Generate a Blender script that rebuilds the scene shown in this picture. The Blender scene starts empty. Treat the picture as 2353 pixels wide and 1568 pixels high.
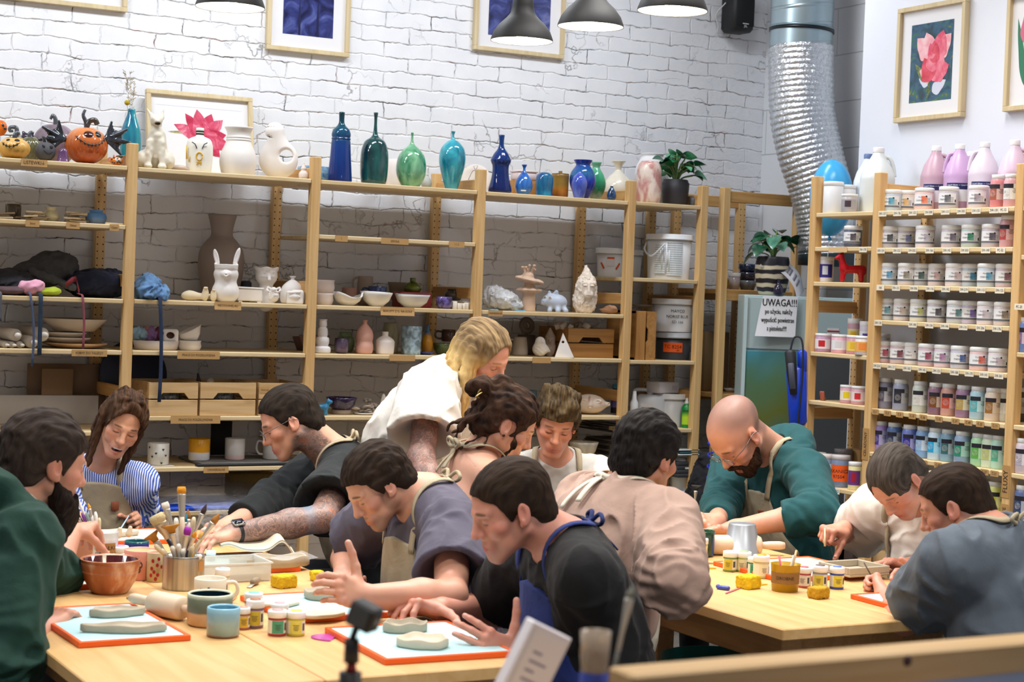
import bpy,math,random
import numpy as np
from mathutils import Vector,Matrix,Euler
RND=random.Random(7)
SC=bpy.context.scene
COL=SC.collection
A=np.array
pi=math.pi
FPX,YAW,PIT,ROL,HC=4058.5,.5012,.0278,.0374,1.674
def _cam():
 F=A([math.sin(YAW)*math.cos(PIT),math.cos(YAW)*math.cos(PIT),-math.sin(PIT)])
 Rt=A([math.cos(YAW),-math.sin(YAW),0.]);U=np.cross(Rt,F);c,s=math.cos(ROL),math.sin(ROL)
 return A([c*Rt+s*U,-s*Rt+c*U,F])
CM=_cam();CC=A([0.,0.,HC])
def at(px,py,X=None,Y=None,Z=None,w=None):
 """point of the place seen at pixel (px,py), on the plane X=, Y=, Z= or at distance w"""
 d=CM.T@A([(px-1176.5)/FPX,-(py-784)/FPX,1.])
 t=w if w is not None else(X/d[0]if X is not None else Y/d[1]if Y is not None else(Z-HC)/d[2])
 return CC+d*t
def pj(P):
 q=CM@(A(P)-CC)
 return A([1176.5+FPX*q[0]/q[2],784-FPX*q[1]/q[2],q[2]])
def on(px,z,X=None,Y=None):
 """point at height z on plane X= or Y= seen in pixel column px"""
 py=700.
 for _ in range(5):
  P=at(px,py,X=X,Y=Y);P[2]=z;py=pj(P)[1]
 return P
def obj(name,V,F,mat=None,parent=None,smooth=True,col=None,mi=None):
 me=bpy.data.meshes.new(name)
 if isinstance(V,np.ndarray)and isinstance(F,np.ndarray):
  me.vertices.add(len(V));me.vertices.foreach_set('co',V.astype(np.float32).ravel())
  n=F.shape[1];me.loops.add(F.size);me.loops.foreach_set('vertex_index',F.astype(np.int32).ravel())
  me.polygons.add(len(F));me.polygons.foreach_set('loop_start',np.arange(0,F.size,n,dtype=np.int32))
  me.update(calc_edges=True)
 else:
  me.from_pydata([tuple(map(float,v))for v in V],[],[tuple(map(int,f))for f in F])
 for m in(mat if isinstance(mat,(list,tuple))else[mat]):
  if m:me.materials.append(m)
 if mi is not None:me.polygons.foreach_set('material_index',A(mi,dtype=np.int32))
 if smooth is True:me.polygons.foreach_set('use_smooth',np.ones(len(me.polygons),dtype=bool))
 elif smooth:me.polygons.foreach_set('use_smooth',np.ones(len(me.polygons),dtype=bool));me.set_sharp_from_angle(angle=smooth)
 if col is not None:
  a=me.color_attributes.new('col','FLOAT_COLOR','POINT');a.data.foreach_set('color',col.astype(np.float32).ravel())
 me.validate();me.update()
 o=bpy.data.objects.new(name,me);COL.objects.link(o)
 if parent:o.parent=parent
 else:LAST[0]=o
 return o
LAST=[None]
def tag(o,label,cat,group=None):
 o['label']=label;o['category']=cat;o['kind']='thing'
 if group:o['group']=group
 return o
def thing(name,label,cat,loc=(0,0,0),rz=0,group=None):
 o=bpy.data.objects.new(name,None);COL.objects.link(o)
 o.location=tuple(map(float,loc));o.rotation_euler=(0,0,rz);o.empty_display_size=.05
 return tag(o,label,cat,group)
def struct(o):
 o['kind']='structure';return o
def dup(root,loc,rz,label,group=None):
 r=root.copy();COL.objects.link(r);r.location=tuple(map(float,loc));r.rotation_euler=(0,0,rz);r['label']=label
 if group:r['group']=group
 for ch in list(root.children):
  c=ch.copy();COL.objects.link(c);c.parent=r
  for g in list(ch.children):
   d=g.copy();COL.objects.link(d);d.parent=c
 return r
def J(*sh):
 V=[];F=[]
 for v,f in sh:
  n=len(V);V+=[tuple(p)for p in v];F+=[tuple(i+n for i in q)for q in f]
 return V,F
def JM(*sh):
 """join shapes with material numbers: (shape, slot) -> V, F, mi"""
 V=[];F=[];mi=[]
 for(v,f),m in sh:
  n=len(V);V+=[tuple(p)for p in v];F+=[tuple(i+n for i in q)for q in f];mi+=[m]*len(f)
 return V,F,mi
def box(x0,x1,y0,y1,z0,z1,b=0):
 if b<=0:
  V=[(x,y,z)for x in(x0,x1)for y in(y0,y1)for z in(z0,z1)]
  return V,[(0,1,3,2),(4,6,7,5),(0,4,5,1),(2,3,7,6),(0,2,6,4),(1,5,7,3)]
 b=min(b,(x1-x0)*.45,(y1-y0)*.45,(z1-z0)*.45)
 X=(x0,x0+b,x1-b,x1);Y=(y0,y0+b,y1-b,y1);Z=(z0,z0+b,z1-b,z1);V=[];F=[];ix={}
 def v(i,j,k):
  if(i,j,k)not in ix:ix[(i,j,k)]=len(V);V.append((X[i],Y[j],Z[k]))
  return ix[(i,j,k)]
 for s,e in((0,1),(3,2)):
  fl=s==3
  def q(*p):
   F.append(p if not fl else p[::-1])
  q(v(s,1,1),v(s,1,2),v(s,2,2),v(s,2,1));q(v(1,s,1),v(2,s,1),v(2,s,2),v(1,s,2));q(v(1,1,s),v(1,2,s),v(2,2,s),v(2,1,s))
 for a in(0,3):
  for c in(0,3):
   ia=1 if a==0 else 2;ic=1 if c==0 else 2;fl=(a==0)==(c==0)
   for q in([v(a,ic,1),v(a,ic,2),v(ia,c,2),v(ia,c,1)],[v(a,1,ic),v(ia,1,c),v(ia,2,c),v(a,2,ic)],[v(1,a,ic),v(2,a,ic),v(2,ia,c),v(1,ia,c)]):
    F.append(tuple(q)if not fl else tuple(q[::-1]))
 for a in(0,3):
  for c in(0,3):
   for d in(0,3):
    ia,ic,id_=[1 if k==0 else 2 for k in(a,c,d)]
    q=(v(a,ic,id_),v(ia,c,id_),v(ia,ic,d));F.append(q if(a,c,d).count(3)%2 else q[::-1])
 return V,F
def lathe(pr,n=32,close=True):
 """pr: list of (radius, z) from bottom to top, 0 radius allowed at the ends"""
 V=[];F=[];rows=[]
 for r,z in pr:
  if r<1e-6:rows.append([len(V)]);V.append((0,0,z))
  else:
   rows.append(list(range(len(V),len(V)+n)))
   V+=[(r*math.cos(2*pi*k/n),r*math.sin(2*pi*k/n),z)for k in range(n)]
 for a,b in zip(rows,rows[1:]):
  if len(a)==1 and len(b)==1:continue
  for k in range(n):
   k2=(k+1)%n
   if len(a)==1:F.append((a[0],b[k2],b[k]))
   elif len(b)==1:F.append((a[k],a[k2],b[0]))
   else:F.append((a[k],a[k2],b[k2],b[k]))
 if close and len(rows[0])>1:F.append(tuple(rows[0][::-1]))
 if close and len(rows[-1])>1:F.append(tuple(rows[-1]))
 return V,F
def crom(P,m=6):
 """smooth curve through points (any dimension)"""
 P=[A(p,dtype=float)for p in P];Q=[2*P[0]-P[1]]+P+[2*P[-1]-P[-2]];o=[]
 for i in range(1,len(Q)-2):
  a,b,c,d=Q[i-1],Q[i],Q[i+1],Q[i+2]
  for k in range(m):
   t=k/m;o.append(.5*(2*b+(c-a)*t+(2*a-5*b+4*c-d)*t*t+(3*b-a-3*c+d)*t**3))
 return o+[P[-1]]
def tube(P,r,n=10,cap=True):
 P=[A(p,dtype=float)for p in P];m=len(P);rr=r if hasattr(r,'__len__')else[r]*m
 T=[P[min(i+1,m-1)]-P[max(i-1,0)]for i in range(m)];T=[t/(np.linalg.norm(t)+1e-12)for t in T]
 u=np.cross(T[0],(0,0,1.));u=u if np.linalg.norm(u)>.05 else np.cross(T[0],(0,1.,0));V=[];F=[]
 for i in range(m):
  u=u-T[i]*u.dot(T[i]);u/=np.linalg.norm(u)+1e-12;v=np.cross(T[i],u)
  V+=[tuple(P[i]+rr[i]*(math.cos(2*pi*k/n)*u+math.sin(2*pi*k/n)*v))for k in range(n)]
 for i in range(m-1):
  F+=[(i*n+k,i*n+(k+1)%n,(i+1)*n+(k+1)%n,(i+1)*n+k)for k in range(n)]
 if cap:F+=[tuple(range(n))[::-1],tuple(range((m-1)*n,m*n))]
 return V,F
def ribbon(P,W,th=.0015):
 """flat band along points P; W: half-width vectors"""
 P=[A(p,dtype=float)for p in P];V=[];F=[];m=len(P)
 for i in range(m):
  t=P[min(i+1,m-1)]-P[max(i-1,0)];w=A(W[i]if len(W)==m else W[0],dtype=float);nn=np.cross(t,w);nn/=np.linalg.norm(nn)+1e-12
  V+=[P[i]-w-nn*th,P[i]+w-nn*th,P[i]+w+nn*th,P[i]-w+nn*th]
 for i in range(m-1):
  F+=[(4*i+k,4*i+(k+1)%4,4*i+4+(k+1)%4,4*i+4+k)for k in range(4)]
 return V,F+[(3,2,1,0),(4*m-4,4*m-3,4*m-2,4*m-1)]
def prism(pts,z0,z1):
 n=len(pts);a=sum(pts[i][0]*pts[(i+1)%n][1]-pts[(i+1)%n][0]*pts[i][1]for i in range(n))
 if a<0:pts=pts[::-1]
 V=[(x,y,z0)for x,y in pts]+[(x,y,z1)for x,y in pts]
 return V,[tuple(range(n))[::-1],tuple(range(n,2*n))]+[(i,(i+1)%n,n+(i+1)%n,n+i)for i in range(n)]
def ell(c,r,n=20,m=12):
 V,F=lathe([(math.sin(pi*k/m),-math.cos(pi*k/m))for k in range(m+1)],n)
 r=r if hasattr(r,'__len__')else(r,r,r)
 return[(c[0]+x*r[0],c[1]+y*r[1],c[2]+z*r[2])for x,y,z in V],F
def xf(sh,loc=(0,0,0),rot=(0,0,0),s=1):
 M=Euler(rot).to_matrix();s=s if hasattr(s,'__len__')else(s,s,s)
 return[tuple(M@Vector((x*s[0],y*s[1],z*s[2]))+Vector(tuple(map(float,loc))))for x,y,z in sh[0]],sh[1]
def frm(sh,O,X,Y,Z):
 """place a shape in the frame of origin O and axes X, Y, Z"""
 O,X,Y,Z=A(O),A(X),A(Y),A(Z)
 return[tuple(O+p[0]*X+p[1]*Y+p[2]*Z)for p in sh[0]],sh[1]
_txt={}
def text(s,size=.02,th=.0006,align='CENTER',xs=1.):
 """lettering in the XY plane, facing +Z"""
 key=(s,align)
 if key not in _txt:
  cu=bpy.data.curves.new('t','FONT');cu.body=s;cu.size=1;cu.align_x=align;cu.align_y='CENTER';cu.resolution_u=2
  o=bpy.data.objects.new('t',cu);COL.objects.link(o)
  bpy.context.view_layer.update()
  me=bpy.data.meshes.new_from_object(o.evaluated_get(bpy.context.evaluated_depsgraph_get()))
  _txt[key]=([tuple(v.co)for v in me.vertices],[tuple(p.vertices)for p in me.polygons])
  bpy.data.objects.remove(o);bpy.data.curves.remove(cu);bpy.data.meshes.remove(me)
 V,F=_txt[key]
 return[(x*size*xs,y*size,th)for x,y,z in V],F
def wrapc(sh,R,a0=0):
 """bend an XY-plane shape round a vertical cylinder, x along the arc, y up; faces direction a0"""
 return[((R+z)*math.cos(a0+x/R),(R+z)*math.sin(a0+x/R),y)for x,y,z in sh[0]],sh[1]
def gridsh(w,h,nx,ny):
 V=[(-w/2+w*i/nx,-h/2+h*j/ny,0)for j in range(ny+1)for i in range(nx+1)]
 return V,[(j*(nx+1)+i,j*(nx+1)+i+1,(j+1)*(nx+1)+i+1,(j+1)*(nx+1)+i)for j in range(ny)for i in range(nx)]
def lin(c):
 if isinstance(c,str):c=[int(c[i:i+2],16)/255 for i in(0,2,4)]
 return tuple((x/12.92 if x<.04045 else((x+.055)/1.055)**2.4)for x in c)+(1,)
class NT:
 def __init__(s,name):
  s.m=bpy.data.materials.new(name);s.m.use_nodes=True;s.t=s.m.node_tree;s.b=s.t.nodes['Principled BSDF']
 def n(s,typ,inp=None,**kw):
  k=s.t.nodes.new('ShaderNode'+typ)
  for a,v in kw.items():setattr(k,a,v)
  for a,v in(inp or{}).items():
   if isinstance(v,tuple)and len(v)==2 and hasattr(v[0],'outputs'):s.t.links.new(v[0].outputs[v[1]],k.inputs[a])
   elif hasattr(v,'outputs'):s.t.links.new(v.outputs[0],k.inputs[a])
   else:k.inputs[a].default_value=v
  return k
 def set(s,**kw):
  for a,v in kw.items():
   a=a.replace('_',' ')
   if hasattr(v,'outputs'):s.t.links.new(v.outputs[0],s.b.inputs[a])
   elif isinstance(v,tuple)and hasattr(v[0],'outputs'):s.t.links.new(v[0].outputs[v[1]],s.b.inputs[a])
   else:s.b.inputs[a].default_value=v
  return s
 def ramp(s,fac,stops):
  r=s.n('ValToRGB',{'Fac':fac});e=r.color_ramp.elements
  while len(e)<len(stops):e.new(.5)
  for k,(p,c)in zip(e,stops):k.position=p;k.color=lin(c)if not isinstance(c,float)else(c,c,c,1)
  return r
 def co(s,scale=(1,1,1),kind='Object',rot=(0,0,0)):
  return s.n('Mapping',{'Vector':(s.n('TexCoord'),kind),'Scale':scale,'Rotation':rot})
 def bump(s,h,st=.2,d=.01):
  s.set(Normal=s.n('Bump',{'Height':h,'Strength':st,'Distance':d}));return s
_mc={}
def cached(f):
 def g(*a,**k):
  key=(f.__name__,a,tuple(sorted(k.items())))
  if key not in _mc:_mc[key]=f(*a,**k)
  return _mc[key]
 return g
@cached
def plain(c,rough=.5,metal=0.,var=.0,sc=12.,bump=0.,alpha=1.,coat=0.,trans=0.):
 t=NT('plain_'+str(c));t.set(Roughness=rough,Metallic=metal)
 if var>0 or bump>0:
  nz=t.n('TexNoise',{'Vector':t.co(),'Scale':sc,'Detail':5.})
  if var>0:
   a=lin(c);t.set(Base_Color=t.n('MixRGB',{'Fac':nz,'Color1':tuple(max(0,x*(1-var))for x in a[:3])+(1,),'Color2':tuple(min(1,x*(1+var))for x in a[:3])+(1,)}))
  else:t.set(Base_Color=lin(c))
  if bump>0:t.bump(nz,bump)
 else:t.set(Base_Color=lin(c))
 if alpha<1:t.set(Alpha=alpha)
 if coat:t.set(Coat_Weight=coat,Coat_Roughness=.05)
 if trans:t.set(Transmission_Weight=trans)
 return t.m
@cached
def glaze(c1,c2,sc=14.,rough=.08,stretch=.5,lo=.35,hi=.65):
 t=NT('glaze_'+c1);nz=t.n('TexNoise',{'Vector':t.co((1,1,stretch)),'Scale':sc,'Detail':8.,'Distortion':.6})
 t.set(Base_Color=t.ramp(nz,[(lo,c1),(hi,c2)]),Roughness=rough,Coat_Weight=.5,Coat_Roughness=.03)
 return t.bump(nz,.05).m
@cached
def zramp(stops,rough=.1,sc=10.,dist=.12,kind='Generated'):
 """glaze whose colour changes up the piece with ragged edges"""
 t=NT('banded');sep=t.n('SeparateXYZ',{'Vector':(t.n('TexCoord'),kind)})
 nz=t.n('TexNoise',{'Vector':t.co(),'Scale':sc,'Detail':5.})
 f=t.n('Math',{0:(sep,2),1:t.n('Math',{0:t.n('Math',{0:nz,1:.5},operation='SUBTRACT'),1:dist},operation='MULTIPLY')},operation='ADD')
 t.set(Base_Color=t.ramp(f,list(stops)),Roughness=rough)
 return t.m
@cached
def wood(c1,c2,ax=0,sc=3.,rough=.55,knots=True,seed=0.):
 """planed pine, grain running along axis ax"""
 t=NT('wood');s=[14.,14.,14.];s[ax]=.9
 ri=t.n('ObjectInfo');off=t.n('Combine'+'XYZ',{0:(ri,'Random'),1:(ri,'Random'),2:(ri,'Random')})
 mp=t.n('Mapping',{'Vector':(t.n('TexCoord'),'Object'),'Scale':tuple(s)});t.t.links.new(t.n('VectorMath',{0:off,1:(9.,5.,7.)},operation='MULTIPLY').outputs[0],mp.inputs['Location'])
 w=t.n('TexNoise',{'Vector':mp,'Scale':sc,'Detail':6.,'Distortion':.7})
 r=t.ramp(w,[(.3,c2),(.62,c1)])
 out=r
 if knots:
  s2=[5.5,5.5,5.5];s2[ax]=2.6
  vo=t.n('TexVoronoi',{'Vector':t.co(tuple(s2)),'Scale':1.,'Randomness':1.})
  k=t.ramp((vo,'Distance'),[(.04,1.),(.13,0.)])
  out=t.n('MixRGB',{'Fac':t.n('Math',{0:k,1:.8},operation='MULTIPLY'),'Color1':r,'Color2':lin('7a4a22')})
 t.set(Base_Color=out,Roughness=rough)
 return t.bump(w,.06).m
@cached
def emis(c,st):
 t=NT('lamp_glow');t.set(Base_Color=lin(c),Emission_Color=lin(c),Emission_Strength=st);return t.m
@cached
def cloth(c,var=.12,fine=900.,wr=.25,rough=.9,c2=None):
 t=NT('cloth_'+c);a=lin(c);nz=t.n('TexNoise',{'Vector':t.co(),'Scale':11.,'Detail':4.,'Distortion':.8});fn=t.n('TexNoise',{'Vector':t.co(),'Scale':fine,'Detail':1.})
 t.set(Base_Color=t.n('MixRGB',{'Fac':nz,'Color1':tuple(x*(1-var)for x in a[:3])+(1,),'Color2':lin(c2)if c2 else tuple(min(1,x*(1+var))for x in a[:3])+(1,)}),Roughness=rough,Sheen_Weight=.03)
 h=t.n('Math',{0:t.n('Math',{0:fn,1:.06},operation='MULTIPLY'),1:nz},operation='ADD')
 return t.bump(h,wr,.02).m
PINE=lambda ax:wood('e3bd84','d2a468',ax)
PINEP=lambda ax:wood('e6cfa4','d8ba86',ax,knots=False)
BISQ='e9e0d6'
WHITE='f2f2f2'
INK=lambda:plain('1c1a1c',.8)
def vnoise(P,seed=0):
 """smooth value noise in [-1,1]"""
 I=np.floor(P).astype(np.int64);f=P-I;f=f*f*(3-2*f);o=0.
 for dx in(0,1):
  for dy in(0,1):
   for dz in(0,1):
    h=((I[...,0]+dx)*374761393+(I[...,1]+dy)*668265263+(I[...,2]+dz)*2147483647+seed*974711)&0xffffffff
    h=((h^(h>>13))*1274126177)&0xffffffff
    h=((h^(h>>16))&0xffff)/32767.5-1
    w=(f[...,0]if dx else 1-f[...,0])*(f[...,1]if dy else 1-f[...,1])*(f[...,2]if dz else 1-f[...,2])
    o=o+w*h
 return o
def nrm(v):
 v=A(v,dtype=float);return v/(np.linalg.norm(v)+1e-12)
def Pe(c,r,R=None,k=.012,col=None,op='u',a=None):
 r=A(r if hasattr(r,'__len__')else(r,r,r),dtype=float);R=np.eye(3)if R is None else R
 c=A(c,dtype=float);e=np.abs(R.T)@r if False else np.abs(R)@r
 return dict(t='e',p=c,r=r,R=R,k=k,c=col,op=op,lo=c-e,hi=c+e,a=a)
def Pc(a,b,ra,rb=None,k=.012,col=None,op='u',al=None):
 rb=ra if rb is None else rb;a=A(a,dtype=float);b=A(b,dtype=float);m=max(ra,rb)
 return dict(t='c',p=a,q=b,ra=ra,rb=rb,k=k,c=col,op=op,lo=np.minimum(a,b)-m,hi=np.maximum(a,b)+m,a=al)
def Pk(a,b,ra,rb=None,k=.012,col=None,op='u'):
 d=Pc(a,b,ra,rb,k,col,op);d['t']='k';return d
def Pb(c,h,R=None,rd=.004,k=.006,col=None,op='u'):
 d=Pe(c,h,R,k,col,op);h=A(h,dtype=float);d.update(t='b',rd=rd);e=np.abs(d['R'])@h;d['lo']=d['p']-e;d['hi']=d['p']+e;return d
def chain(P,r,k=.01,col=None,op='u',al=None):
 r=r if hasattr(r,'__len__')else[r]*len(P)
 return[Pc(P[i],P[i+1],r[i],r[i+1],k,col,op,al)for i in range(len(P)-1)]
def dist(d,P):
 if d['t']=='e':
  q=(P-d['p'])@d['R'];a=q/d['r'];k0=np.sqrt((a*a).sum(-1))+1e-9;b=a/d['r'];return k0*(k0-1)/(np.sqrt((b*b).sum(-1))+1e-9)
 if d['t']=='b':
  q=np.abs((P-d['p'])@d['R'])-(d['r']-d['rd']);return np.sqrt((np.maximum(q,0)**2).sum(-1))+np.minimum(q.max(-1),0)-d['rd']
 ba=d['q']-d['p'];L2=ba@ba+1e-12;pa=P-d['p'];t=(pa@ba)/L2
 if d['t']=='c':
  t=np.clip(t,0,1);v=pa-t[...,None]*ba;return np.sqrt((v*v).sum(-1))-(d['ra']+(d['rb']-d['ra'])*t)
 v=pa-t[...,None]*ba;tc=np.clip(t,0,1);L=math.sqrt(L2)
 return np.maximum(np.sqrt((v*v).sum(-1))-(d['ra']+(d['rb']-d['ra'])*tc),np.maximum(-t*L,(t-1)*L))
def smin(a,b,k):
 h=np.maximum(k-np.abs(a-b),0)/k;return np.minimum(a,b)-h*h*k*.25
class Grid:
 def __init__(s,lo,hi,h):
  s.h=h;s.lo=A(lo,dtype=float);n=np.ceil((A(hi)-s.lo)/h).astype(int)+1;s.n=n
  s.F=np.full(tuple(n),.06,dtype=np.float32)
 def sub(s,lo,hi):
  a=np.clip(np.floor((lo-s.lo)/s.h).astype(int),0,s.n);b=np.clip(np.ceil((hi-s.lo)/s.h).astype(int)+1,0,s.n)
  return a,b
 def pts(s,a,b):
  g=np.meshgrid(*[s.lo[i]+s.h*np.arange(a[i],b[i])for i in range(3)],indexing='ij');return np.stack(g,-1)
 def add(s,prims,grow=0.):
  for d in prims:
   if d['op']=='p':continue
   m=d['k']+.02+abs(grow);a,b=s.sub(d['lo']-m,d['hi']+m)
   if(b<=a).any():continue
   sl=tuple(slice(a[i],b[i])for i in range(3));D=dist(d,s.pts(a,b))-grow*(d['op']=='u');F=s.F[sl]
   s.F[sl]=smin(F,D,d['k'])if d['op']=='u' else-smin(-F,D,d['k'])
  return s
 def all(s):return s.pts((0,0,0),s.n)
 def clip(s,fn):
  """keep where fn(points) < 0"""
  s.F=np.maximum(s.F,fn(s.all()).astype(np.float32));return s
 def clipn(s,fn,band=.035):
  I=np.nonzero(np.abs(s.F)<band);P=s.lo+s.h*np.stack(I,-1);s.F[I]=np.maximum(s.F[I],fn(P));return s
 def near(s,fn,band=.03):
  """add fn(points) to the field near the surface"""
  I=np.nonzero(np.abs(s.F)<band);P=s.lo+s.h*np.stack(I,-1);s.F[I]+=fn(P).astype(np.float32);return s
 def mesh(s):
  F=s.F.copy();F[0]=F[-1]=.05;F[:,0]=F[:,-1]=.05;F[:,:,0]=F[:,:,-1]=.05
  S=F<0;n=F.shape
  c=[S[i:n[0]-1+i,j:n[1]-1+j,k:n[2]-1+k]for i in(0,1)for j in(0,1)for k in(0,1)]
  cnt=sum(x.astype(np.int8)for x in c);act=(cnt>0)&(cnt<8);I=np.stack(np.nonzero(act),-1)
  if len(I)==0:return np.zeros((0,3)),np.zeros((0,4),int)
  off=A([(i,j,k)for i in(0,1)for j in(0,1)for k in(0,1)])
  val=np.stack([F[I[:,0]+o[0],I[:,1]+o[1],I[:,2]+o[2]]for o in off],1)
  acc=np.zeros((len(I),3));num=np.zeros(len(I))
  for p in range(8):
   for q in range(p+1,8):
    if np.abs(off[p]-off[q]).sum()==1:
     m=(val[:,p]<0)!=(val[:,q]<0);t=val[m,p]/(val[m,p]-val[m,q])
     acc[m]+=off[p]+t[:,None]*(off[q]-off[p]);num[m]+=1
  V=s.lo+s.h*(I+acc/num[:,None]);idx=np.full(act.shape,-1,dtype=np.int64);idx[act]=np.arange(len(I));Q=[]
  for ax in range(3):
   a=[slice(None)]*3;b=[slice(None)]*3;a[ax]=slice(0,-1);b[ax]=slice(1,None)
   m=S[tuple(a)]!=S[tuple(b)];E=np.stack(np.nonzero(m),-1);u,v=[(1,2),(2,0),(0,1)][ax]
   ok=(E[:,u]>0)&(E[:,v]>0)&(E[:,u]<n[u]-1)&(E[:,v]<n[v]-1);E=E[ok]
   ins=S[E[:,0],E[:,1],E[:,2]]
   def g(du,dv):
    e=E.copy();e[:,u]+=du;e[:,v]+=dv;return idx[e[:,0],e[:,1],e[:,2]]
   q=np.stack([g(-1,-1),g(0,-1),g(0,0),g(-1,0)],1);q[~ins]=q[~ins][:,::-1];Q.append(q)
  return V,np.concatenate(Q)
def bounds(prims,m=.03):
 lo=np.min([d['lo']for d in prims if d['op']=='u'],0)-m;hi=np.max([d['hi']for d in prims if d['op']=='u'],0)+m;return lo,hi
def sdf(prims,h=.005,lo=None,hi=None,noise=None,clip=None,grow=0.):
 a,b=bounds(prims,.02+abs(grow)+h);lo=a if lo is None else lo;hi=b if hi is None else hi
 g=Grid(lo,hi,h).add(prims,grow)
 if noise:g.near(noise)
 if clip:g.clip(clip)
 return g.mesh()
def cat(*ms):
 V=[];F=[];n=0
 for v,f in ms:V.append(v);F.append(f+n);n+=len(v)
 return np.concatenate(V),np.concatenate(F)
def paint(V,prims,base,sharp=.004):
 """vertex colours (and alpha) from the nearest coloured primitives"""
 C=np.tile(A(lin(base)[:3]+(0.,)),(len(V),1));best=np.full(len(V),1e9);W=np.zeros(len(V));acc=np.zeros((len(V),4))
 for d in prims:
  if d['op']=='s':continue
  D=dist(d,V)
  if d['op']=='u':
   c=A(lin(d['c']or base)[:3]+(float(d['a']or 0),));w=np.exp(-np.clip(D,-.01,.08)/sharp);acc+=w[:,None]*c;W+=w
 C=acc/np.maximum(W,1e-9)[:,None];C[W<1e-8]=A(lin(base)[:3]+(0.,))
 for d in prims:
  if d['op']=='p':
   w=np.clip(.5-dist(d,V)/d['k'],0,1);w=(w*w*(3-2*w))
   if d['c']:C[:,:3]+=(w*(d.get('w')or 1.))[:,None]*(A(lin(d['c'])[:3])-C[:,:3])
   if d['a']is not None:C[:,3]+=w*(d['a']-C[:,3])
 return C
YF=7.575
YW=8.13
XR=5.13
XW=5.475
XB=6.02
def brickmat():
 t=NT('white_painted_brick');tc=t.n('TexCoord');sep=t.n('SeparateXYZ',{'Vector':(tc,'Object')})
 v=t.n('CombineXYZ',{0:(sep,0),1:(sep,2)})
 d1=t.n('TexNoise',{'Vector':v,'Scale':3.5,'Detail':3.});d2=t.n('TexNoise',{'Vector':v,'Scale':22.,'Detail':3.})
 def vec(n,s):return t.n('VectorMath',{0:t.n('VectorMath',{0:(n,'Color'),1:(.5,.5,.5)},operation='SUBTRACT'),1:(s,s,s)},operation='MULTIPLY')
 vv=t.n('VectorMath',{0:t.n('VectorMath',{0:v,1:vec(d1,.05)}),1:vec(d2,.022)})
 br=t.n('TexBrick',{'Vector':vv,'Scale':1.,'Mortar Size':.006,'Mortar Smooth':.9,'Bias':0.,'Brick Width':.262,'Row Height':.0765,'Color1':(.3,.3,.3,1),'Color2':(.7,.7,.7,1)},offset=.5)
 thin=t.n('TexBrick',{'Vector':vv,'Scale':1.,'Mortar Size':.0022,'Mortar Smooth':.3,'Brick Width':.262,'Row Height':.0765},offset=.5)
 m1=t.ramp(t.n('TexNoise',{'Vector':v,'Scale':5.5,'Detail':4.,'Roughness':.7}),[(.47,0.),(.62,1.)])
 crack=t.n('Math',{0:(thin,'Fac'),1:m1},operation='MULTIPLY')
 vo=t.n('TexVoronoi',{'Vector':t.n('VectorMath',{0:v,1:vec(t.n('TexNoise',{'Vector':v,'Scale':6.,'Detail':4.}),.35)}),'Scale':2.6},feature='DISTANCE_TO_EDGE')
 hc=t.ramp((vo,'Distance'),[(.003,1.),(.012,0.)])
 m2=t.ramp(t.n('TexNoise',{'Vector':v,'Scale':3.1,'Detail':5.}),[(.5,0.),(.62,1.)])
 crack=t.n('Math',{0:crack,1:t.n('Math',{0:t.n('Math',{0:hc,1:m2},operation='MULTIPLY'),1:.55},operation='MULTIPLY')},operation='MAXIMUM')
 ch=t.ramp(t.n('TexNoise',{'Vector':v,'Scale':30.,'Detail':3.}),[(.70,0.),(.74,1.)])
 crack=t.n('Math',{0:crack,1:t.n('Math',{0:ch,1:t.n('Math',{0:(br,'Fac'),1:.8},operation='MULTIPLY')},operation='MULTIPLY')},operation='MAXIMUM')
 hue=t.ramp(t.n('TexNoise',{'Vector':v,'Scale':9.}),[(.38,'3d4a55'),(.5,'2c2a2c'),(.66,'9a6a58')])
 tone=t.n('MixRGB',{'Fac':t.n('TexNoise',{'Vector':v,'Scale':7.,'Detail':6.}),'Color1':lin('e4e7ee'),'Color2':lin('fbfbff')})
 t.set(Base_Color=t.n('MixRGB',{'Fac':crack,'Color1':tone,'Color2':hue}),Roughness=.55)
 rg=t.n('TexNoise',{'Vector':v,'Scale':38.,'Detail':6.,'Roughness':.65})
 rough=t.n('Math',{0:t.n('Math',{0:rg,1:t.ramp(t.n('Math',{0:(sep,0),1:5.2},operation='SUBTRACT'),[(.0,.10),(.5,.75)])},operation='MULTIPLY'),1:t.n('Math',{0:(br,'Fac'),1:-.45},operation='MULTIPLY')},operation='ADD')
 h=t.n('Math',{0:rough,1:t.n('Math',{0:crack,1:-.6},operation='MULTIPLY')},operation='ADD')
 h=t.n('Math',{0:h,1:t.n('Math',{0:d1,1:.5},operation='MULTIPLY')},operation='ADD')
 return t.bump(h,.7,.010).m
def wallmat(c,bump=.12):
 t=NT('painted_wall');nz=t.n('TexNoise',{'Vector':t.co(),'Scale':60.,'Detail':4.});t.set(Base_Color=lin(c),Roughness=.6);return t.bump(nz,bump,.004).m
def blockmat():
 t=NT('white_block');sep=t.n('SeparateXYZ',{'Vector':(t.n('TexCoord'),'Object')});v=t.n('CombineXYZ',{0:(sep,1),1:(sep,2)})
 br=t.n('TexBrick',{'Vector':v,'Scale':1.,'Mortar Size':.004,'Mortar Smooth':.6,'Brick Width':.6,'Row Height':.25},offset=.5)
 t.set(Base_Color=t.n('MixRGB',{'Fac':(br,'Fac'),'Color1':lin('e6e9ee'),'Color2':lin('c2c6cc')}),Roughness=.6)
 return t.bump(t.n('Math',{0:(br,'Fac'),1:-1.},operation='MULTIPLY'),.5,.006).m
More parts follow.
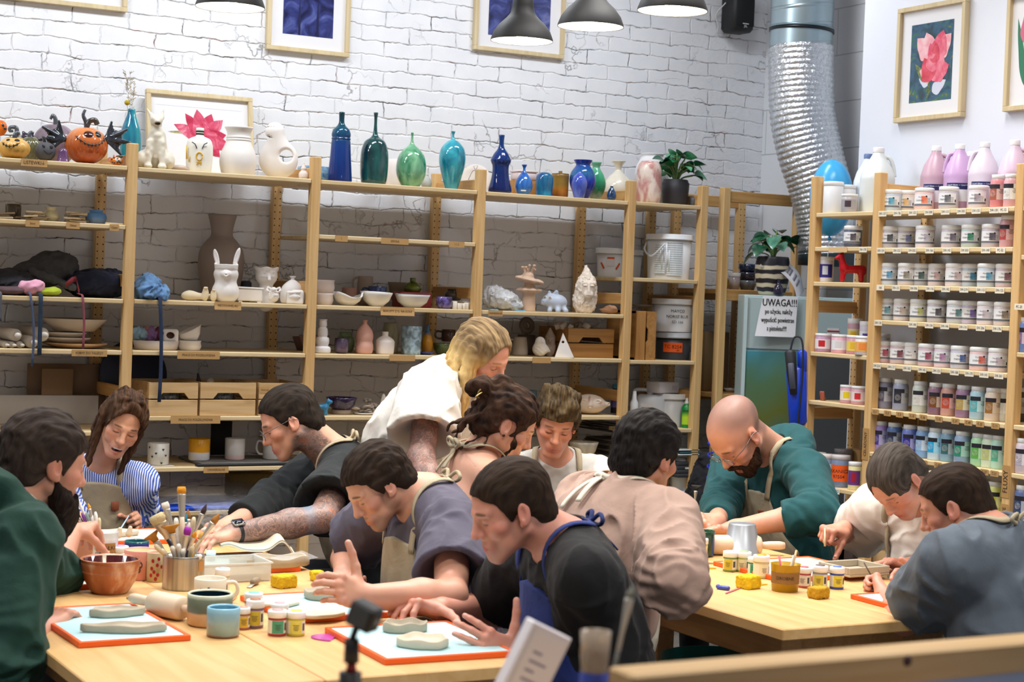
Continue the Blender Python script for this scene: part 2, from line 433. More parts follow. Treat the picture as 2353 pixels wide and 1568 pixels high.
def floormat():
 t=NT('concrete');nz=t.n('TexNoise',{'Vector':t.co(),'Scale':4.,'Detail':8.});t.set(Base_Color=t.ramp(nz,[(.3,'55524f'),(.7,'77736e')]),Roughness=.5);return t.m
def q4(a,b,c,d):return[a,b,c,d],[(0,1,2,3)]
struct(obj('wall_back',*box(-3.5,XB+.2,YW,YW+.25,0,3.9),brickmat(),smooth=False))
struct(obj('wall_right',*box(XB,XB+.2,5.5,YW+.1,0,3.9),blockmat(),smooth=False))
YE=at(1980,200,X=XW)[1]
struct(obj('wall_side',*box(XW,XB+.1,-.5,YE,0,3.9),wallmat('e9edf8',.05),smooth=False))
struct(obj('floor',*box(-3.5,XB+.2,-.5,YW+.25,-.1,0),floormat(),smooth=False))
struct(obj('ceiling',*box(-3.5,XB+.2,-.5,YW+.25,3.9,4.0),wallmat('e8e8e8'),smooth=False))
px_=[1.376,2.236,3.096,3.956,4.816,5.26]
SHELF={}
def post(name,x,y,par,h=2.26,ax='x',holes=False,w=.044):
 sh=box(-w/2,w/2,-w/2,w/2,0,h,.003);parts=[(sh,0)]
 if holes:
  k=0;z=.1
  while z<h-.05:
   for s in(-.013,.013):
    d=lathe([(.0034,0),(.0001,.0004)],8,close=False)
    if holes=='y':d=frm(d,(s,-w/2-.0003,z),(1,0,0),(0,0,1),(0,-1,0))
    else:d=frm(d,(-w/2-.0003,s,z),(0,-1,0),(0,0,1),(-1,0,0))
    parts.append((d,1))
   z+=.0325
 V,F,mi=JM(*parts);o=obj(name,V,F,[PINE(2),INK()],par,smooth=False,mi=mi);o.location=(x,y,0);return o
def tapestrip(par,txt,loc,w,h=.028,face='y',size=.017,col='c49a62',name='shelf_label',vert=False,curl=0.):
 g=gridsh(w,h,6,2);g=([(x,y,.0012+(curl*max(0,-y-h*.1)*2 if curl else 0))for x,y,z in g[0]],g[1])
 t=text(txt,size,.0022,xs=.85)
 if vert:t=([(-y,x,z)for x,y,z in t[0]],t[1]);g=gridsh(h,w,2,6);g=([(x,y,.0012)for x,y,z in g[0]],g[1])
 V,F,mi=JM((g,0),(t,1))
 if face=='y':V,F=frm((V,F),loc,(1,0,0),(0,0,1),(0,-1,0))
 else:V,F=frm((V,F),loc,(0,-1,0),(0,0,1),(-1,0,0))
 return obj(name,V,F,[plain(col,.6),plain('33281e',.7)],par,smooth=False,mi=mi)
SU=thing('shelving_unit','tall open pine shelving running along the white brick wall, full of pottery','shelves',(0,0,0))
for i,x in enumerate(px_):
 post('post',x,YF+.022,SU);post('post',x,8.083,SU,holes='y')
 for z in(2.185,1.66,1.165,.3):
  obj('rung',*box(x-.009,x+.009,YF+.03,8.07,z-.028,z+.028,.003),wood('d9ab6c','c48f52',1),SU,smooth=False)
HB=[(2.16,1.902,1.579,1.354,1.0,.64,.25),(2.158,1.58,1.355,1.066,.838,.64,.25),(2.157,1.905,1.58,1.355,1.066,.838,.25),(2.155,1.58,1.355,1.065,.842,.25),(2.156,1.77,1.35,.998,.64,.25)]
BOARD={}
for i,hs in enumerate(HB):
 for z in hs:
  b=obj('shelf_board',*box(px_[i]+.023,px_[i+1]-.023,YF+.004,8.07,z-.02,z,.003),PINEP(0),SU,smooth=False);BOARD[(i,z)]=b
def slabel(i,z,px,txt,wpx,size=.017,hh=.028,curl=0):
 P=on(px,z-.012,Y=YF);tapestrip(BOARD[(i,z)],txt,(P[0],YF+.003,z-.012-(hh-.024)*.4),wpx*P[1]/FPX*1.12,hh,size=size,curl=curl)
slabel(0,2.16,79,'LISTEWKI↓',53,.021,.03)
slabel(0,1.902,75,'3mm',28,.014);slabel(0,1.902,168,'10mm',28,.014);slabel(0,1.902,263,'12mm',20,.014)
slabel(0,1.354,206,'FORMY DO TALERZY',74,.015);slabel(1,1.58,524,'PIĘCIOUWIELAŁI',60,.015,.036,.12)
slabel(1,1.355,457,'PRACE DO POSZKLIWIENIA',94,.0145,.034);slabel(1,1.066,450,'PRACE DO POSZKLIWIENIA',110,.015,.034);slabel(1,.838,497,'UNIWERSALNE',56,.0145)
slabel(2,1.905,785,'1',30,.014);slabel(2,1.905,908,'SZKOŁA',68,.014);slabel(2,1.905,1050,'1 1 2',40,.014)
slabel(2,1.58,914,'BISKUITY Z G. NA KOLE',84,.0165,.04,.12);slabel(2,1.355,925,'',64);slabel(3,1.58,1139,'UNIWERSALNE',38,.0125);slabel(3,1.355,1245,'',50)
GU=thing('shelving_unit','pine shelving along the right plaster wall, its shelves lined with glaze jars','shelves',(0,0,0))
ry=[6.519,6.076,5.216,4.356]
for y in ry:
 post('post',XR+.022,y,GU);post('post',XR+.30,y,GU,holes='x')
 for z in(2.185,1.66,1.165,.3):obj('rung',*box(XR+.03,XR+.29,y-.009,y+.009,z-.028,z+.028,.003),wood('d9ab6c','c48f52',0),GU,smooth=False)
RB={}
HR=[(2.09,1.933,1.773,1.45,1.226,.842,.35),(2.09,1.928,1.766,1.611,1.422,1.22,1.028,.84,.35),(2.09,1.896,1.703,1.509,1.22,1.027,.84,.35)]
for i,hs in enumerate(HR):
 for z in hs:RB[(i,z)]=obj('shelf_board',*box(XR+.002,XR+.30,ry[i+1]+.023,ry[i]-.023,z-.02,z,.003),PINEP(1),GU,smooth=False)
def rlabel(i,z,px,txt,w=.052,col='eee6d2',size=.0155,h=.024):
 P=on(px,z-.012,X=XR);tapestrip(RB[(i,z)],txt,(XR+.001,P[1],z-.013),w,h,'x',size,col)
for z,l in((2.09,[(2028,'SW-137'),(2062,'SW-136'),(2097,'SW-132'),(2134,'SW-508'),(2172,'SW-113'),(2209,'SW-505'),(2243,'SW-155'),(2284,'SW-130'),(2306,'PC-32')]),(1.928,[(2024,'SW-134'),(2061,'SW-152'),(2096,'SW-502'),(2136,'SW-166'),(2176,'SW-142'),(2217,'SW-503'),(2265,'SW-140'),(2299,'PC-52')]),(1.766,[(2023,'166'),(2059,'SW-131'),(2100,'SW-506'),(2137,'SW-116'),(2173,'SW-142'),(2215,'SW-219'),(2254,'SW-113'),(2297,'SW-123')]),(1.611,[(2018,'SW-130'),(2097,'SW-148'),(2135,'SW-134'),(2171,'SW-146'),(2213,'SW-110'),(2253,'SW-206'),(2291,'SW-176')]),(1.422,[(2015,'SW-254'),(2048,'SW-117'),(2084,'SW-103'),(2119,'SW-165'),(2152,'SW-153'),(2193,'SW-108'),(2227,'SW-175'),(2261,'SW-141'),(2295,'SW-501')])):
 for p,s in l:rlabel(1,z,p,s)
for z,l in((1.22,[(2011,'C-1'),(2039,'C-3'),(2067,'C-5'),(2096,'C-10'),(2121,'C-36'),(2157,'C-32'),(2195,'C-37'),(2225,'C-49'),(2252,'C-25'),(2287,'C-11')]),(1.028,[(2122,'C-21'),(2155,'C-47'),(2262,'C-27'),(2285,'C-21')])):
 for p,s in l:rlabel(1,z,p,s,.045,'b8905c',.016)
rlabel(0,1.933,1983,'SW-170');rlabel(0,1.933,1925,'',.13,'dcb988');rlabel(0,.842,1913,'PRINT EURO',.1,'f0f0ea',.019,.026)
for px,s in((2342,'PC-20'),):rlabel(2,1.703,px,s)
def vlabel(y,z,txt,L,s):tapestrip(GU,txt,(XR-.001,y,z),L,.042,'x',s,'b58b55','post_label',True)
vlabel(ry[2],.99,'FLUXY',.13,.036);vlabel(ry[2],.82,'SATIN MATTE',.16,.026);vlabel(ry[1],1.06,'CELADONY',.14,.024)
EU=thing('shelf_frame','open pine end frame standing in the corner beside the spray cabinet','shelf frame',(0,0,0))
for x,y in((5.40,YF+.022),(5.88,YF+.022),(5.40,8.05),(5.83,8.05)):post('post',x,y,EU,holes='y' if y>8 else False)
for y in(YF+.022,8.05):
 for z in(2.215,1.70,1.15):obj('rung',*box(5.40,5.86,y-.01,y+.01,z-.03,z+.03,.003),wood('d9ab6c','c48f52',0),EU,smooth=False)
obj('shelf_board',*box(5.42,5.86,YF+.03,8.03,1.705,1.73,.002),wood('c79a5c','b08044',0),EU,smooth=False)
obj('shelf_board',*box(5.42,5.86,YF+.03,8.03,1.155,1.18,.002),wood('c79a5c','b08044',0),EU,smooth=False)
def pendant(label,px,pyb,w):
 P=at(px,pyb,w=w);o=thing('pendant_lamp',label,'lamp',P,0,'dark metal pendant lamps')
 pr=[(.112,0),(.111,.008),(.101,.034),(.082,.06),(.058,.082),(.044,.10),(.038,.125),(.036,.165),(.02,.18)]
 obj('lamp_shade',*lathe(pr+[(0,.182)],40,False),plain('0d0e11',.6),o)
 obj('shade_lining',*lathe([(.11,.001),(.099,.034),(.08,.058),(.056,.079),(.03,.09),(0,.09)],40,False),plain('f4f1e8',.4),o)
 obj('bulb',*ell((0,0,.042),(.04,.04,.03)),emis('fff1d8',35.),o)
 obj('cord',*tube([(0,0,.17),(0,0,3.9-P[2])],.004,8),plain('141414',.5),o)
 L=bpy.data.lights.new('pendant_light','SPOT');L.energy=15;L.color=(1,.88,.72);L.spot_size=2.1;L.spot_blend=.6;L.shadow_soft_size=.05
 lo=bpy.data.objects.new('pendant_light',L);COL.objects.link(lo);lo.parent=o;lo.location=(0,0,.0)
pendant('dark pendant lamp hanging alone in front of the brick, over the left table',529,18,5.7)
pendant('dark pendant lamp in front of a framed picture, lowest of the three together',1199,95,6.3)
pendant('dark pendant lamp in the middle of the three hanging together',1357,62,5.95)
pendant('dark pendant lamp nearest the black speaker',1545,26,5.6)
P=at(1703,74,Y=8.0);o=thing('speaker','black wall speaker mounted high beside the silver duct','speaker',P)
obj('cabinet',*box(-.072,.072,-.03,.11,0,.26,.02),plain('17181b',.55),o)
obj('grille',*box(-.06,.06,-.037,-.03,.03,.25,.006),plain('0c0d10',.7),o)
obj('logo',*frm(J(text('JBL',.018,.001),xf(box(-.02,.02,.012,.017,0,.001))),(.002,-.0375,.028),(1,0,0),(0,0,1),(0,-1,0)),plain('d8d8d8',.4),o,smooth=False)
obj('bracket',*box(-.02,.02,.1,.13,.1,.16),plain('222222',.5),o,smooth=False)
tag(obj('speaker_cable',*tube(crom([P+A([-.075,.05,.16]),P+A([-.10,.1,.1]),P+A([-.085,.1,.04]),P+A([-.05,.115,-.005]),P+A([.2,.115,.05])]),.0035,6),plain('d8d8d8',.5)),'white cable looping behind the black wall speaker','cable')
tag(obj('conduit',*J(tube([on(1757,2.55,Y=YW-.012)+A([0,0,0]),on(1757,2.55,Y=YW-.012)+A([0,0,-1.1])],.006,8)),plain('9aa0a8',.4,.4)),'thin grey conduit running down the brick wall near the corner','pipe')
def picture(name,label,O,X,Z,w,h,art,fw=.022,mat=.05,dep=.03,group=None,hgt=None):
 """frame hung on a wall; O lower left corner, X right, Z up, facing X x Z"""
 X,Z=nrm(X),nrm(Z);N=np.cross(X,Z);o=thing(name,label,'picture',O,0,group)
 fr=J(box(0,w,0,fw,-dep,0,.002),box(0,w,h-fw,h,-dep,0,.002),box(0,fw,fw,h-fw,-dep,0,.002),box(w-fw,w,fw,h-fw,-dep,0,.002))
 obj('frame',*frm(fr,(0,0,0),X,Z,N),wood('dccaa4','cdb78c',2,knots=False),o,smooth=False)
 obj('mount',*frm(box(fw,w-fw,fw,h-fw,-dep+.004,-dep+.012),(0,0,0),X,Z,N),plain('f0eff2',.25,coat=.3),o,smooth=False)
 for nm,sh,m in art(w,h,-dep+.0125):obj(nm,*frm(sh,(0,0,0),X,Z,N),m,o,smooth=False)
 return o
def rect(x0,x1,y0,y1,z):return[(x0,y0,z),(x1,y0,z),(x1,y1,z),(x0,y1,z)],[(0,1,2,3)]
def artmat(stops,sc=5.,dist=2.):
 t=NT('print');nz=t.n('TexNoise',{'Vector':t.co((1,1,1)),'Scale':sc,'Detail':6.,'Distortion':dist});t.set(Base_Color=t.ramp(nz,stops),Roughness=.2,Coat_Weight=.4);return t.m
def art_dusk(w,h,z):
 m=.085
 path=([(w*.46,m,z+.0004),(w*.56,m,z+.0004),(w*.52,h*.5,z+.0004),(w*.5,h*.7,z+.0004)],[(0,1,2,3)])
 rut=lambda x:([(w*x,m,z+.0006),(w*(x+.03),m,z+.0006),(w*(x+.025),h*.3,z+.0006),(w*(x+.015),h*.45,z+.0006),(w*x,h*.3,z+.0006)],[(0,1,2,3,4)])
 return[('print',rect(m,w-m,m,h-m,z),artmat([(.3,'181c44'),(.5,'363f80'),(.62,'5560a0'),(.75,'7c7aa8')],9.)),('painted_track',J(rut(.38),rut(.6)),plain('1d2048',.3))]
def petal(cx,cy,L,W,a,z,n=16,tip=.35):
 pts=[]
 for k in range(n+1):
  t=k/n;pts.append((t*L,W*math.sin(pi*t**.7)*(1+.12*math.sin(9*t))))
 pts=pts+[(x,-y)for x,y in pts[::-1][1:-1]];c,s=math.cos(a),math.sin(a)
 return[(cx+x*c-y*s,cy+x*s+y*c,z)for x,y in pts],[tuple(range(len(pts)))]
def art_rose(w,h,z):
 m=.085;cx,cy=w*.53,h*.60;P=lambda s,c:('petal',s,c)
 pk=[artmat([(.35,'e04868'),(.65,'f48fa0')],22.,.5),artmat([(.35,'f2a0ac'),(.65,'fbd3d6')],22.,.5),artmat([(.35,'c8283f'),(.65,'e8566c')],22.,.5)]
 o=[('print',rect(m,w-m,m,h-m,z),artmat([(.3,'12363c'),(.43,'1d4a5c'),(.52,'31587a'),(.6,'2f6b4a'),(.7,'b08a3a')],13.,1.5))]
 o.append(('painted_stem',J(petal(cx-.03,h*.18,h*.32,.008,1.45,z+.0004),petal(cx-.05,h*.33,.11,.02,.7,z+.0005),petal(cx-.04,h*.33,.12,.02,2.3,z+.0005)),artmat([(.4,'4a5a2c'),(.6,'7d8a4a')],30.)))
 for k,(dx,dy,L,W,a,c)in enumerate([(-.02,-.03,.13,.05,2.35,1),(.02,-.03,.13,.05,.8,1),(-.01,-.04,.13,.055,1.9,1),(.02,-.04,.13,.055,1.25,0),(0,-.11,.09,.045,2.9,1),(.01,-.11,.1,.05,.35,0),(0,-.14,.13,.05,1.0,0),(-.01,-.14,.12,.05,2.0,2),(0,-.10,.13,.045,1.57,0),(0,-.06,.09,.034,1.3,2),(-.005,-.04,.075,.026,1.8,0),(.005,-.02,.05,.018,1.4,2)]):
  o.append(('painted_petal',petal(cx+dx,cy+dy,L,W,a,z+.0006+k*.00012),pk[c]))
 o.append(('painted_cloud',J(petal(cx+.0,h*.24,.1,.03,.5,z+.0003),petal(cx-.03,h*.30,.07,.02,2.6,z+.0003)),plain('d8dcec',.3)))
 return o
def art_tulip(w,h,z):
 a=artmat([(.3,'c2284a'),(.55,'e0607e'),(.7,'f0a0b4')],20.,1.);b=artmat([(.3,'b01e3e'),(.6,'d8486a')],20.,1.);cx,cy=w*.56,h*.52
 o=[('painted_stem',J(petal(w*.2,h*.52,w*.36,.006,.0,z),petal(w*.72,h*.42,.16,.008,5.9,z),petal(w*.45,h*.25,.2,.012,1.2,z)),artmat([(.4,'8a8a50'),(.6,'c8b890')],20.)),('painted_line',rect(w*.1,w*.9,h*.83,h*.832,z),plain('b8b8c4',.4))]
 for k,(L,W,an,m)in enumerate([(.15,.035,2.75,a),(.14,.034,2.2,b),(.14,.04,1.75,a),(.13,.042,1.2,b),(.14,.04,.75,a),(.12,.038,.2,b),(.14,.045,-.25,a),(.12,.04,-.8,b),(.10,.035,1.45,a),(.09,.04,-.5,a)]):
  o.append(('painted_petal',petal(cx-.02,cy-.02,L,W,an,z+.0003+.00012*k),m))
 return o
for lab,pxl,pxr,pyb in(('wide framed picture at the top left corner of the brick wall',-160,293,28),('framed dusk landscape on brick wall beside the lone pendant lamp',613,803,132),('framed dusk landscape on brick wall behind the three pendant lamps',1090,1297,136)):
 b=at(pxr,pyb,Y=YW-.03);a=on(pxl,b[2],Y=YW-.03)
 picture('framed_picture',lab,a,(1,0,0),(0,0,1),b[0]-a[0],.6,art_dusk if 'dusk' in lab else(lambda w,h,z:[]))
a=at(2051,283,X=XW-.03);b=at(2207,268,X=XW-.03)
picture('framed_picture','framed pink rose painting on the smooth plaster wall',a,(0,-1,0),(0,0,1),a[1]-b[1],at(2055,22,X=XW-.03)[2]-a[2],art_rose)
a=at(2302,257,X=XW-.03)
picture('framed_picture','framed flower print cut by the right edge, beside the rose painting',a,(0,-1,0),(0,0,1),.36,.5,lambda w,h,z:[('painted_leaf',J(petal(w*.3,h*.2,.3,.02,1.75,z),petal(w*.35,h*.2,.3,.02,1.4,z)),plain('2f7a5a',.4)),('painted_petal',petal(w*.3,h*.55,.2,.04,1.5,z+.0004),plain('d86a8a',.4))])
a=at(341,386,Y=8.0);a[2]=2.16;b=on(586,2.16,Y=8.0);tz=at(337,199,Y=8.06)[2]
picture('framed_picture','framed red tulip print leaning on the shelf top behind white vases',a,(1,0,0),(0,.07,tz-2.16),b[0]-a[0],tz-2.16,art_tulip)
ZM={1:(0,150,2.851),2:(0,500,2.613),3:(700,200,2.8),4:(680,520,2.8),5:(1330,300,3.409),6:(1330,640,2.57),7:(1840,300,3.267),8:(1840,740,3.136),9:(0,220,6.92),0:(0,0,1.)}
@cached
def colmat(rough=.6,bump=.15,sc=60.,coat=0.):
 t=NT('painted_clay');a=t.n('Attribute',attribute_name='col');t.set(Base_Color=(a,'Color'),Roughness=rough,Coat_Weight=coat,Coat_Roughness=.05)
 return t.bump(t.n('TexNoise',{'Vector':t.co(),'Scale':sc,'Detail':5.}),bump,.004).m
def facecam(P):return math.atan2(-P[0],P[1])
def place(zm,cx,z,back,right=False):
 x0,y0,s=ZM[zm];px=x0+cx/s
 P=on(px,z+.0005,X=XR+back)if right else on(px,z+.0005,Y=YF+back)
 return P,pj(P)[2]/FPX/s
def prof(pr,k,sm=4,inner=.0045,floor=.01):
 """pixel profile (half width, y) bottom to top -> metres; opens the top when inner > 0"""
 y0=pr[0][1];p=[(max(h*k,.0),(y0-y)*k)for h,y in pr]
 if sm:p=[(max(0.,q[0]),q[1])for q in crom(p,sm)]
 p=[(0,0)]+p
 if inner:
  top=p[-1];p+=[(max(top[0]-inner*.5,.001),top[1]+inner*.4),(max(top[0]-inner,.0008),top[1]-.001)]
  ins=[(max(r-inner,.0008),z)for r,z in p[1:-2]if z>floor and z<top[1]-.003][::-1];p+=ins+[(0,(ins[-1][1]if ins else floor))]
 else:p+=[(0,p[-1][1])]
 return p
def pot(name,label,cat_,zm,cx,z,back,pr,mat,inner=.0045,sm=4,group=None,right=False,dz=0.,n=36,rz=0.):
 P,k=place(zm,cx,z,back,right);P[2]+=dz
 sh=lathe(prof(pr,k,sm,inner),n,False);o=obj(name,*sh,mat);o.location=tuple(P);o.rotation_euler=(0,0,facecam(P)+rz)
 o['k']=k;return tag(o,label,cat_,group)
def sub(o,name,sh,mat,smooth=True):return obj(name,*sh,mat,o,smooth)
def sculpt(name,label,cat_,P,prims,base,h=.003,mat=None,noise=None,rz=None,group=None):
 V,F=sdf(prims,h,noise=noise);o=obj(name,V,F,mat or colmat(),col=paint(V,prims,base));o.location=tuple(P);o.rotation_euler=(0,0,facecam(P)if rz is None else rz)
 return tag(o,label,cat_,group)
BM=lambda c='e9ded2':plain(c,.75,var=.05,sc=20.,bump=.08)
T2=2.158
pot('bottle_vase','tall dark blue bottle vase with rings below the shoulder, first of the glazed row','vase',3,225,2.157,.10,[(70,603),(78,597),(77,560),(67,430),(62,345),(59,333),(63,326),(59,316),(62,303),(60,285),(50,262),(28,240),(19,222),(17,200),(19,155)],zramp(((0,'122a6e'),(.5,'1c3f86'),(.75,'0f4a62'),(1,'0a3238')),.06,18.,.2))
pot('bottle_vase','dark green ovoid vase with a long thin neck beside the tall blue bottle','vase',3,443,2.157,.10,[(66,620),(80,610),(88,560),(91,470),(86,400),(66,345),(30,318),(16,295),(11,250),(10,200),(15,160)],glaze('0d2a33','1d5a58',16.))
pot('bottle_vase','mottled light green round vase with a thin neck','vase',3,681,2.157,.10,[(40,635),(60,628),(90,570),(98,510),(85,440),(55,395),(20,365),(9,340),(7,310),(9,287)],glaze('1f7a58','8cc79a',20.))
pot('bottle_vase','turquoise egg-shaped vase on a narrow foot with a tiny flared mouth','vase',3,943,2.157,.10,[(41,652),(44,640),(58,590),(82,500),(86,440),(74,385),(40,345),(16,330),(8,312),(8,296),(14,278)],glaze('0e6f8c','3fb4c4',18.))
pot('round_plate','pale round platter standing on edge behind the dark green vase','plate',3,575,2.157,.42,[(58,600),(72,560),(76,500),(66,440),(40,405),(8,400)],BM('e6dad6'),0)
P,k=place(3,1095,2.157,.40);o=thing('decorated_plate','round cream plate with a drawn fish leaning behind the turquoise vase','plate',P,facecam(P))
r=98*k;obj('plate_disc',*xf(lathe([(0,0),(r*.7,.002),(r,.014),(r*.98,.018),(r*.66,.008),(0,.006)],40,False),(0,0,r),(pi/2-.15,0,0)),BM('efe4da'),o)
fish=J(tube(crom([(-.035,-.03,r+.0),(-.01,-.035,r+.045),(.025,-.03,r+.02),(.03,-.03,r-.02),(0,-.028,r-.035),(-.035,-.03,r)]),.0013,6),tube([(.0,-.036,r+.045),(.01,-.04,r+.07),(-.012,-.04,r+.066),(0,-.036,r+.045)],.0013,6),tube(crom([(-.05,-.022,r-.05),(-.02,-.022,r-.055),(.02,-.022,r-.06),(.05,-.022,r-.05)]),.0013,6))
obj('fish_drawing',*fish,plain('5a5470',.6),o)
pot('bud_vase','small white gourd bud vase between the green and turquoise vases','vase',3,783,2.157,.2,[(18,640),(32,620),(34,595),(20,570),(9,555),(10,545)],BM('efece8'))
P,k=place(1,2052,2.157,.25);tag(xo:=obj('tissue_box',*box(-.06,.06,-.06,.06,0,.075,.004),glaze('3f7fb0','a8c8dc',40.,.5,1.)),'blue patterned square box beside the tall blue bottle','box');xo.location=tuple(P)
pot('bottle_vase','deep blue waisted bottle vase with a straight neck','vase',3,1255,2.155,.09,[(66,670),(74,662),(75,640),(62,590),(54,540),(54,495),(62,475),(66,462),(64,450),(46,415),(27,390),(17,365),(16,330),(19,297)],zramp(((0,'10205c'),(.5,'143070'),(1,'123a78')),.05,12.,.1))
o=pot('bud_vase','small bright blue drop vase with a white sticker','vase',3,1407,2.155,.08,[(28,685),(42,675),(57,640),(52,595),(30,560),(12,535),(8,515),(18,493)],glaze('1c4fa8','3f8ad8',18.))
k=o['k'];sub(o,'sticker',xf(wrapc(gridsh(34*k,18*k,6,1),52*k,-pi/2),(0,0,30*k)),plain('e8ecf0',.5))
pot('mug','blue glazed beaker with a rounded shoulder','mug',3,1539,2.155,.09,[(55,695),(58,688),(55,665),(57,640),(58,590),(50,560),(34,545)],glaze('0f3f80','2a8aa8',16.))
o=pot('lidded_jar','amber brown lidded jar behind the blue beaker','jar',3,1640,2.155,.16,[(50,700),(54,690),(55,600),(57,548)],zramp(((0,'8a4a1c'),(.35,'c07a2c'),(.6,'9a7a34'),(1,'8a6a30')),.12,30.,.5),0)
k=o['k'];sub(o,'lid',xf(lathe([(0,0),(56*k,0),(56*k,5*k),(20*k,9*k),(12*k,11*k),(13*k,22*k),(0,24*k)],30,False),(0,0,152*k)),plain('7a5a28',.2))
pot('flared_vase','cobalt blue vase with a wide flared mouth','vase',3,1783,2.155,.12,[(40,712),(45,700),(75,640),(86,590),(76,540),(52,505),(46,490),(58,468),(62,462)],zramp(((0,'1a2a90'),(.45,'2038b0'),(.62,'2a6a98'),(1,'1828a0')),.04,14.,.25))
pot('bud_vase','pale violet-blue drop vase standing before the cobalt vase','vase',3,1764,2.155,.045,[(28,708),(36,696),(51,620),(40,575),(16,550),(9,540)],glaze('3048b0','6a7fd8',12.))
pot('flared_vase','green flared vase with dark runs partly hidden by the cobalt vase','vase',3,1868,2.155,.20,[(30,715),(34,700),(58,650),(66,600),(52,550),(28,510),(24,495),(36,466)],zramp(((0,'d8d8c8'),(.25,'1c7a5a'),(.6,'3aa878'),(1,'7ab89a')),.06,20.,.45))
pot('flared_vase','cream bottle vase with a trumpet mouth behind the green vase','vase',3,2010,2.155,.34,[(60,640),(80,610),(96,560),(92,510),(62,465),(26,432),(19,415),(30,385),(49,363)],glaze('e3dccb','efe9da',12.,.2))
pot('bud_vase','tiny dark blue drop vase at the shelf edge by the post','vase',3,1973,2.155,.05,[(18,722),(28,710),(31,690),(22,660),(10,640),(11,632)],glaze('0e1c34','2a5a98',20.))
pot('small_dish','small white footed dish behind the post','dish',3,2085,2.155,.30,[(20,640),(20,620),(44,590)],BM('e8e4e0'))
P,k=place(3,1403,2.155,.30);tag(xo:=obj('wooden_box',*J(box(-.065,.065,-.05,.05,0,.085,.003)),wood('b98444','a06c30',0)),'brown wooden box behind the small blue vase','box');xo.location=tuple(P)
xo2=tag(obj('plastic_tub',*JM((box(-.05,.06,-.04,.05,0,.04,.006),0),(box(-.054,.064,-.044,.054,.04,.05,.004),1))[:2],plain('e8d8dc',.3)),'pink and white plastic tub on top of the wooden box','box');xo2.location=(P[0],P[1],P[2]+.086)
pot('vase','pink and cream marbled vase by the potted plant','vase',5,542,2.156,.12,[(80,560),(90,545),(100,480),(98,380),(96,300),(84,255),(72,240),(68,233)],glaze('c98d86','f0ddd0',20.,.35,.6,.42,.6))
pot('jar','large white jar behind the marbled vase','jar',5,560,2.156,.36,[(105,560),(125,540),(135,400),(130,280),(100,200),(84,170),(95,150)],BM('eeecee'))
o=pot('plant_pot','dark grey plant pot holding a leafy green plant','plant pot',5,752,2.156,.14,[(92,578),(98,560),(104,470),(108,402),(100,398),(96,380)],plain('2f2d32',.6,var=.3,sc=12.),.008,0)
k=o['k'];PP=A(o.location)
pot('bud_vase','little grey round bud vase at the end of the shelf top','vase',5,892,2.156,.10,[(16,580),(26,572),(31,545),(26,518),(10,508),(6,503)],plain('6a6a70',.3))
def leafsh(L,W,cup=.25,n=8):
 V=[];F=[]
 for i in range(n+1):
  t=i/n;w=W*(math.sin(pi*min(1,t*1.02)**.75)**.8 if 0<t<1 else 0.002)
  z=-.35*L*(t-.35)**2
  V+=[(t*L,-w,z+cup*w),(t*L,0,z),(t*L,w,z+cup*w)]
 for i in range(n):
  for j in(0,1):F.append((3*i+j,3*i+3+j,3*i+4+j,3*i+1+j))
 return V,F
def plant(label,root,leaves,green,split=False):
 o=thing('potted_plant',label,'plant',root)
 for i,(dx,dy,dz,L,W,az,tl)in enumerate(leaves):
  q=(dx,dy,dz)
  obj('stem',*tube(crom([(0,0,-.03),(dx*.3,dy*.3,dz*.55),q]),[.004]*12+[.002],6),plain('6a8a4a',.5),o)
  sh=leafsh(L,W)
  obj('leaf',*frm(sh,q,*(lambda d,s:(d,nrm(s+A([0,0,1.])*(.9*math.sin(3.1*i)))-d*(d@nrm(s+A([0,0,1.])*(.9*math.sin(3.1*i)))),np.cross(d,s)))(nrm((math.cos(az)*math.cos(tl),math.sin(az)*math.cos(tl),math.sin(tl))),nrm((-math.sin(az),math.cos(az),0)))),green[i%len(green)],o)
 return o
GR=[glaze('17663f','2f8a58',30.,.3),glaze('3f9a68','7ac49a',30.,.3),glaze('0f4a30','1f6a44',30.,.3)]
rr=random.Random(3);LV=[]
for i in range(30):
 az=rr.uniform(0,2*pi);rad=rr.uniform(.02,.15);LV.append((math.cos(az)*rad*.75,math.sin(az)*rad*.6,.15-rad*.6+rr.uniform(-.03,.04),rr.uniform(.06,.085),rr.uniform(.030,.042),az+rr.uniform(-.5,.5),rr.uniform(-.7,.3)))
plant('leafy green plant growing in the dark grey pot on top of the narrow shelf',PP+A([0,0,172*k]),LV,GR)
pot('vase','cream vase painted with black neck bands and a yellow face','vase',1,1302,T2,.10,[(70,690),(80,680),(87,600),(86,520),(70,475),(30,455),(24,440),(26,402)],plain('f2efe4',.35,var=.03));o=LAST[0]
k=o['k'];R=87*k
for a,s in((-1,'l'),(1,'r')):sub(o,'painted_brow',tube([(a*.012,-R-.001,150*k),(a*.02,-R-.001,178*k),(a*.034,-R*.97,190*k)],.0022,6),INK())
sub(o,'painted_motif',J(tube([(.014*math.cos(t),-R-.0015,100*k+.017*math.sin(t))for t in np.linspace(0,2*pi,17)],.0028,6),tube([(-.012,-R-.001,62*k),(.012,-R-.001,62*k)],.0025,6),tube([(-.010,-R-.001,40*k),(0,-R-.001,75*k),(.010,-R-.001,40*k)],.0025,6),tube([(-.055,-R*.70,80*k),(-.056,-R*.70,170*k)],.003,6),tube([(-.044,-R*.8,60*k),(-.044,-R*.8,100*k)],.0025,6)),plain('e0b030',.5))
for y in(262,245):sub(o,'neck_band',xf(lathe([(25.5*k,0),(26.5*k,1*k),(26.5*k,9*k),(25.5*k,10*k)],24,False),(0,0,y*k)),INK())
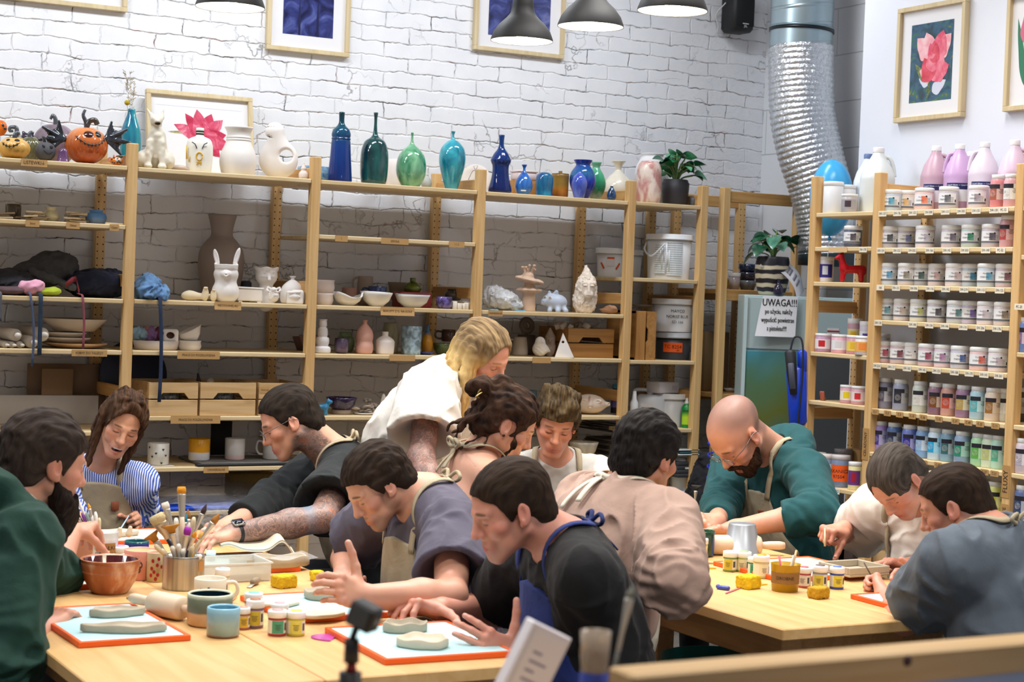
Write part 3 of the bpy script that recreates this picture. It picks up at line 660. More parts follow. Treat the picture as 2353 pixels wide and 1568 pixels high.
pot('vase','large cream vase with a wide trumpet mouth and throwing rings','vase',1,1556,T2,.12,[(95,712),(105,705),(120,640),(116,580),(92,520),(82,497),(80,490),(83,483),(79,475),(82,466),(76,455),(78,430),(94,400)],plain('e8e2dc',.6,var=.06,sc=8.))
P,k=place(1,1820,T2,.13);R=128*k
pr_=[Pe((0,0,R*.95),(R,R*.42,R),k=.02),Pc((0,0,1.6*R),(-.02,0,2.35*R),R*.42,R*.5,k=.03),Pk((.035,-.2,R*1.15),(.035,.2,R*1.15),R*.34,k=.012,op='s'),Pk((-.021,0,2.0*R),(-.023,0,2.6*R),R*.4,k=.004,op='s')]
sculpt('ring_vase','unglazed pale disc vase with a round hole through its body','vase',P,pr_,'efe8e2',.004,BM('efe8e2'))
pot('bud_vase','small white double-gourd bud vase in front of the post','vase',1,1987,T2,.06,[(20,738),(30,728),(31,705),(22,690),(16,683),(19,670),(12,655),(5,640),(5,632)],BM('e6d8d2'))
P,k=place(1,1015,T2,.10);H=.25
cat_=[Pe((0,.02,.055),(.055,.05,.06)),Pe((.005,.0,.12),(.042,.04,.06),k=.03),Pc((.003,-.01,.15),(.0,-.005,.195),.03,.022,k=.02),Pe((.0,-.02,.215),(.027,.036,.027)),Pe((.005,-.05,.205),(.016,.016,.013)),Pc((-.02,.0,.23),(-.043,.005,.268),.013,.003),Pc((.02,.0,.23),(.03,.005,.268),.013,.003),Pc((-.025,-.03,.12),(-.03,-.045,.012),.016,.012),Pc((.025,-.03,.12),(.03,-.045,.012),.016,.012),Pe((-.03,-.055,.01),(.018,.025,.011)),Pe((.03,-.055,.01),(.018,.025,.011)),Pe((-.055,.0,.04),(.03,.045,.042)),Pe((.055,.0,.04),(.03,.045,.042)),Pe((.006,-.062,.198),(.012,.008,.006),op='s',k=.003),Pe((.006,-.058,.198),(.014,.01,.007),op='p',k=.004,col='2a2220'),Pe((-.012,-.046,.222),(.007,.007,.006)),Pe((.014,-.046,.222),(.007,.007,.006))]
sculpt('cat_sculpture','pale clay sphinx cat sculpture sitting with open mouth before the tulip print','sculpture',P,cat_,'dcd4c2',.0035,noise=lambda P:.0025*vnoise(P*60))
P,k=place(1,1170,T2,.10);sculpt('clay_figure','small spotted clay animal lying between the cat and the cream vase','figurine',P,[Pe((0,0,.014),(.04,.02,.014)),Pe((-.035,-.005,.018),(.014,.012,.012)),Pc((.03,0,.01),(.045,0,.006),.008)],'cdb9ac',.003)
def pumpkin(rx,rz,ribs=9,amp=.07,ry=None,z0=None):
 ry=ry or rx;V,F=lathe([(max(0.,math.sin(pi*t)*(1.0)),-math.cos(pi*t))for t in np.linspace(0,1,25)],72);o=[]
 for x,y,z in V:
  a=math.atan2(y,x);m=1-amp*(1-abs(math.cos(a*ribs/2)))**2*math.sqrt(max(0,1-z*z));d=.12*math.exp(-((x*x+y*y)/.06))if z>0 else 0
  o.append((x*m*rx,y*m*ry,(z*(1-d)+1)*rz))
 return o,F
def onpump(rx,rz,a,t,off=.001,ry=None):
 """point on a pumpkin surface: a azimuth from the front, t latitude"""
 ry=ry or rx;return(math.sin(a)*math.cos(t)*(rx+off),-math.cos(a)*math.cos(t)*(ry+off),rz+math.sin(t)*(rz+off))
def disc_on(rx,rz,a,t,w,h,off=.001,rot=0.):
 c=A(onpump(rx,rz,a,t,off));n=nrm((math.sin(a)*math.cos(t)/rx,-math.cos(a)*math.cos(t)/rx,math.sin(t)/rz));X=nrm(np.cross((0,0,1.),n));Y=np.cross(n,X);cr,sr=math.cos(rot),math.sin(rot)
 return frm(lathe([(1,-.6),(.85,.25),(0,.35)],16,False),c,w*(cr*X+sr*Y),h*(-sr*X+cr*Y),n*.004)
STEM=lambda P,r0=.012,r1=.006:tube(crom(P),np.linspace(r0,r1,(len(P)-1)*6+1),10)
def pumpk(label,zm,cx,z,back,rx,rz,mat,marks=(),stem=None,stemcol='3a3f46',rz_=0.,dz=0.,amp=.07,cheek=None,name='pumpkin_lantern'):
 P,k=place(zm,cx,z,back);P[2]+=dz;o=thing(name,label,'pumpkin',P,facecam(P)+rz_)
 obj('shell',*pumpkin(rx,rz,amp=amp),mat,o)
 for nm,sh,m in marks:obj(nm,*sh,m,o)
 if stem:obj('stem',*STEM([A(s)+A([0,0,2*rz*.93])for s in stem]),glaze(stemcol,'5a5f66',30.),o)
 return o
blk=glaze('0c0c0e','1a181c',20.)
def stitches(rx,rz,a0,a1,t0,dip,n,r=.0018,tick=.008,off=.0015):
 L=[onpump(rx,rz,a0+(a1-a0)*i/24,t0-dip*math.sin(pi*i/24),off)for i in range(25)];sh=[tube(L,r,6)]
 for i in range(n):
  a=a0+(a1-a0)*(i+.7)/(n+.4);t=t0-dip*math.sin(pi*(i+.7)/(n+.4));dt=tick/rz
  sh.append(tube([onpump(rx,rz,a,t-dt,off),onpump(rx,rz,a,t+dt,off)],r*1.15,6))
 return J(*sh)
zt=2.16
pumpk('dull purple hollow pumpkin with dark eye slots at the back of the shelf',9,860,zt,.36,.098,.095,glaze('5f5058','94788a',10.,.5),[('eye_hole',disc_on(.098,.095,-.12,.42,.025,.014,.001,-.3),INK()),('eye_hole',disc_on(.098,.095,.75,.30,.02,.016,.001,.2),INK())],[(0,0,-.01),(0,0,.03),(-.012,0,.048),(-.022,0,.03)],'4a4a50',amp=.04)
o=pumpk('big orange jack-o-lantern with stitched grin and black bat wings',9,1360,zt,.12,.094,.083,zramp(((0,'a8451c'),(.5,'c4622c'),(1,'d98a55')),.08,12.,.2),[('eye_hole',disc_on(.094,.083,.12,.58,.021,.019),glaze('2a0a06','4a1408',20.)),('eye_hole',disc_on(.094,.083,.72,.62,.014,.018,.001,-.4),blk),('stitched_mouth',stitches(.094,.083,-.55,1.1,.42,.45,9),blk)],[(0,0,-.01),(-.004,0,.03),(-.016,0,.06),(-.008,0,.085)],'2a2028')
obj('stem_curl',*STEM([(0,0,.165),(.012,.0,.19),(.034,-.005,.195),(.045,0,.178)],.012,.012),glaze('2a2422','57504a',30.),o)
def batwing(s):
 B=A([0,0,0]);tips=[A([s*.02,0,.075]),A([s*.085,-.01,.045]),A([s*.10,-.01,-.01]),A([s*.062,0,-.062])];mids=[A([s*.05,.006,.035]),A([s*.074,.006,.01]),A([s*.06,.006,-.035])]
 pr_=[]
 for t in tips:pr_.append(Pc(B,t,.009,.004,k=.012))
 for i,m in enumerate(mids):
  for a in np.linspace(0,1,7):
   q=tips[i]*(1-a)+tips[i+1]*a;q=q*(1-.35*math.sin(pi*a))+A([0,.012*math.sin(pi*a),0]);pr_.append(Pc(B,q,.006,.0035,k=.008))
 return sdf(pr_,.003)
for s,lp in((-1,(-.098,-.03,.105)),(1,(.085,-.012,.115))):
 V,F=batwing(s);w=obj('bat_wing',V,F,glaze('15181f','3a424e',25.,.06),o);w.location=lp;w.scale=(1.0,)*3
pumpk('yellow ochre jack-o-lantern with a stitched smile at the shelf edge',9,215,zt,.08,.069,.046,zramp(((0,'b98a34'),(.6,'d3a452'),(1,'d8a860')),.3,9.,.2),[('eye',disc_on(.069,.046,-.5,.75,.009,.008,.0008),INK()),('eye',disc_on(.069,.046,.25,.75,.012,.009,.0008,.2),INK()),('stitched_mouth',stitches(.069,.046,-.85,.35,.42,.35,5,.0016,.006),INK())],[(0,0,-.005),(.005,0,.02),(.015,0,.028),(.02,0,.018)])
pumpk('small matt grey jack-o-lantern with a crooked smile',9,715,zt,.08,.044,.042,plain('4c4b50',.7,var=.2),[('eye',disc_on(.044,.042,-.2,.5,.009,.005,.0008,-.7),INK()),('eye',disc_on(.044,.042,.7,.45,.009,.008,.0008,.5),INK()),('mouth',tube([onpump(.044,.042,-.15+.9*i/12,.05-.28*math.sin(pi*i/12)-.1*i/12,.001)for i in range(13)],.0016,6),INK())],[(0,0,-.004),(-.005,0,.014),(-.012,0,.03)],'2a2628')
pumpk('olive green ribbed pumpkin behind the yellow jack-o-lantern',9,480,zt,.24,.052,.058,glaze('4a4a30','7d7a58',14.),[],[(0,0,-.008),(-.006,0,.012),(.0,0,.024),(.012,0,.02)],amp=.12,name='ribbed_pumpkin')
pumpk('mustard yellow pumpkin with a curled blue-grey stem at the back',9,230,zt,.36,.07,.06,plain('b09838',.35,var=.15),[],[(0,0,-.008),(.006,0,.022),(.002,0,.045),(-.022,0,.045),(-.024,0,.03),(-.008,0,.03)],'34404c',name='ribbed_pumpkin')
pumpk('orange pumpkin cut by the left edge of the photo, on top of the pile',9,-20,zt,.30,.032,.036,plain('d86a1c',.08,var=.2),[('eye',disc_on(.032,.036,.45,.3,.006,.008),blk),('eye',disc_on(.032,.036,.8,-.1,.008,.006),blk)],None,dz=.11)
sculpt('clay_bud','small dark violet flower-like clay lump behind the ribbed pumpkin','figurine',on(62,zt,Y=YF+.42)+A([0,0,.1]),[Pe((0,0,.02),(.03,.02,.02)),Pc((-.01,0,.03),(-.02,0,.045),.01,.006),Pc((.01,0,.03),(.02,0,.045),.01,.006)],'3a3040',.003,colmat(.15))
pot('bell_figurine','small glossy purple dome beside the grey jack-o-lantern','figurine',9,1000,zt,.05,[(98,1045),(100,1035),(85,990),(78,930),(70,870),(45,835),(4,826)],glaze('5a3a60','7d5a84',16.),0)
P,k=place(9,1850,zt,.05);o=thing('pumpkin_mug','small orange spotted animal-face mug at the shelf end','mug',P,facecam(P));rx,rz=.028,.021
obj('body',*pumpkin(rx,rz*.95,8,.05),plain('d9781c',.08,var=.15),o)
for a,t,w in((.05,.25,.008),(.62,.25,.006)):obj('eye',*J(disc_on(rx,rz,a,t,w,w*1.1,.0008)),plain('f4f4f4',.1),o);obj('pupil',*disc_on(rx,rz,a+.06,t+.1,w*.45,w*.45,.0025),blk,o)
obj('spot',*J(*[disc_on(rx,rz,a,t,.0042,.0036,.0008)for a,t in((.3,-.05),(.15,-.5),(.5,-.35),(.75,-.45),(-.8,.2),(-.7,-.4),(-.35,-.55),(-.5,.6))]),blk,o)
obj('ear',*J(tube([(-.028+.007*math.cos(t),0,.026+.008*math.sin(t))for t in np.linspace(0,2*pi,13)],.0025,8),tube([(-.012,0,.036),(-.012,0,.047)],.003,8)),plain('d98a80',.2),o)
obj('tuft',*ell((.012,0,.04),(.016,.01,.006)),glaze('1a2a1c','2f4a34',30.),o)
o=pot('bottle_vase','teal blue bottle vase holding dried twigs behind the orange jack-o-lantern','vase',1,850,zt,.34,[(50,660),(62,640),(70,540),(72,460),(62,390),(42,330),(28,290),(24,258)],glaze('0d5f88','35a8a4',12.,.06,.3))
PT=A(o.location)+A([0,0,.14]);k=o['k'];tz=390*k;o=thing('dried_twigs','dried grass twigs with a yellow ball flower standing in the teal vase','dried flowers',A(o.location)+A([0,0,tz-.12]))
rr=random.Random(9)
for dx,L in((-.035,.2),(-.012,.19),(.01,.16)):
 sh=[tube(crom([(0,0,0),(dx*.2,0,.12),(dx,0,.1+L)],5),.0009,5)]
 for i in range(22):
  t=rr.uniform(.45,1);q=A([dx*t*t,0,(.1+L)*t]);sh.append(tube([q,q+A([rr.uniform(-.016,.016),rr.uniform(-.01,.01),.012])],[.0011,.0016],5))
 obj('twig',*J(*sh),plain('b8ab94',.8),o)
obj('ball_flower',*ell((-.025,-.01,.155),.012),plain('b8a020',.9,bump=.5,sc=200.),o);obj('twig',*tube([(0,0,0),(-.025,-.01,.15)],.001,5),plain('7a8a50',.8),o)
z=1.902
pot('cup','brown glass-like beaker at the left end of the second shelf','cup',1,85,z,.3,[(45,1010),(50,1000),(52,900)],glaze('4a3c22','6a5a3a',12.))
pot('round_vase','small cream pot with a flared neck between heaps of wooden slats','vase',1,332,z,.16,[(30,1018),(40,1012),(55,985),(50,965),(34,945),(30,938),(40,921)],plain('d8d0ae',.2,var=.04))
pot('round_vase','small sky blue round pot with a wide mouth beside wood offcuts','vase',1,628,z,.16,[(45,1035),(58,1025),(69,990),(60,962),(42,955),(46,943)],zramp(((0,'a8b8d8'),(.5,'5f98dc'),(1,'6aa0e0')),.1,10.,.2))
def slats(label,zm,cx,n,w,seed):
 P,k=place(zm,cx,z,.14);r_=random.Random(seed)
 for i in range(n):
  L=r_.uniform(.05,.085);sh=xf(box(-L/2,L/2,-.009,.009,0,.006),(0,0,0),(r_.uniform(-.1,.1),r_.uniform(-.12,.12),r_.uniform(-.5,.5)));o=obj('wood_slat',*sh,wood('c9b79a','b09a7a',0,knots=False),smooth=False)  # plain wooden slat from the heap
  o.location=(P[0]+r_.uniform(-w,w)*(1-.5*i/n),P[1]+r_.uniform(-.05,.05),P[2]+.005+.0062*(i//2));tag(o,label,'wood strip',label)
slats('short bare wooden stick in a heap left of the small cream pot',1,205,12,.045,1)
slats('short bare wooden stick in a heap right of the small cream pot',1,480,14,.05,2)
slats('short bare wooden stick at the left edge of the second shelf',1,15,7,.02,3)
for i in range(3):
 o=obj('wood_offcut',*box(-.013,.013,-.012,.012,0,.008,.001),wood('e2cfa8','d2ba8c',0,knots=False),smooth=False);o.location=tuple(on((712+36*i)/2.851,z,Y=YF+.05));tag(o,'pale wooden block in the short row by the 12 mm label','wood block','three blocks by the label')
def clothheap(name,label,cat_,P,prims,mat,amp=.012,h=.006,fr=22.,seed=0,rz=0.):
 def nz(Q):return amp*(np.abs(vnoise(Q*A([fr,fr,fr*.5])+3*vnoise(Q*9.,5)[...,None],seed))-.35)+amp*.4*vnoise(Q*fr*2.3,3)
 V,F=sdf(prims,h,noise=nz);o=obj(name,V,F,mat);o.location=tuple(P);o.rotation_euler=(0,0,rz);return tag(o,label,cat_)
z=1.58
B=on(120,z,Y=YF+.22)
clothheap('folded_apron','grey apron bundled at the back of the third shelf, highest of the heap','apron',B,[Pe((.02,.05,.13),(.11,.09,.07)),Pe((-.06,.04,.09),(.12,.09,.06)),Pc((-.1,-.06,.1),(.06,-.12,.04),.02,.016)],cloth('4a4a4c'),.014)
clothheap('folded_apron','navy blue apron bundled with a dark red strap','apron',B+A([.2,0,0]),[Pe((0,0,.06),(.15,.12,.065)),Pe((.07,.03,.07),(.10,.1,.06))],cloth('1a2038'),.014)
clothheap('folded_apron','charcoal apron bundled at the left end of the third shelf','apron',B+A([-.19,-.02,0]),[Pe((0,0,.05),(.12,.12,.06)),Pe((-.1,.02,.06),(.12,.1,.05))],cloth('2f3138'),.014)
clothheap('folded_apron','pink cloth lying on the edge of the third shelf','apron',on(70,z,Y=YF+.07),[Pe((0,0,.035),(.055,.05,.03)),Pe((.03,-.01,.045),(.03,.03,.025))],cloth('e8a8c0'),.012)
clothheap('folded_apron','lime yellow cloth beside the pink one','apron',on(105,z,Y=YF+.07),[Pe((0,0,.02),(.06,.05,.018)),Pe((.03,0,.025),(.03,.04,.015))],cloth('a8b830'),.01)
clothheap('folded_apron','mauve brown cloth at the left end of the shelf edge','apron',on(22,z,Y=YF+.07),[Pe((0,0,.02),(.07,.05,.02))],cloth('5a4448'),.01)
clothheap('denim_apron','washed blue denim apron crumpled beside the post','apron',on(346,z,Y=YF+.06),[Pe((0,.03,.055),(.06,.06,.055)),Pe((-.02,-.01,.035),(.05,.06,.045)),Pe((.05,-.01,.02),(.025,.06,.045))],cloth('3d6a9c',c2='7fa4cc'),.02,.005,30.)
def strap(label,px,z0,z1,w,c,back=-.004,sway=0.):
 P0=on(px,z0,Y=YF-.006);n=8;pts=[P0+A([sway*math.sin(3*t)*.02+sway*t*.02,-.004*t,-(z0-z1)*t])for t in np.linspace(0,1,n)]
 pts=[P0+A([0,.08,.012]),P0+A([0,.015,.008])]+pts
 return tag(obj('apron_strap',*ribbon(pts,[(w/2,0,0)],.001),cloth(c)),label,'strap')
strap('red apron strap hanging over the shelf edge',190,1.585,1.36,.010,'8a4450',sway=.3);strap('dark teal apron strap hanging beside the rolling pins',94,1.585,1.33,.018,'22344a');strap('thin grey-blue apron strap hanging to below the rolling pins',70,1.585,1.28,.010,'4a5674',sway=.6);strap('dark blue strap hanging from the denim apron past the lower shelf',368,1.585,1.13,.016,'22304e',sway=.4);strap('grey apron strap hanging at the left edge',2,1.585,1.47,.010,'5a5a62')
for q,(a,b)in enumerate((((on(150,1.63,Y=YF+.09)),(on(175,1.66,Y=YF+.1))),)):tag(obj('apron_strap',*ribbon([a,(a+b)/2+A([0,-.02,.01]),b,b+A([.01,-.02,-.06])],[(0,0,.012)]),cloth('8a3038')),'dark red strap lying over the navy apron','strap')
z=1.354
def rollpin(label,px,back,r,L,dz=0.,ang=0.):
 P=on(px,z+r+dz+.0005,Y=YF+back);o=thing('rolling_pin',label,'rolling pin',P,ang,'rolling pins on the shelf')
 obj('roller',*xf(lathe([(0,0),(r,.004),(r,L-.004),(0,L)],24,False),(0,0,0),(-pi/2,0,0)),plain('d9cfc4',.6,var=.05),o);obj('handle',*xf(lathe([(0,-.06),(r*.42,-.058),(r*.45,-.03),(r*.3,0),(0,0)],16,False),(0,0,0),(-pi/2,0,0)),plain('e6ddd2',.5),o)
for lab,px,r,dz in(('thin rolling pin at the left end of its row',12,.0135,0),('thin rolling pin second from the left in its row',28,.0135,0),('thin rolling pin third from the left in its row',46,.0145,0),('thick rolling pin resting on the thin ones',36,.0265,.029),('rolling pin standing apart with its end to the front beside the moulds',74,.0265,0),('thick rolling pin lying behind the hanging teal strap',97,.03,.03)):rollpin(lab,px,.07 if dz==0 else .075,r,.34,dz)
def plate(label,px,z,back,r,h,c,rim=.8,cat_='plate',name='plate',grp=None):
 P=on(px,z+.0005,Y=YF+back);o=obj(name,*lathe([(0,0),(r*.62,0),(r,h),(r,h+.004),(r*.97,h+.005),(r*.6,.006),(0,.005)],40,False),BM(c));o.location=tuple(P);return tag(o,label,cat_,grp)
plate('large wooden mould plate at the bottom of the stack',172,z,.2,.14,.018,'c8a27a');plate('pale mould plate second in the stack',152,z+.024,.2,.105,.018,'d8cbbb');plate('pale mould plate third in the stack',146,z+.047,.2,.10,.018,'cfc2b2');plate('wide shallow bowl mould on top of the stack',170,z+.075,.2,.14,.05,'d6c6b0',.5)
for lab,px,py,w,h,c,Y in(('brown cardboard sheet leaning on the wall behind the woman',150,1000,.36,.62,'7a6450',8.02),('white board leaning on the wall at the far left',60,1200,.62,.48,'d8d6d6',7.96),('light wooden panel leaning on the wall left of the woman',128,1000,.14,.6,'8f7458',7.97)):
 P=at(px,py,Y=Y);P[2]=1.02;tag(xo:=obj('leaning_board',*box(-w/2,w/2,-.006,.006,0,h-.35,.002),plain(c,.7,var=.08)),lab,'board');xo.location=(P[0],P[1],1.001)
P=on(303,1.066,Y=YF+.42);tag(xo:=obj('banding_wheel',*xf(lathe([(0,0),(.155,0),(.16,.006),(.155,.012),(0,.012)],48,False),(0,0,.16),(pi/2-.12,0,0)),plain('232b42',.6)),'large dark navy round disc leaning behind the first crate','disc');xo.location=tuple(P)
z=1.58;WB='ece6e2'
pot('vase','tall unglazed dusky vase with a funnel neck standing at the back by the brick','vase',1,1440,z,.40,[(90,1560),(110,1545),(135,1430),(150,1320),(140,1230),(105,1175),(75,1140),(70,1110),(78,1060),(94,998)],BM('9d8f88'))
P,k=place(1,1475,z,.10)
rb=[Pe((0,0,.045),(.062,.055,.058)),Pe((0,0,.125),(.056,.05,.045),k=.03),Pk((0,0,.15),(0,0,.171),.052,.054,k=.01),Pk((0,0,.155),(0,0,.18),.046,.05,k=.003,op='s'),Pe((0,-.052,.125),(.022,.012,.016)),Pe((0,-.064,.128),(.005,.005,.004),k=.003),Pc((-.008,-.063,.12),(0,-.066,.115),.003,k=.002),Pc((.008,-.063,.12),(0,-.066,.115),.003,k=.002),Pe((-.046,0,.20),(.012,.007,.04),Euler((0,-.25,0)).to_matrix()and A(Euler((0,-.25,0)).to_matrix())),Pe((.046,0,.205),(.012,.007,.045),A(Euler((0,.25,0)).to_matrix())),Pe((.046,-.009,.205),(.007,.006,.034),A(Euler((0,.25,0)).to_matrix()),op='s',k=.003),Pe((-.046,-.009,.2),(.007,.006,.03),A(Euler((0,-.25,0)).to_matrix()),op='s',k=.003)]
sculpt('rabbit_vase','white unglazed vase with rabbit face and two upright ears','vase',P,rb,WB,.0028,BM(WB))
P,k=place(1,1740,z,.22)
hd=[Pc((0,0,.0),(0,0,.06),.042,.034),Pe((0,0,.12),(.05,.045,.042),k=.02),Pk((0,0,.125),(0,0,.165),.045,.056,k=.015),Pk((0,0,.14),(0,0,.18),.036,.05,op='s',k=.004),Pc((0.012,-.045,.125),(.014,-.058,.108),.006,.009,k=.008),Pe((-.01,-.046,.135),(.004,.003,.004),op='s',k=.002),Pe((.032,-.038,.135),(.004,.003,.004),op='s',k=.002),Pc((.0,-.043,.092),(.028,-.036,.095),.002,op='s',k=.003)]
sculpt('head_vase','white unglazed head-shaped vase with a wavy open top','vase',P,hd,WB,.003,BM(WB),noise=lambda P:.003*np.sin(np.arctan2(P[...,1],P[...,0])*5)*(P[...,2]>.15))
P,k=place(1,1640,z,.14);o=thing('lidded_box','white unglazed rectangular box with a loose flat lid','box',P,facecam(P));obj('box_body',*box(-.06,.055,-.035,.035,.006,.062,.004),BM(WB),o,False)
obj('lid',*xf(box(-.062,.06,-.037,.037,.0625,.07,.002),(0,0,0),(0,.02,0)),BM('f0ebe8'),o,False);obj('foot',*J(*[box(x-.008,x+.008,y-.008,y+.008,0,.006)for x in(-.045,.04)for y in(-.025,.025)]),BM(WB),o,False)
P,k=place(1,1790,z,.06)
sh=[Pe((0,0,.036),(.026,.022,.03)),Pe((0,-.012,.062),(.014,.013,.013),k=.008),Pe((-.006,-.024,.058),(.003,.002,.003),op='s',k=.002),Pe((.006,-.024,.058),(.003,.002,.003),op='s',k=.002)]+chain([(.013,-.005,.066),(.026,-.005,.072),(.031,-.008,.06),(.024,-.012,.055)],.005,.003)+chain([(-.013,-.005,.066),(-.026,-.005,.072),(-.031,-.008,.06),(-.024,-.012,.055)],.005,.003)
sculpt('sheep_figurine','little white clay ram with curled horns and woolly chest','figurine',P,sh,WB,.002,BM(WB),noise=lambda P:.0022*vnoise(P*190)*(P[...,2]<.055))
pot('bottle_vase','white unglazed bottle vase with a short flared neck behind the eye vase','vase',1,1912,z,.16,[(60,1562),(74,1550),(80,1500),(66,1450),(30,1415),(14,1405),(12,1395),(22,1384)],BM(WB))
P,k=place(1,1930,z,.05)
ey=[Pb((0,0,.03),(.04,.016,.03),rd=.008),Pb((.012,0,.05),(.026,.014,.016),rd=.008),Pe((0,-.016,.034),(.018,.008,.010),k=.004),Pc((-.022,-.017,.052),(.02,-.017,.055),.005,k=.004),Pe((0,-.024,.034),(.006,.005,.006),k=.002),Pe((0,-.029,.034),(.003,.003,.003),op='s',k=.001)]+chain([(-.022,-.018,.033),(0,-.021,.045),(.022,-.018,.034),(0,-.02,.024),(-.022,-.018,.033)],.0022,.002)
sculpt('eye_plaque','white clay block vase with a carved eye on its face','sculpture',P,ey,WB,.002,BM(WB))
P,k=place(1,1300,z,.10)
sculpt('foot_sculpture','pair of cream clay feet lying down with the soles to the front','sculpture',P,[Pe((-.04,.02,.022),(.038,.026,.022)),Pc((-.04,.02,.022),(.02,0,.02),.02,.014),Pe((.03,-.01,.032),(.015,.012,.032)),Pe((.066,-.005,.028),(.014,.012,.028)),Pc((.05,.03,.02),(.066,0,.016),.014,.01),Pc((.025,-.021,.06),(.036,-.021,.06),.005,k=.003),Pc((.062,-.016,.052),(.072,-.016,.05),.004,k=.003)],'e2d2b4',.003,BM('e2d2b4'))
tag(xo:=obj('dark_block',*box(-.025,.025,-.03,.03,0,.10,.01),plain('2c3444',.5)),'dark blue block at the back between the rabbit vase and the head vase','block');xo.location=tuple(on(562,z,Y=YF+.42))
z=1.355
P=on(358,z,Y=YF+.12)
def oval(name,label,cat_,P,rx,ry,h,c,th=.006,rz=0.,n=36,fl=1.12):
 V,F=lathe([(0,0),(.86,0),(.93,.15),(1,1),(1-th/rx,1),(.9-th/rx,.2),(0,.14)],n,False);o=obj(name,[(x*rx,y*ry,z_*h)for x,y,z_ in V],F,BM(c));o.location=tuple(P);o.rotation_euler=(0,0,rz);return tag(o,label,cat_)
oval('oval_dish','long pale oval dish filled with coloured clay scraps','dish',P,.105,.06,.042,'d8ccc2')
for lab,dx,c,r in(('light blue crumpled cloth scrap in the oval dish',-.075,'7f9aa8',.04),('violet clay scrap in the oval dish',-.025,'7a5a88',.038),('wine red clay scrap in the oval dish',.01,'5a2a3c',.035),('pinkish brown clay scrap in the oval dish',-.05,'9a6a60',.03)):
 clothheap('clay_scrap',lab,'scrap',P+A([dx,.01,.045]),[Pe((0,0,.02),(r,r*.8,.03)),Pe((.01,.0,.035),(r*.6,r*.5,.02))],cloth(c),.012,.004,40.,int(r*1000))
sculpt('hollow_block','white clay block with a round dark hole lying in the oval dish','sculpture',P+A([.065,0,.03]),[Pb((0,0,.035),(.036,.03,.03),rd=.012),Pe((0,-.03,.037),(.018,.02,.015),op='s',k=.004),Pe((0,-.022,.037),(.018,.02,.015),op='p',k=.004,col='5a3a2a')],WB,.003)
def wavybowl(label,px,z,back,r0,r1,h,c,lob=5,wv=.1,dz=0.,name='bowl',grp=None,sl=(0,0),mat=None,hw=.0,n=60):
 P=on(px,z+dz+.0005,Y=YF+back);V,F=lathe([(0,0),(r0,0),(r0*1.05,h*.06),((r0+r1)*.55,h*.4),(r1*.93,h*.8),(r1,h),(r1-.005,h),(r1*.9-.005,h*.78),(r0*1.05,h*.2),(0,h*.14)],n,False);o=[]
 for x,y,q in V:
  a=math.atan2(y,x);t=q/h;m=1+wv*t*math.sin(lob*a+px);o.append((x*m,y*m,q+hw*h*t*t*math.sin(lob*a*.5+1+px)+sl[0]*x*t+sl[1]*y*t))
 b=obj(name,o,F,mat or BM(c));b.location=tuple(P);return tag(b,label,'bowl',grp)
wavybowl('squat cream bowl with a pinched rim, lower of the pair of stacked bowls',435,z,.12,.045,.052,.045,'e4dbd2',4,.05);wavybowl('cream bowl with a raised spout, upper of the pair of stacked bowls',435,z,.12,.034,.05,.05,'e6ddd4',2,.04,.046,sl=(.5,0))
def crate(label,px,z,back,w,d,h,c=('dcb988','c99f66'),rz=0.,group=None,slot=.03):
 P=on(px,z+.0005,Y=YF+back);o=thing('wooden_crate',label,'crate',P,rz,group);t=.012;m=wood(c[0],c[1],0);g=.006;hb=(h-g)/2
 fr=box(-w/2,w/2,-d/2,-d/2+t,0,hb,.002);s=.055
 top=prism([(-w/2,hb+g),(-s-.016,hb+g),(-s+.006,hb+g+.026),(s-.006,hb+g+.026),(s+.016,hb+g),(w/2,hb+g),(w/2,h),(-w/2,h)],0,t);top=([(x,-d/2+t-q,y)for x,y,q in top[0]],top[1])
 obj('front_slat',*fr,m,o,False);obj('front_slat',*top,m,o,False)
 for y in(d/2-t,):obj('back_slat',*J(box(-w/2,w/2,y,y+t,0,hb),box(-w/2,w/2,y,y+t,hb+g,h)),m,o,False)
 for x in(-w/2,w/2-t):obj('side_slat',*J(box(x,x+t,-d/2+t,d/2-t,0,hb),box(x,x+t,-d/2+t,d/2-t,hb+g,h)),m,o,False)
 obj('bottom_board',*box(-w/2+t,w/2-t,-d/2+t,d/2-t,.002,.01),m,o,False);return o
z=1.066
c1=crate('open pine crate at the left end of the crate row',373,z,.17,.225,.31,.148);c2=crate('open pine crate in the middle of the crate row',497,z,.17,.262,.31,.150);c3=crate('open pine crate with a small paper tag, right end of the row',619,z,.17,.225,.31,.150)
o=tapestrip(c3,'PRASA MAS',(-.085,-.155,.118),.045,.028,size=.0085,name='paper_tag')
sculpt('clay_sherd','dark clay sherd sticking out of the middle crate','sherd',on(457,z,Y=YF+.2)+A([0,0,.15]),[Pc((0,0,-.05),(-.01,0,.03),.02,.004)],'2e2a2c',.003)
sculpt('clay_sherd','pale clay lump sticking out of the middle crate','sherd',on(480,z,Y=YF+.2)+A([0,0,.14]),[Pe((0,0,0),(.02,.02,.022))],'c8b8a8',.003)
for lab,x in(('grey speckled vessel inside the left crate',380),('dark speckled vessel inside the middle crate',504)):
 tag(xo:=obj('speckled_bowl',*lathe([(0,0),(.05,0),(.07,.06),(.072,.1),(.066,.1),(0,.02)],28,False),glaze('2a2a2c','6a665c',60.)),lab,'bowl');xo.location=tuple(on(x,z+.011,Y=YF+.12))
z=.838
P=on(560,z,Y=YF+.2);tag(xo:=obj('ware_board',*box(-.26,.26,-.17,.17,0,.012,.002),plain('7a7876',.6,var=.3,sc=20.)),'grey clay-dusted ware board under the yellow and pink mugs','board');xo.location=tuple(P+A([0,0,.001]))
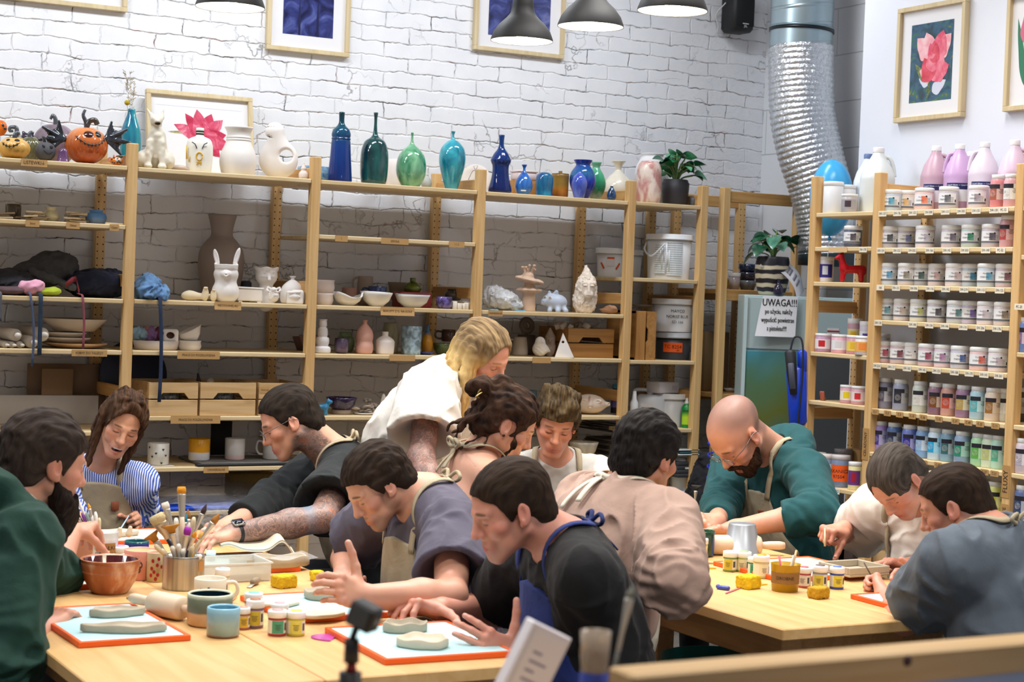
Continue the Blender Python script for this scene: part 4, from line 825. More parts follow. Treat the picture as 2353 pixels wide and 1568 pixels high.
tag(xo:=obj('ware_board',*box(-.22,.26,-.02,.02,0,.012,.002),plain('1e2024',.5)),'dark edge strip lying in front of the ware board','board');xo.location=tuple(on(560,z+.0005,Y=YF+.012)+A([0,.013,0]))
tag(xo:=obj('ware_board',*box(-.06,.06,-.05,.05,0,.004,.001),plain('c9c6c0',.7)),'thin pale tile under the speckled heart mug','tile');xo.location=tuple(on(363,z+.0005,Y=YF+.08))
def mug(label,px,z,back,r,h,mat,handle=None,hm=None,name='mug',X=None,extra=(),rz=None,group=None,P=None,flare=0.,wall=.004,bev=.12):
 P=(on(px,z,Y=YF+back)if P is None else A(P));o=thing(name,label,'mug',P,facecam(P)if rz is None else rz,group)
 obj('body',*lathe([(0,0),(r*(.98-bev),0),(r*.985,r*bev),(r*(1+flare),h-.002),(r*(1+flare)-wall*.5,h),(r*(1+flare)-wall,h-.002),(r-wall,.01),(0,.007)],36,False),mat,o)
 if handle is not None:
  s=handle;obj('handle',*tube(crom([(s*(r-.003),0,h*.8),(s*(r+.022),0,h*.82),(s*(r+.03),0,h*.5),(s*(r+.018),0,h*.25),(s*(r-.003),0,h*.22)]),.0055,10),hm or mat,o)
 for nm,sh,m in extra:obj(nm,*sh,m,o)
 return o
def heart(s):return[(s*.9*math.sin(t)**3*1.0,s*(.8125*math.cos(t)-.3125*math.cos(2*t)-.125*math.cos(3*t)-.0625*math.cos(4*t)),.0006)for t in np.linspace(0,2*pi,24,endpoint=False)],[tuple(range(24))[::-1]]
hs=J(*[wrapc(([(x+dx,y+dy,q)for x,y,q in heart(.006)[0]],heart(.006)[1]),.0485,-pi/2)for dx,dy in((.022,.072),(-.028,.04),(.036,.045),(.015,.012),(-.045,.08),(-.01,.055))])
mug('white speckled mug with dark green hearts left of the yellow mug',363,z+.0047,.08,.048,.098,glaze('d8d4cc','e2ded6',60.,.35),None,extra=[('hearts',hs,plain('2a4438',.5))])
mug('mug with yellow glaze over a white base',457,z+.0135,.17,.049,.10,zramp(((0,'e8e8ee'),(.36,'e8e8ee'),(.40,'f0a818'),(1,'f2ac1c')),.25,8.,.06))
mug('white mug with a pale pink base right of the yellow mug',539,z+.0135,.17,.046,.10,zramp(((0,'e8c8cc'),(.2,'e6cccc'),(.28,'dcdad8'),(1,'e2e0de')),.3,10.,.05))
mug('white mug with a handle partly behind the man in glasses',628,z+.0135,.17,.05,.10,BM('e0dcd8'),-1)
tag(xo:=obj('black_sheet',*box(-.05,.05,-.01,.01,0,.16,.002),plain('181618',.7)),'black panel standing behind the yellow and pink mugs','panel');xo.location=tuple(on(507,z+.013,Y=YF+.40))
z=.64
tag(xo:=obj('blue_tray',*box(-.40,.40,-.2,.2,0,.018,.004),plain('1f4fd0',.35)),'bright blue tray on the lowest visible shelf','tray');xo.location=tuple(on(520,z+.0005,Y=YF+.21))
tag(xo:=obj('foam_block',*box(-.11,.11,-.06,.06,0,.11,.008),plain('a8893a',.9,bump=.6,sc=120.)),'mustard yellow foam block at the back of the lowest visible shelf','block');xo.location=tuple(on(575,z+.02,Y=YF+.36))
t=NT('cling_film');t.set(Base_Color=lin('e8eaf0'),Roughness=.12,Alpha=.28);t.bump(t.n('TexNoise',{'Vector':t.co(),'Scale':30.,'Detail':4.,'Distortion':1.5}),1.,.02);FILM=t.m
def filmsheet(label,pts,seed=1):
 """draped clear plastic: rows of points"""
 V=[];F=[];n=0;R=[crom(r,6)for r in pts];R=[crom([R[i][j]for i in range(len(R))],6)for j in range(len(R[0]))]
 for r in R:V+=[tuple(A(p)+A([0,.012*vnoise(A(p)*30.,seed),.012*vnoise(A(p)*27.,seed+1)]))for p in r]
 m=len(R[0]);F=[(i*m+j,i*m+j+1,(i+1)*m+j+1,(i+1)*m+j)for i in range(len(R)-1)for j in range(m-1)]
 return tag(obj('plastic_wrap',V,F,FILM),label,'plastic wrap')
G=lambda px,zz,b:on(px,zz,Y=YF+b)
filmsheet('crumpled clear plastic wrap lying over the blue tray',[[G(335,.68,.38),G(440,.72,.38),G(520,.75,.36),G(640,.70,.3)],[G(335,.67,.2),G(430,.75,.2),G(510,.72,.18),G(640,.68,.2)],[G(340,.665,.05),G(430,.67,.04),G(520,.67,.03),G(600,.67,.05)],[G(440,.66,-.012),G(480,.655,-.014),G(540,.65,-.016),G(590,.66,-.012)],[G(470,.56,-.02),G(490,.52,-.022),G(530,.50,-.024),G(570,.56,-.02)]])
z=1.58
wavybowl('stacked pale bowl with an irregular rim behind the post',745,z,.12,.035,.042,.056,'d8cac4',3,.04);wavybowl('lumpy upturned clay bowl on top of the stack behind the post',745,z,.12,.04,.046,.06,'cdbcb4',3,.08,.057)
wavybowl('white bowl with a wide wavy rim, left of the three white bowls',799,z,.10,.03,.076,.052,'eeeae6',5,.10,hw=.25);wavybowl('white conical bowl in the middle of the three white bowls',864,z,.10,.033,.077,.068,'ebe7e2',2,.02,hw=.06);wavybowl('large white bowl with a pale blue sheen, right of the three',947,z,.11,.04,.087,.065,'dcdcdc',1,.01,hw=.05)
mug('dusky pink fluted cup behind the wavy white bowl',802,z,.30,.037,.085,plain('b58a80',.6));mug('dark blue mug tilted behind the conical bowl',866,z+.025,.28,.045,.072,glaze('16285c','3a5aa0',20.),-1);pot('jug','pale clay jug with a looped handle at the back behind the blue mug','jug',3,385,z,.42,[(40,1370),(48,1340),(52,1260),(48,1185)],BM('b5a59a'));LAST[0]
o=LAST[0];k=o['k'];sub(o,'handle',tube(crom([(-48*k,0,70*k),(-75*k,0,100*k),(-78*k,0,160*k),(-50*k,0,180*k)]),.006,10),BM('b5a59a'))
P=on(946,z,Y=YF+.30);tag(xo:=obj('red_tray',*box(-.085,.085,-.05,.05,0,.075,.003),plain('b04a50',.4)),'red-edged stack of tiles behind the large white bowl','tile stack');xo.location=tuple(P)
pot('bud_vase','olive green round bud vase standing behind the large white bowl','vase',3,690,z,.30,[(44,1305),(55,1295),(58,1280),(45,1255),(24,1243),(19,1238),(20,1218)],glaze('3c4a12','7a8a2c',18.),dz=.076)
wavybowl('upturned dim clay bowl at the back behind the olive vase',930,z,.42,.05,.085,.12,'94826f',3,.05)
pot('round_vase','dark grey round pot with a wide mouth on pale stacked plates','vase',3,953,z,.26,[(40,1335),(50,1328),(58,1300),(46,1275),(40,1270),(46,1263)],glaze('2e2a28','5a524a',12.),dz=.04)
plate('pale plate at the bottom under the dark grey pot',1040,z,.26,.08,.016,'c8bdb4');plate('pale plate under the dark grey pot, upper one',1040,z+.02,.26,.085,.015,'d6cabc')
mug('purple glazed cup with pale speckles at the shelf edge',1020,z,.07,.039,.058,glaze('2c1c4c','7a6ab8',34.,.06,1.,.4,.7),None,bev=.3)
for i,(x,h)in enumerate(((1043,.038),(1054,.03),(1066,.03),(1073,.034))):
 tag(xo:=obj('clay_tile',*xf(box(-.012,.012,-.012,.012,0,h,.002),(0,0,0),(0,0,.2*i)),BM('e8e2da')),'small white clay piece in the row beside the purple cup','tile','white clay pieces');xo.location=tuple(on(x,z,Y=YF+.06))
z=1.355
pot('gourd_vase','white stacked-ring vase of four swelling rings by the post','vase',4,168,z,.07,[(46,822),(54,812),(52,785),(36,776),(38,772),(44,745),(40,722),(30,718),(33,700),(30,665),(22,655),(26,640),(24,615),(30,606)],BM('eae6e8'))
wavybowl('wide pink clay bowl behind the ringed white vase',722,z,.3,.035,.075,.075,'b08a80',3,.02);plate('flat stack of brown clay slabs behind the post',700,z,.36,.06,.06,'7a5e56')
mug('dark purple tumbler with dripping glaze',784,z,.07,.033,.072,zramp(((0,'4a3a4c'),(.3,'6a5870'),(1,'2e2034')),.15,30.,.3),bev=.35)
pot('round_vase','muted green pot with a narrow rim behind the purple tumbler','vase',4,315,z,.24,[(40,800),(54,780),(60,735),(52,705),(38,695),(40,674)],glaze('5f7a52','8ea27c',14.,.3))
pot('gourd_vase','pale pink gourd bottle with two swellings','vase',4,438,z,.08,[(45,826),(54,815),(58,780),(52,752),(52,742),(56,715),(50,680),(28,648),(16,635),(15,620),(18,610)],plain('d8a494',.55,var=.08))
pot('bottle_vase','white square-shouldered vase with a short neck beside the pink bottle','vase',4,570,z,.08,[(50,828),(58,820),(62,770),(60,742),(40,722),(22,712),(20,704),(21,686)],BM('eadfd8'))
pot('jar','cream crackled jar with a pale green shoulder behind the white vase','jar',4,603,z,.26,[(45,800),(52,790),(54,700),(48,640),(42,620),(46,610)],glaze('a5a583','d8d4b8',14.,.3))
pot('cylinder_vase','grey-blue speckled cylinder vase with a glossy crystal glaze','vase',4,739,z,.08,[(56,832),(62,822),(65,740),(68,650)],glaze('6a7c84','a8c0cc',30.,.1,1.,.4,.6))
pot('bottle_vase','mustard drop bottle with a blue neck beside the speckled cylinder','vase',4,842,z,.14,[(24,805),(30,795),(38,740),(28,690),(14,660),(9,645),(9,615)],zramp(((0,'b87a18'),(.6,'b8801c'),(.75,'4a7aa0'),(1,'2a6aa8')),.1,30.,.12));
wavybowl('small cobalt dish under the mustard bottle',978,z,.10,.02,.04,.014,'24348a',2,.02,mat=glaze('24348a','4050a8',20.));wavybowl('dark green bowl behind the standing woman',1018,z,.14,.03,.055,.055,'4a5a34',2,.02,mat=glaze('3a4a28','66784a',14.))
mug('brown mug lying tilted above the green bowl',1030,z+.06,.30,.036,.06,glaze('3a2622','5c403a',14.),-1)
z=1.066
P,k=place(4,165,z,.06)
sculpt('dog_figurine','small turquoise blue clay dog standing by the post','figurine',P,[Pc((-.025,0,.036),(.018,0,.038),.012,.013),Pc((.018,0,.04),(.03,0,.06),.01,.008),Pe((.036,0,.063),(.014,.009,.009)),Pc((.03,-.004,.066),(.028,-.006,.078),.005,.002),Pc((-.027,-.006,.03),(-.028,-.006,.006),.006),Pc((-.027,.006,.03),(-.034,.006,.006),.006),Pc((.016,-.006,.03),(.016,-.006,.006),.006),Pc((.018,.006,.03),(.024,.006,.006),.006),Pc((-.03,0,.042),(-.042,0,.055),.006,.004)],'3a86b4',.002,colmat(.25))
wavybowl('wide dark purple speckled bowl on a ring foot',784,z+.02,.12,.04,.075,.06,'3a2a50',1,.0,mat=glaze('21143a','5a4a80',40.,.08,1.,.45,.75));tag(xo:=obj('bowl_ring_foot',*lathe([(.04,0),(.05,0),(.048,.022),(.038,.022)],30,False),BM('9c8c7c')),'bare clay ring foot under the purple speckled bowl','stand');xo.location=tuple(on(784,z,Y=YF+.12))  # ring foot of the bowl, built as its own object
rr=random.Random(5)
for i in range(9):
 x=818+rr.uniform(-4,30);tag(xo:=obj('clay_sherd',*xf(box(-.02,.02,-.012,.012,0,.006,.002),(0,0,0),(rr.uniform(-.3,.3),rr.uniform(-.3,.3),rr.uniform(0,3))),BM('c8bcb0')),'flat clay offcut in the small heap beside the purple speckled bowl','sherd','clay offcuts');xo.location=tuple(on(x,z+.012+.007*(i//2),Y=YF+.10+rr.uniform(-.03,.03)))
for i in range(7):
 tag(xo:=obj('clay_flower',*J(*[ell((.012*math.cos(q),.01*math.sin(q),.014+.004*math.sin(3*q)),(.01,.009,.010),10,8)for q in np.linspace(0,2*pi,5,endpoint=False)],ell((0,0,.016),(.008,.008,.012),10,8)),BM('b8aca2')),'little clay flower in the heap left of the standing woman','figurine','little clay flowers');xo.location=tuple(on(852+rr.uniform(-10,26),z+.001+.022*(i//3),Y=YF+.16+rr.uniform(-.05,.05)))
sculpt('clay_leaf','upright white clay petal beside the clay flowers','figurine',on(880,z,Y=YF+.10),[Pe((0,0,.05),(.014,.006,.05))],'e8e0d8',.002)
plate('thin pale clay tile under the offcuts',835,z,.10,.05,.004,'ddd5cc')
z=1.58
P=on(1150,z,Y=YF+.16)
t=NT('plastic_bag');t.set(Base_Color=lin('f0f2f6'),Roughness=.2,Alpha=.8,Coat_Weight=.3);t.bump(t.n('TexNoise',{'Vector':t.co(),'Scale':40.,'Detail':5.,'Distortion':2.}),.8,.012);BAG=t.m
clothheap('plastic_bag','crumpled white plastic bag, large one by the post','bag',P,[Pe((0,0,.05),(.085,.1,.05)),Pe((-.03,.02,.08),(.05,.06,.04)),Pe((.05,-.05,.03),(.035,.05,.03))],BAG,.016,.005,34.)
clothheap('plastic_bag','clear crumpled plastic bag left of the post behind the plates','bag',on(1085,z,Y=YF+.22),[Pe((0,0,.05),(.05,.07,.05))],FILM,.014,.005,34.,4)
P,k=place(4,1495,z,.10)
mh=[Pk((0,0,0),(0,0,.12),.036,.03),Pe((0,0,.105),(.062,.06,.012),k=.006),Pk((0,0,.11),(0,0,.15),.026,.022),Pe((0,0,.155),(.072,.068,.014),A(Euler((0,.18,0)).to_matrix()),k=.006),Pe((-.008,0,.175),(.03,.03,.022),k=.01)]
for i in range(9):
 a=i*2.4;mh+=[Pc((.012*math.cos(a)-.008,.012*math.sin(a),.185),(.03*math.cos(a)-.005,.026*math.sin(a),.205+.02*((i*7)%3)/2),.005,.004,k=.004),Pe((.03*math.cos(a)-.005,.026*math.sin(a),.207+.02*((i*7)%3)/2),.0075,k=.003)]
sculpt('mushroom_sculpture','sand coloured clay sculpture like a stacked mushroom with a sprouting cap','sculpture',P,mh,'d3b49c',.003,BM('d3b49c'),noise=lambda P:.003*np.sin(np.arctan2(P[...,1],P[...,0])*7)*(np.hypot(P[...,0],P[...,1])>.04))
P,k=place(4,1660,z,.10)
pg=[Pe((.01,0,.048),(.055,.045,.043)),Pe((-.03,-.02,.055),(.032,.032,.032),k=.02),Pc((-.05,-.04,.05),(-.058,-.05,.048),.015),Pe((-.058,-.063,.05),(.003,.003,.005),op='s',k=.002),Pe((-.066,-.058,.05),(.003,.003,.005),op='s',k=.002),Pe((-.025,-.015,.09),(.009,.006,.018),A(Euler((.2,-.2,0)).to_matrix())),Pe((.006,-.018,.092),(.013,.006,.02),A(Euler((.2,.3,0)).to_matrix())),Pe((-.045,-.045,.073),(.007,.006,.007),k=.002,col='f0f0f0'),Pe((-.022,-.05,.074),(.007,.006,.007),k=.002,col='f0f0f0'),Pe((-.047,-.051,.074),(.003,.003,.003),op='p',k=.002,col='302830'),Pe((-.022,-.056,.075),(.003,.003,.003),op='p',k=.002,col='302830'),Pc((.02,-.03,.02),(.02,-.045,.008),.014,.013),Pc((.05,-.02,.02),(.06,-.03,.009),.013,.012),Pc((-.02,-.03,.02),(-.022,-.045,.008),.012)]
sculpt('piggy_bank','pale blue clay pig with big ears and round feet','figurine',P,pg,'b9c4d8',.0025,colmat(.4))
P,k=place(4,1862,z,.08)
RA=lambda x,y,zz:A(Euler((x,y,zz)).to_matrix())
ap=[Pe((-.006,.01,.06),(.06,.05,.075)),Pe((0,0,.13),(.052,.048,.06),k=.03),Pc((0,.01,.18),(-.005,.015,.235),.035,.006,k=.02),Pe((.012,-.036,.125),(.03,.02,.045),k=.012),Pc((-.016,-.045,.152),(.04,-.045,.152),.009,k=.008),Pc((.012,-.056,.148),(.013,-.066,.11),.006,.008,k=.006),Pe((.013,-.052,.092),(.024,.022,.018),k=.012),Pc((-.004,-.071,.086),(.03,-.071,.086),.0022,op='s',k=.004),Pe((-.006,-.054,.139),(.011,.006,.004),k=.004),Pe((.031,-.054,.139),(.011,.006,.004),k=.004),Pe((.009,-.075,.108),(.002,.003,.002),op='s',k=.002),Pe((.018,-.075,.108),(.002,.003,.002),op='s',k=.002)]
def furry(P):
 m=(np.hypot(P[...,0]-.012,(P[...,2]-.12)*.75)>.036)|(P[...,1]>-.02)
 return m*(.006*vnoise(P*A([90,90,45]),2)+.003*vnoise(P*160,3))
sculpt('ape_bust','pale clay ape bust with a rough pointed mane and smooth calm face','sculpture',P,ap,'eadccd',.0024,BM('eadccd'),noise=furry)
P,k=place(4,2018,z,.06)
sculpt('clay_hand','brown clay lump like a sleeping face at the shelf end','sculpture',P,[Pe((0,0,.018),(.04,.03,.017)),Pe((.005,-.005,.03),(.03,.024,.013)),Pc((-.03,-.01,.016),(-.05,-.01,.022),.008,.004),Pc((.0,-.02,.038),(.012,-.024,.03),.006),Pc((.02,-.018,.036),(.03,-.02,.026),.006)],'a97c5c',.0025,BM('a97c5c'),noise=lambda P:.002*vnoise(P*70))
for lab,px in(('flat blue glass tile at the shelf edge before the mushroom sculpture',1195),('flat blue glass tile at the shelf edge before the plastic bag',1132)):
 tag(xo:=obj('blue_tile',*box(-.022,.022,-.02,.02,0,.006,.001),glaze('4a9ac8','8cc8e0',20.)),lab,'tile');xo.location=tuple(on(px,z+.0005,Y=YF+.035))
z=1.355
pot('jug','grey-beige clay jug with a handle behind the standing woman','jug',4,1440,z,.20,[(46,842),(52,830),(48,780),(40,725)],BM('b0a496'));o=LAST[0];k=o['k'];sub(o,'handle',tube(crom([(-42*k,0,100*k),(-72*k,0,95*k),(-74*k,0,50*k),(-50*k,0,35*k)]),.005,10),BM('b0a496'))
P=on(1208,z,Y=YF+.36);tag(xo:=obj('clay_ring',*frm(tube([(.03*math.cos(t),.03*math.sin(t),0)for t in np.linspace(0,2*pi,25)],.014,12),(0,0,.15),(1,0,0),(0,.2,1),(0,-1,.2)),BM('8a7a6c')),'clay ring hanging at the back above the grey jug','ring');xo.location=tuple(P)
tag(xo:=obj('clay_stand',*lathe([(0,0),(.05,0),(.045,.10),(0,.105)],24,False),BM('6e6056')),'dim clay cylinder at the back under the clay ring','vessel');xo.location=tuple(P)
P,k=place(4,1568,z,.10)
def scales(P):return .003*np.abs(np.sin(P[...,0]*110+np.floor(P[...,2]*90)*1.5))*((P[...,2]<.05)&(P[...,1]<0))
sculpt('bird_figurine','white clay bird with scalloped feathers on its breast','figurine',P,[Pe((0,0,.038),(.038,.035,.037)),Pe((0,-.012,.078),(.024,.024,.022),k=.02),Pc((.012,-.034,.076),(.02,-.042,.072),.006,.002),Pc((.03,0,.04),(.045,.02,.03),.014,.008),Pe((.002,-.034,.084),(.003,.003,.003),op='s',k=.002)],WB,.0022,BM(WB),noise=scales)
P,k=place(4,1632,z,.18)
sculpt('gnome_figurine','grey-pink clay gnome head with a pointed cap behind the bird','figurine',P,[Pe((0,0,.05),(.028,.026,.052)),Pe((0,-.012,.082),(.023,.018,.02)),Pc((0,0,.10),(-.002,0,.14),.026,.006,k=.012),Pc((0,-.03,.085),(0,-.036,.075),.004,.006),Pc((-.014,-.028,.092),(-.004,-.03,.09),.003),Pc((.014,-.028,.092),(.004,-.03,.09),.003),Pe((-.009,-.03,.084),(.004,.003,.002),op='s',k=.002),Pe((.009,-.03,.084),(.004,.003,.002),op='s',k=.002)],'bfaea4',.002,BM('bfaea4'),noise=lambda P:.003*vnoise(P*80)*(P[...,2]<.06))
P=on(1297,z,Y=YF+.03);a=[(-.049,0),(.049,0),(-.012,.125)];ck=[(-.010+.006*math.cos(t),.078+.006*math.sin(t))for t in np.linspace(0,2*pi,12,endpoint=False)]
tri=sdf([Pb((0,0,.06),(.06,.006,.07),rd=.002),Pk((-.010,-.02,.078),(-.010,.02,.078),.0065,op='s',k=.001)],.002,clip=lambda P:np.maximum(np.maximum(-P[...,2],(P[...,0]-.049)*.899+P[...,2]*.438),(-(P[...,0]+.049)*.959+P[...,2]*.284)))
tag(xo:=obj('clay_triangle',*tri,BM('f0ebe8')),'white clay triangle with a small hole standing by the crate','clay piece');xo.location=tuple(P);xo.rotation_euler=(0,0,facecam(P))
c4=crate('darker wooden crate full of clay bits on the third bay',1322,z,.215,.27,.30,.148,('b07f45','9a6a34'))
for i in range(8):
 tag(xo:=obj('clay_sherd',*xf(box(-.018,.018,-.012,.012,0,.03,.003),(0,0,0),(rr.uniform(-.6,.6),rr.uniform(-.6,.6),rr.uniform(0,3))),BM('c9beb2')),'pale clay bit heaped in the darker crate','sherd','clay bits in the darker crate');xo.location=tuple(on(1321+rr.uniform(-38,38),z+.135+rr.uniform(0,.012),Y=YF+.17+rr.uniform(-.08,.08)))
for i in range(2):
 tag(xo:=obj('clay_offcut_bag',*sdf([Pe((0,0,.03),(.07,.05,.04))],.006,noise=lambda P:.01*vnoise(P*40)),FILM),'clear plastic crumpled over the clay bits in the darker crate','plastic wrap','wrap over the darker crate');xo.location=tuple(on(1300+45*i,z+.15,Y=YF+.2))
z=1.065
P,k=place(4,1885,z,.12)
mk_=[Pe((0,0,.052),(.085,.06,.05)),Pc((0.005,-.05,.085),(.005,-.058,.05),.006,.01,k=.012),Pe((-.03,-.048,.07),(.02,.012,.013),k=.004),Pe((.045,-.042,.07),(.02,.012,.013),k=.004),Pe((-.03,-.058,.069),(.009,.004,.004),op='s',k=.003),Pe((.045,-.052,.069),(.009,.004,.004),op='s',k=.003),Pe((.005,-.06,.035),(.008,.008,.004),k=.004),Pc((.07,0,.05),(.096,-.005,.055),.016,.011),Pe((.1,-.014,.056),(.005,.01,.005),op='s',k=.003),Pe((0,-.05,.086),(.004,.03,.022),op='p',k=.01,col='c59a8c')]
sculpt('mask_sculpture','pale clay pig-nosed mask with half-closed eyes lying on the shelf','sculpture',P,mk_,'e0cdbd',.003)
P=on(1410,z,Y=YF+.20);o=thing('spray_can','dark spray can with a red and blue label behind the post','spray can',P);obj('body',*lathe([(0,0),(.016,0),(.016,.12),(.01,.13),(0,.13)],24,False),plain('2c2a34',.3),o);obj('label_band',*lathe([(.0164,.03),(.0164,.1)],24,False),zramp(((0,'6a5a90'),(.4,'4a4a98'),(.6,'b03040'),(1,'c84850')),.3,5.,.02),o);obj('cap',*lathe([(.011,.128),(.011,.15),(0,.15)],20,False),plain('2a7a9a',.4),o)
def paddle(label,px,zz,w,h,c1,c2,rz):
 P=on(px,zz,Y=YF+.22);o=thing('glazed_mug',label,'mug',P,facecam(P));obj('body',*lathe([(0,0),(w*.7,0),(w,h*.3),(w,h),(w-.004,h),(w-.006,h*.3),(0,.01)],28,False),glaze(c1,c2,14.),o);obj('handle',*tube(crom([(-w+.003,0,h*.85),(-w-.022,0,h*.8),(-w-.024,0,h*.4),(-w+.003,0,h*.25)]),.006,8),glaze(c1,c2,14.),o)
paddle('blue-grey mug with a teal splash standing between the two seated heads',1214,z,.04,.115,'3f8a80','6a76a0',0);paddle('red glazed cup peeking out behind the standing woman',1180,z+.02,.03,.1,'a03038','b84450',0)
for i,(px,c)in enumerate(((1235,'6a5a58'),(1262,'4a3c3a'))):tag(xo:=obj('clay_bowl',*lathe([(0,0),(.03,0),(.05,.05),(.046,.05),(0,.008)],24,False),BM(c)),('grey' if i==0 else 'brown')+' clay bowl at the back above the short-haired person','bowl');xo.location=tuple(on(px,z,Y=YF+.36))
z=.842
wavybowl('large cream stoneware bowl right of the short-haired person',1340,z,.12,.035,.076,.082,'d5ccbe',2,.01,mat=glaze('bdb5a4','ded6c8',20.,.5))
for i in range(9):tag(xo:=obj('slate_tile',*box(-.12,.12,-.12,.12,0,.008,.001),plain(('5a544e','3e3a38','726a60')[i%3],.7)),'dark flat tile in the stack beside the large cream bowl','tile','stacked dark tiles');xo.location=tuple(on(1410,z+.0095*i+.0005,Y=YF+.30)+A([.01*(i%3),0,0]))
for i in range(5):tag(xo:=obj('slate_tile',*xf(box(-.15,.15,-.12,.12,0,.008,.001),(0,0,0),(0,.12,0)),plain(('2e2624','3a2e2a')[i%2],.7)),'dark board in the slanting pile under the mask','board','slanting dark boards');xo.location=tuple(on(1390,z+.12+.012*i,Y=YF+.30))
def tub(label,px,z,back,r0,r1,h,c='eef0f4',txt=None,name='bucket',handle=False,lid=True,tilt=0.,alpha=1.,ts=.02):
 P=on(px,z+.0005,Y=YF+back);o=thing(name,label,'bucket',P,facecam(P));m=plain(c,.35,alpha=alpha)
 obj('body',*lathe([(0,0),(r0,0),(r0,.003),(r1,h)]+([(0,h)]if lid else[(r1-.003,h),(r0-.003,.006),(0,.006)]),44,False),m,o)
 if lid:obj('lid',*lathe([(r1+.001,h-.022),(r1+.007,h-.022),(r1+.007,h-.014),(r1+.004,h-.012),(r1+.007,h+.004),(r1+.003,h+.008),(r1-.006,h+.008),(r1-.01,h+.002),(0,h+.002)],44,False),plain('f2f4f6',.35),o)
 if handle:obj('handle',*tube(crom([(-r1-.002,0,h*.84),(-r1-.01,-.05,h*.66),(-r1*.5-.03,-r1*1.05,h*.52),(-r1*.2,-r1*1.12,h*.80)],8),.005,8),plain('e4e8ec',.4),o)
 if txt:
  ln=[frm(wrapc(text(s,ts,.0012),r1*.97,-pi/2+.25),(0,0,h*.66-i*ts*1.35),(1,0,0),(0,1,0),(0,0,1))for i,s in enumerate(txt)];obj('lettering',*J(*ln),plain('101018',.6),o,False)
 return o
z=1.77
b=tub('large white lidded bucket with printed panels on the narrow shelf',1535,z,.15,.108,.117,.225,handle=True,name='bucket')
pan=NT('printed_panel');sp=pan.n('SeparateXYZ',{'Vector':pan.co((1,1,1))});wv=pan.n('TexWave',{'Vector':pan.n('CombineXYZ',{2:(sp,2)}),'Scale':28.,'Distortion':0.},bands_direction='Z')
nz=pan.n('TexNoise',{'Vector':pan.co((1,1,.2)),'Scale':60.,'Detail':2.});pan.set(Base_Color=pan.ramp(pan.n('Math',{0:wv,1:nz},operation='MULTIPLY'),[(.15,'f0f2f4'),(.3,'b8c0c8'),(.55,'a8b8b4')]),Roughness=.4)
obj('printed_panel',*J(xf(wrapc(gridsh(.085,.17,8,1),.1155,-pi/2+.28),(0,0,.105)),xf(wrapc(gridsh(.06,.15,8,1),.1155,-pi/2-.42),(0,0,.10))),pan.m,b)
obj('white_drips',*J(*[tube([(.1185*math.sin(a),-.1185*math.cos(a),h0),(.116*math.sin(a),-.116*math.cos(a),h1)],.003,6)for a,h0,h1 in((-.3,.16,.05),(-.22,.17,.09),(-.12,.15,.03),(-.05,.14,.07),(.02,.15,.04),(-.38,.15,.08))]),plain('f4f5f7',.4),b)
b=tub('white bucket with orange tape marks seen between the posts',1402,z,.36,.068,.076,.145);
for s in((-.045,.06,.5),(.04,.058,-.5),(.0,.1,0)):
 obj('orange_tape',*xf(wrapc(frm(gridsh(.038,.010,5,1),(s[0],0,.001),(math.cos(-s[2]*2),math.sin(-s[2]*2),0),(-math.sin(-s[2]*2),math.cos(-s[2]*2),0),(0,0,1)),.0735,-pi/2),(0,0,s[1])),plain('e0521c',.5),b)
obj('paper_label',*xf(wrapc(gridsh(.045,.04,5,1),.0738,-pi/2),(0,0,.078)),plain('e8e6ec',.6),b)
tub('white bucket behind the post with faint blue writing',1442,z,.38,.066,.074,.142,txt=('Pi',),ts=.03)
z=1.35
P=on(1446,z,Y=YF+.17);o=thing('wooden_crate','wooden crate standing on its end beside the marked buckets','crate',P)
obj('front_slat',*box(-.06,-.003,-.15,-.138,0,.25,.002),wood('c08c50','a87438',2),o,False);obj('front_slat',*prism([(.003,0),(.06,0),(.06,.25),(.004,.25),(.003,.17),(-.0+.014,.155),(.014,.10),(.003,.085)],0,.012),wood('c08c50','a87438',2),o,False).rotation_euler=(pi/2,0,0);o.children[-1].location=(0,-.138,0)
obj('side_slat',*J(box(.05,.06,-.137,.14,0,.25),box(-.06,-.05,-.137,.14,0,.25)),wood('b8864a','a06c34',1),o,False);obj('end_slat',*J(box(-.06,.06,-.137,.14,.238,.25),box(-.06,.06,-.137,.14,0,.012)),wood('b8864a','a06c34',1),o,False)
b=tub('clear-grey tub of dark glaze under the marked white bucket',1545,z,.17,.088,.092,.135,'3c3e44',alpha=.92);b.children[1].data.materials[0]=plain('b8bcc2',.3)
V,F,mi=JM((xf(wrapc(gridsh(.105,.05,8,1),.0915,-pi/2),(0,0,.065)),0),(xf(wrapc(text('TC 8254',.026,.001),.0916,-pi/2),(0,0,.068)),1),(xf(wrapc(text('BIS',.012,.001),.0916,-pi/2+.3),(0,0,.05)),1));obj('orange_label',V,F,[plain('e85a12',.5),plain('4a1a08',.6)],b,False,mi=mi)
b=tub('white bucket marked in black marker, stacked on the dark tub',1545,z+.146,.17,.096,.108,.165,'eef1f6',('MAYCO','NORSZ BLUE','SD 166'),ts=.021)
plate('pale lid lying behind the end-standing crate',1475,z+.27,.3,.07,.008,'b8aca4')
z=.998
P=on(1492,z,Y=YF+.20);o=thing('canister','translucent white plastic canister with a handle and paper label','canister',P,facecam(P));obj('body',*box(-.075,.075,-.06,.06,0,.165,.018),plain('e2e8f2',.3),o);obj('handle',*tube(crom([(-.03,0,.155),(-.03,0,.185),(.04,0,.185),(.055,0,.155)]),.010,8),plain('e2e8f2',.3),o);obj('cap',*lathe([(0,.16),(.018,.16),(.018,.19),(0,.19)],20,False),plain('dfe4ea',.4),o);o.children[-1].location=(-.05,0,0)
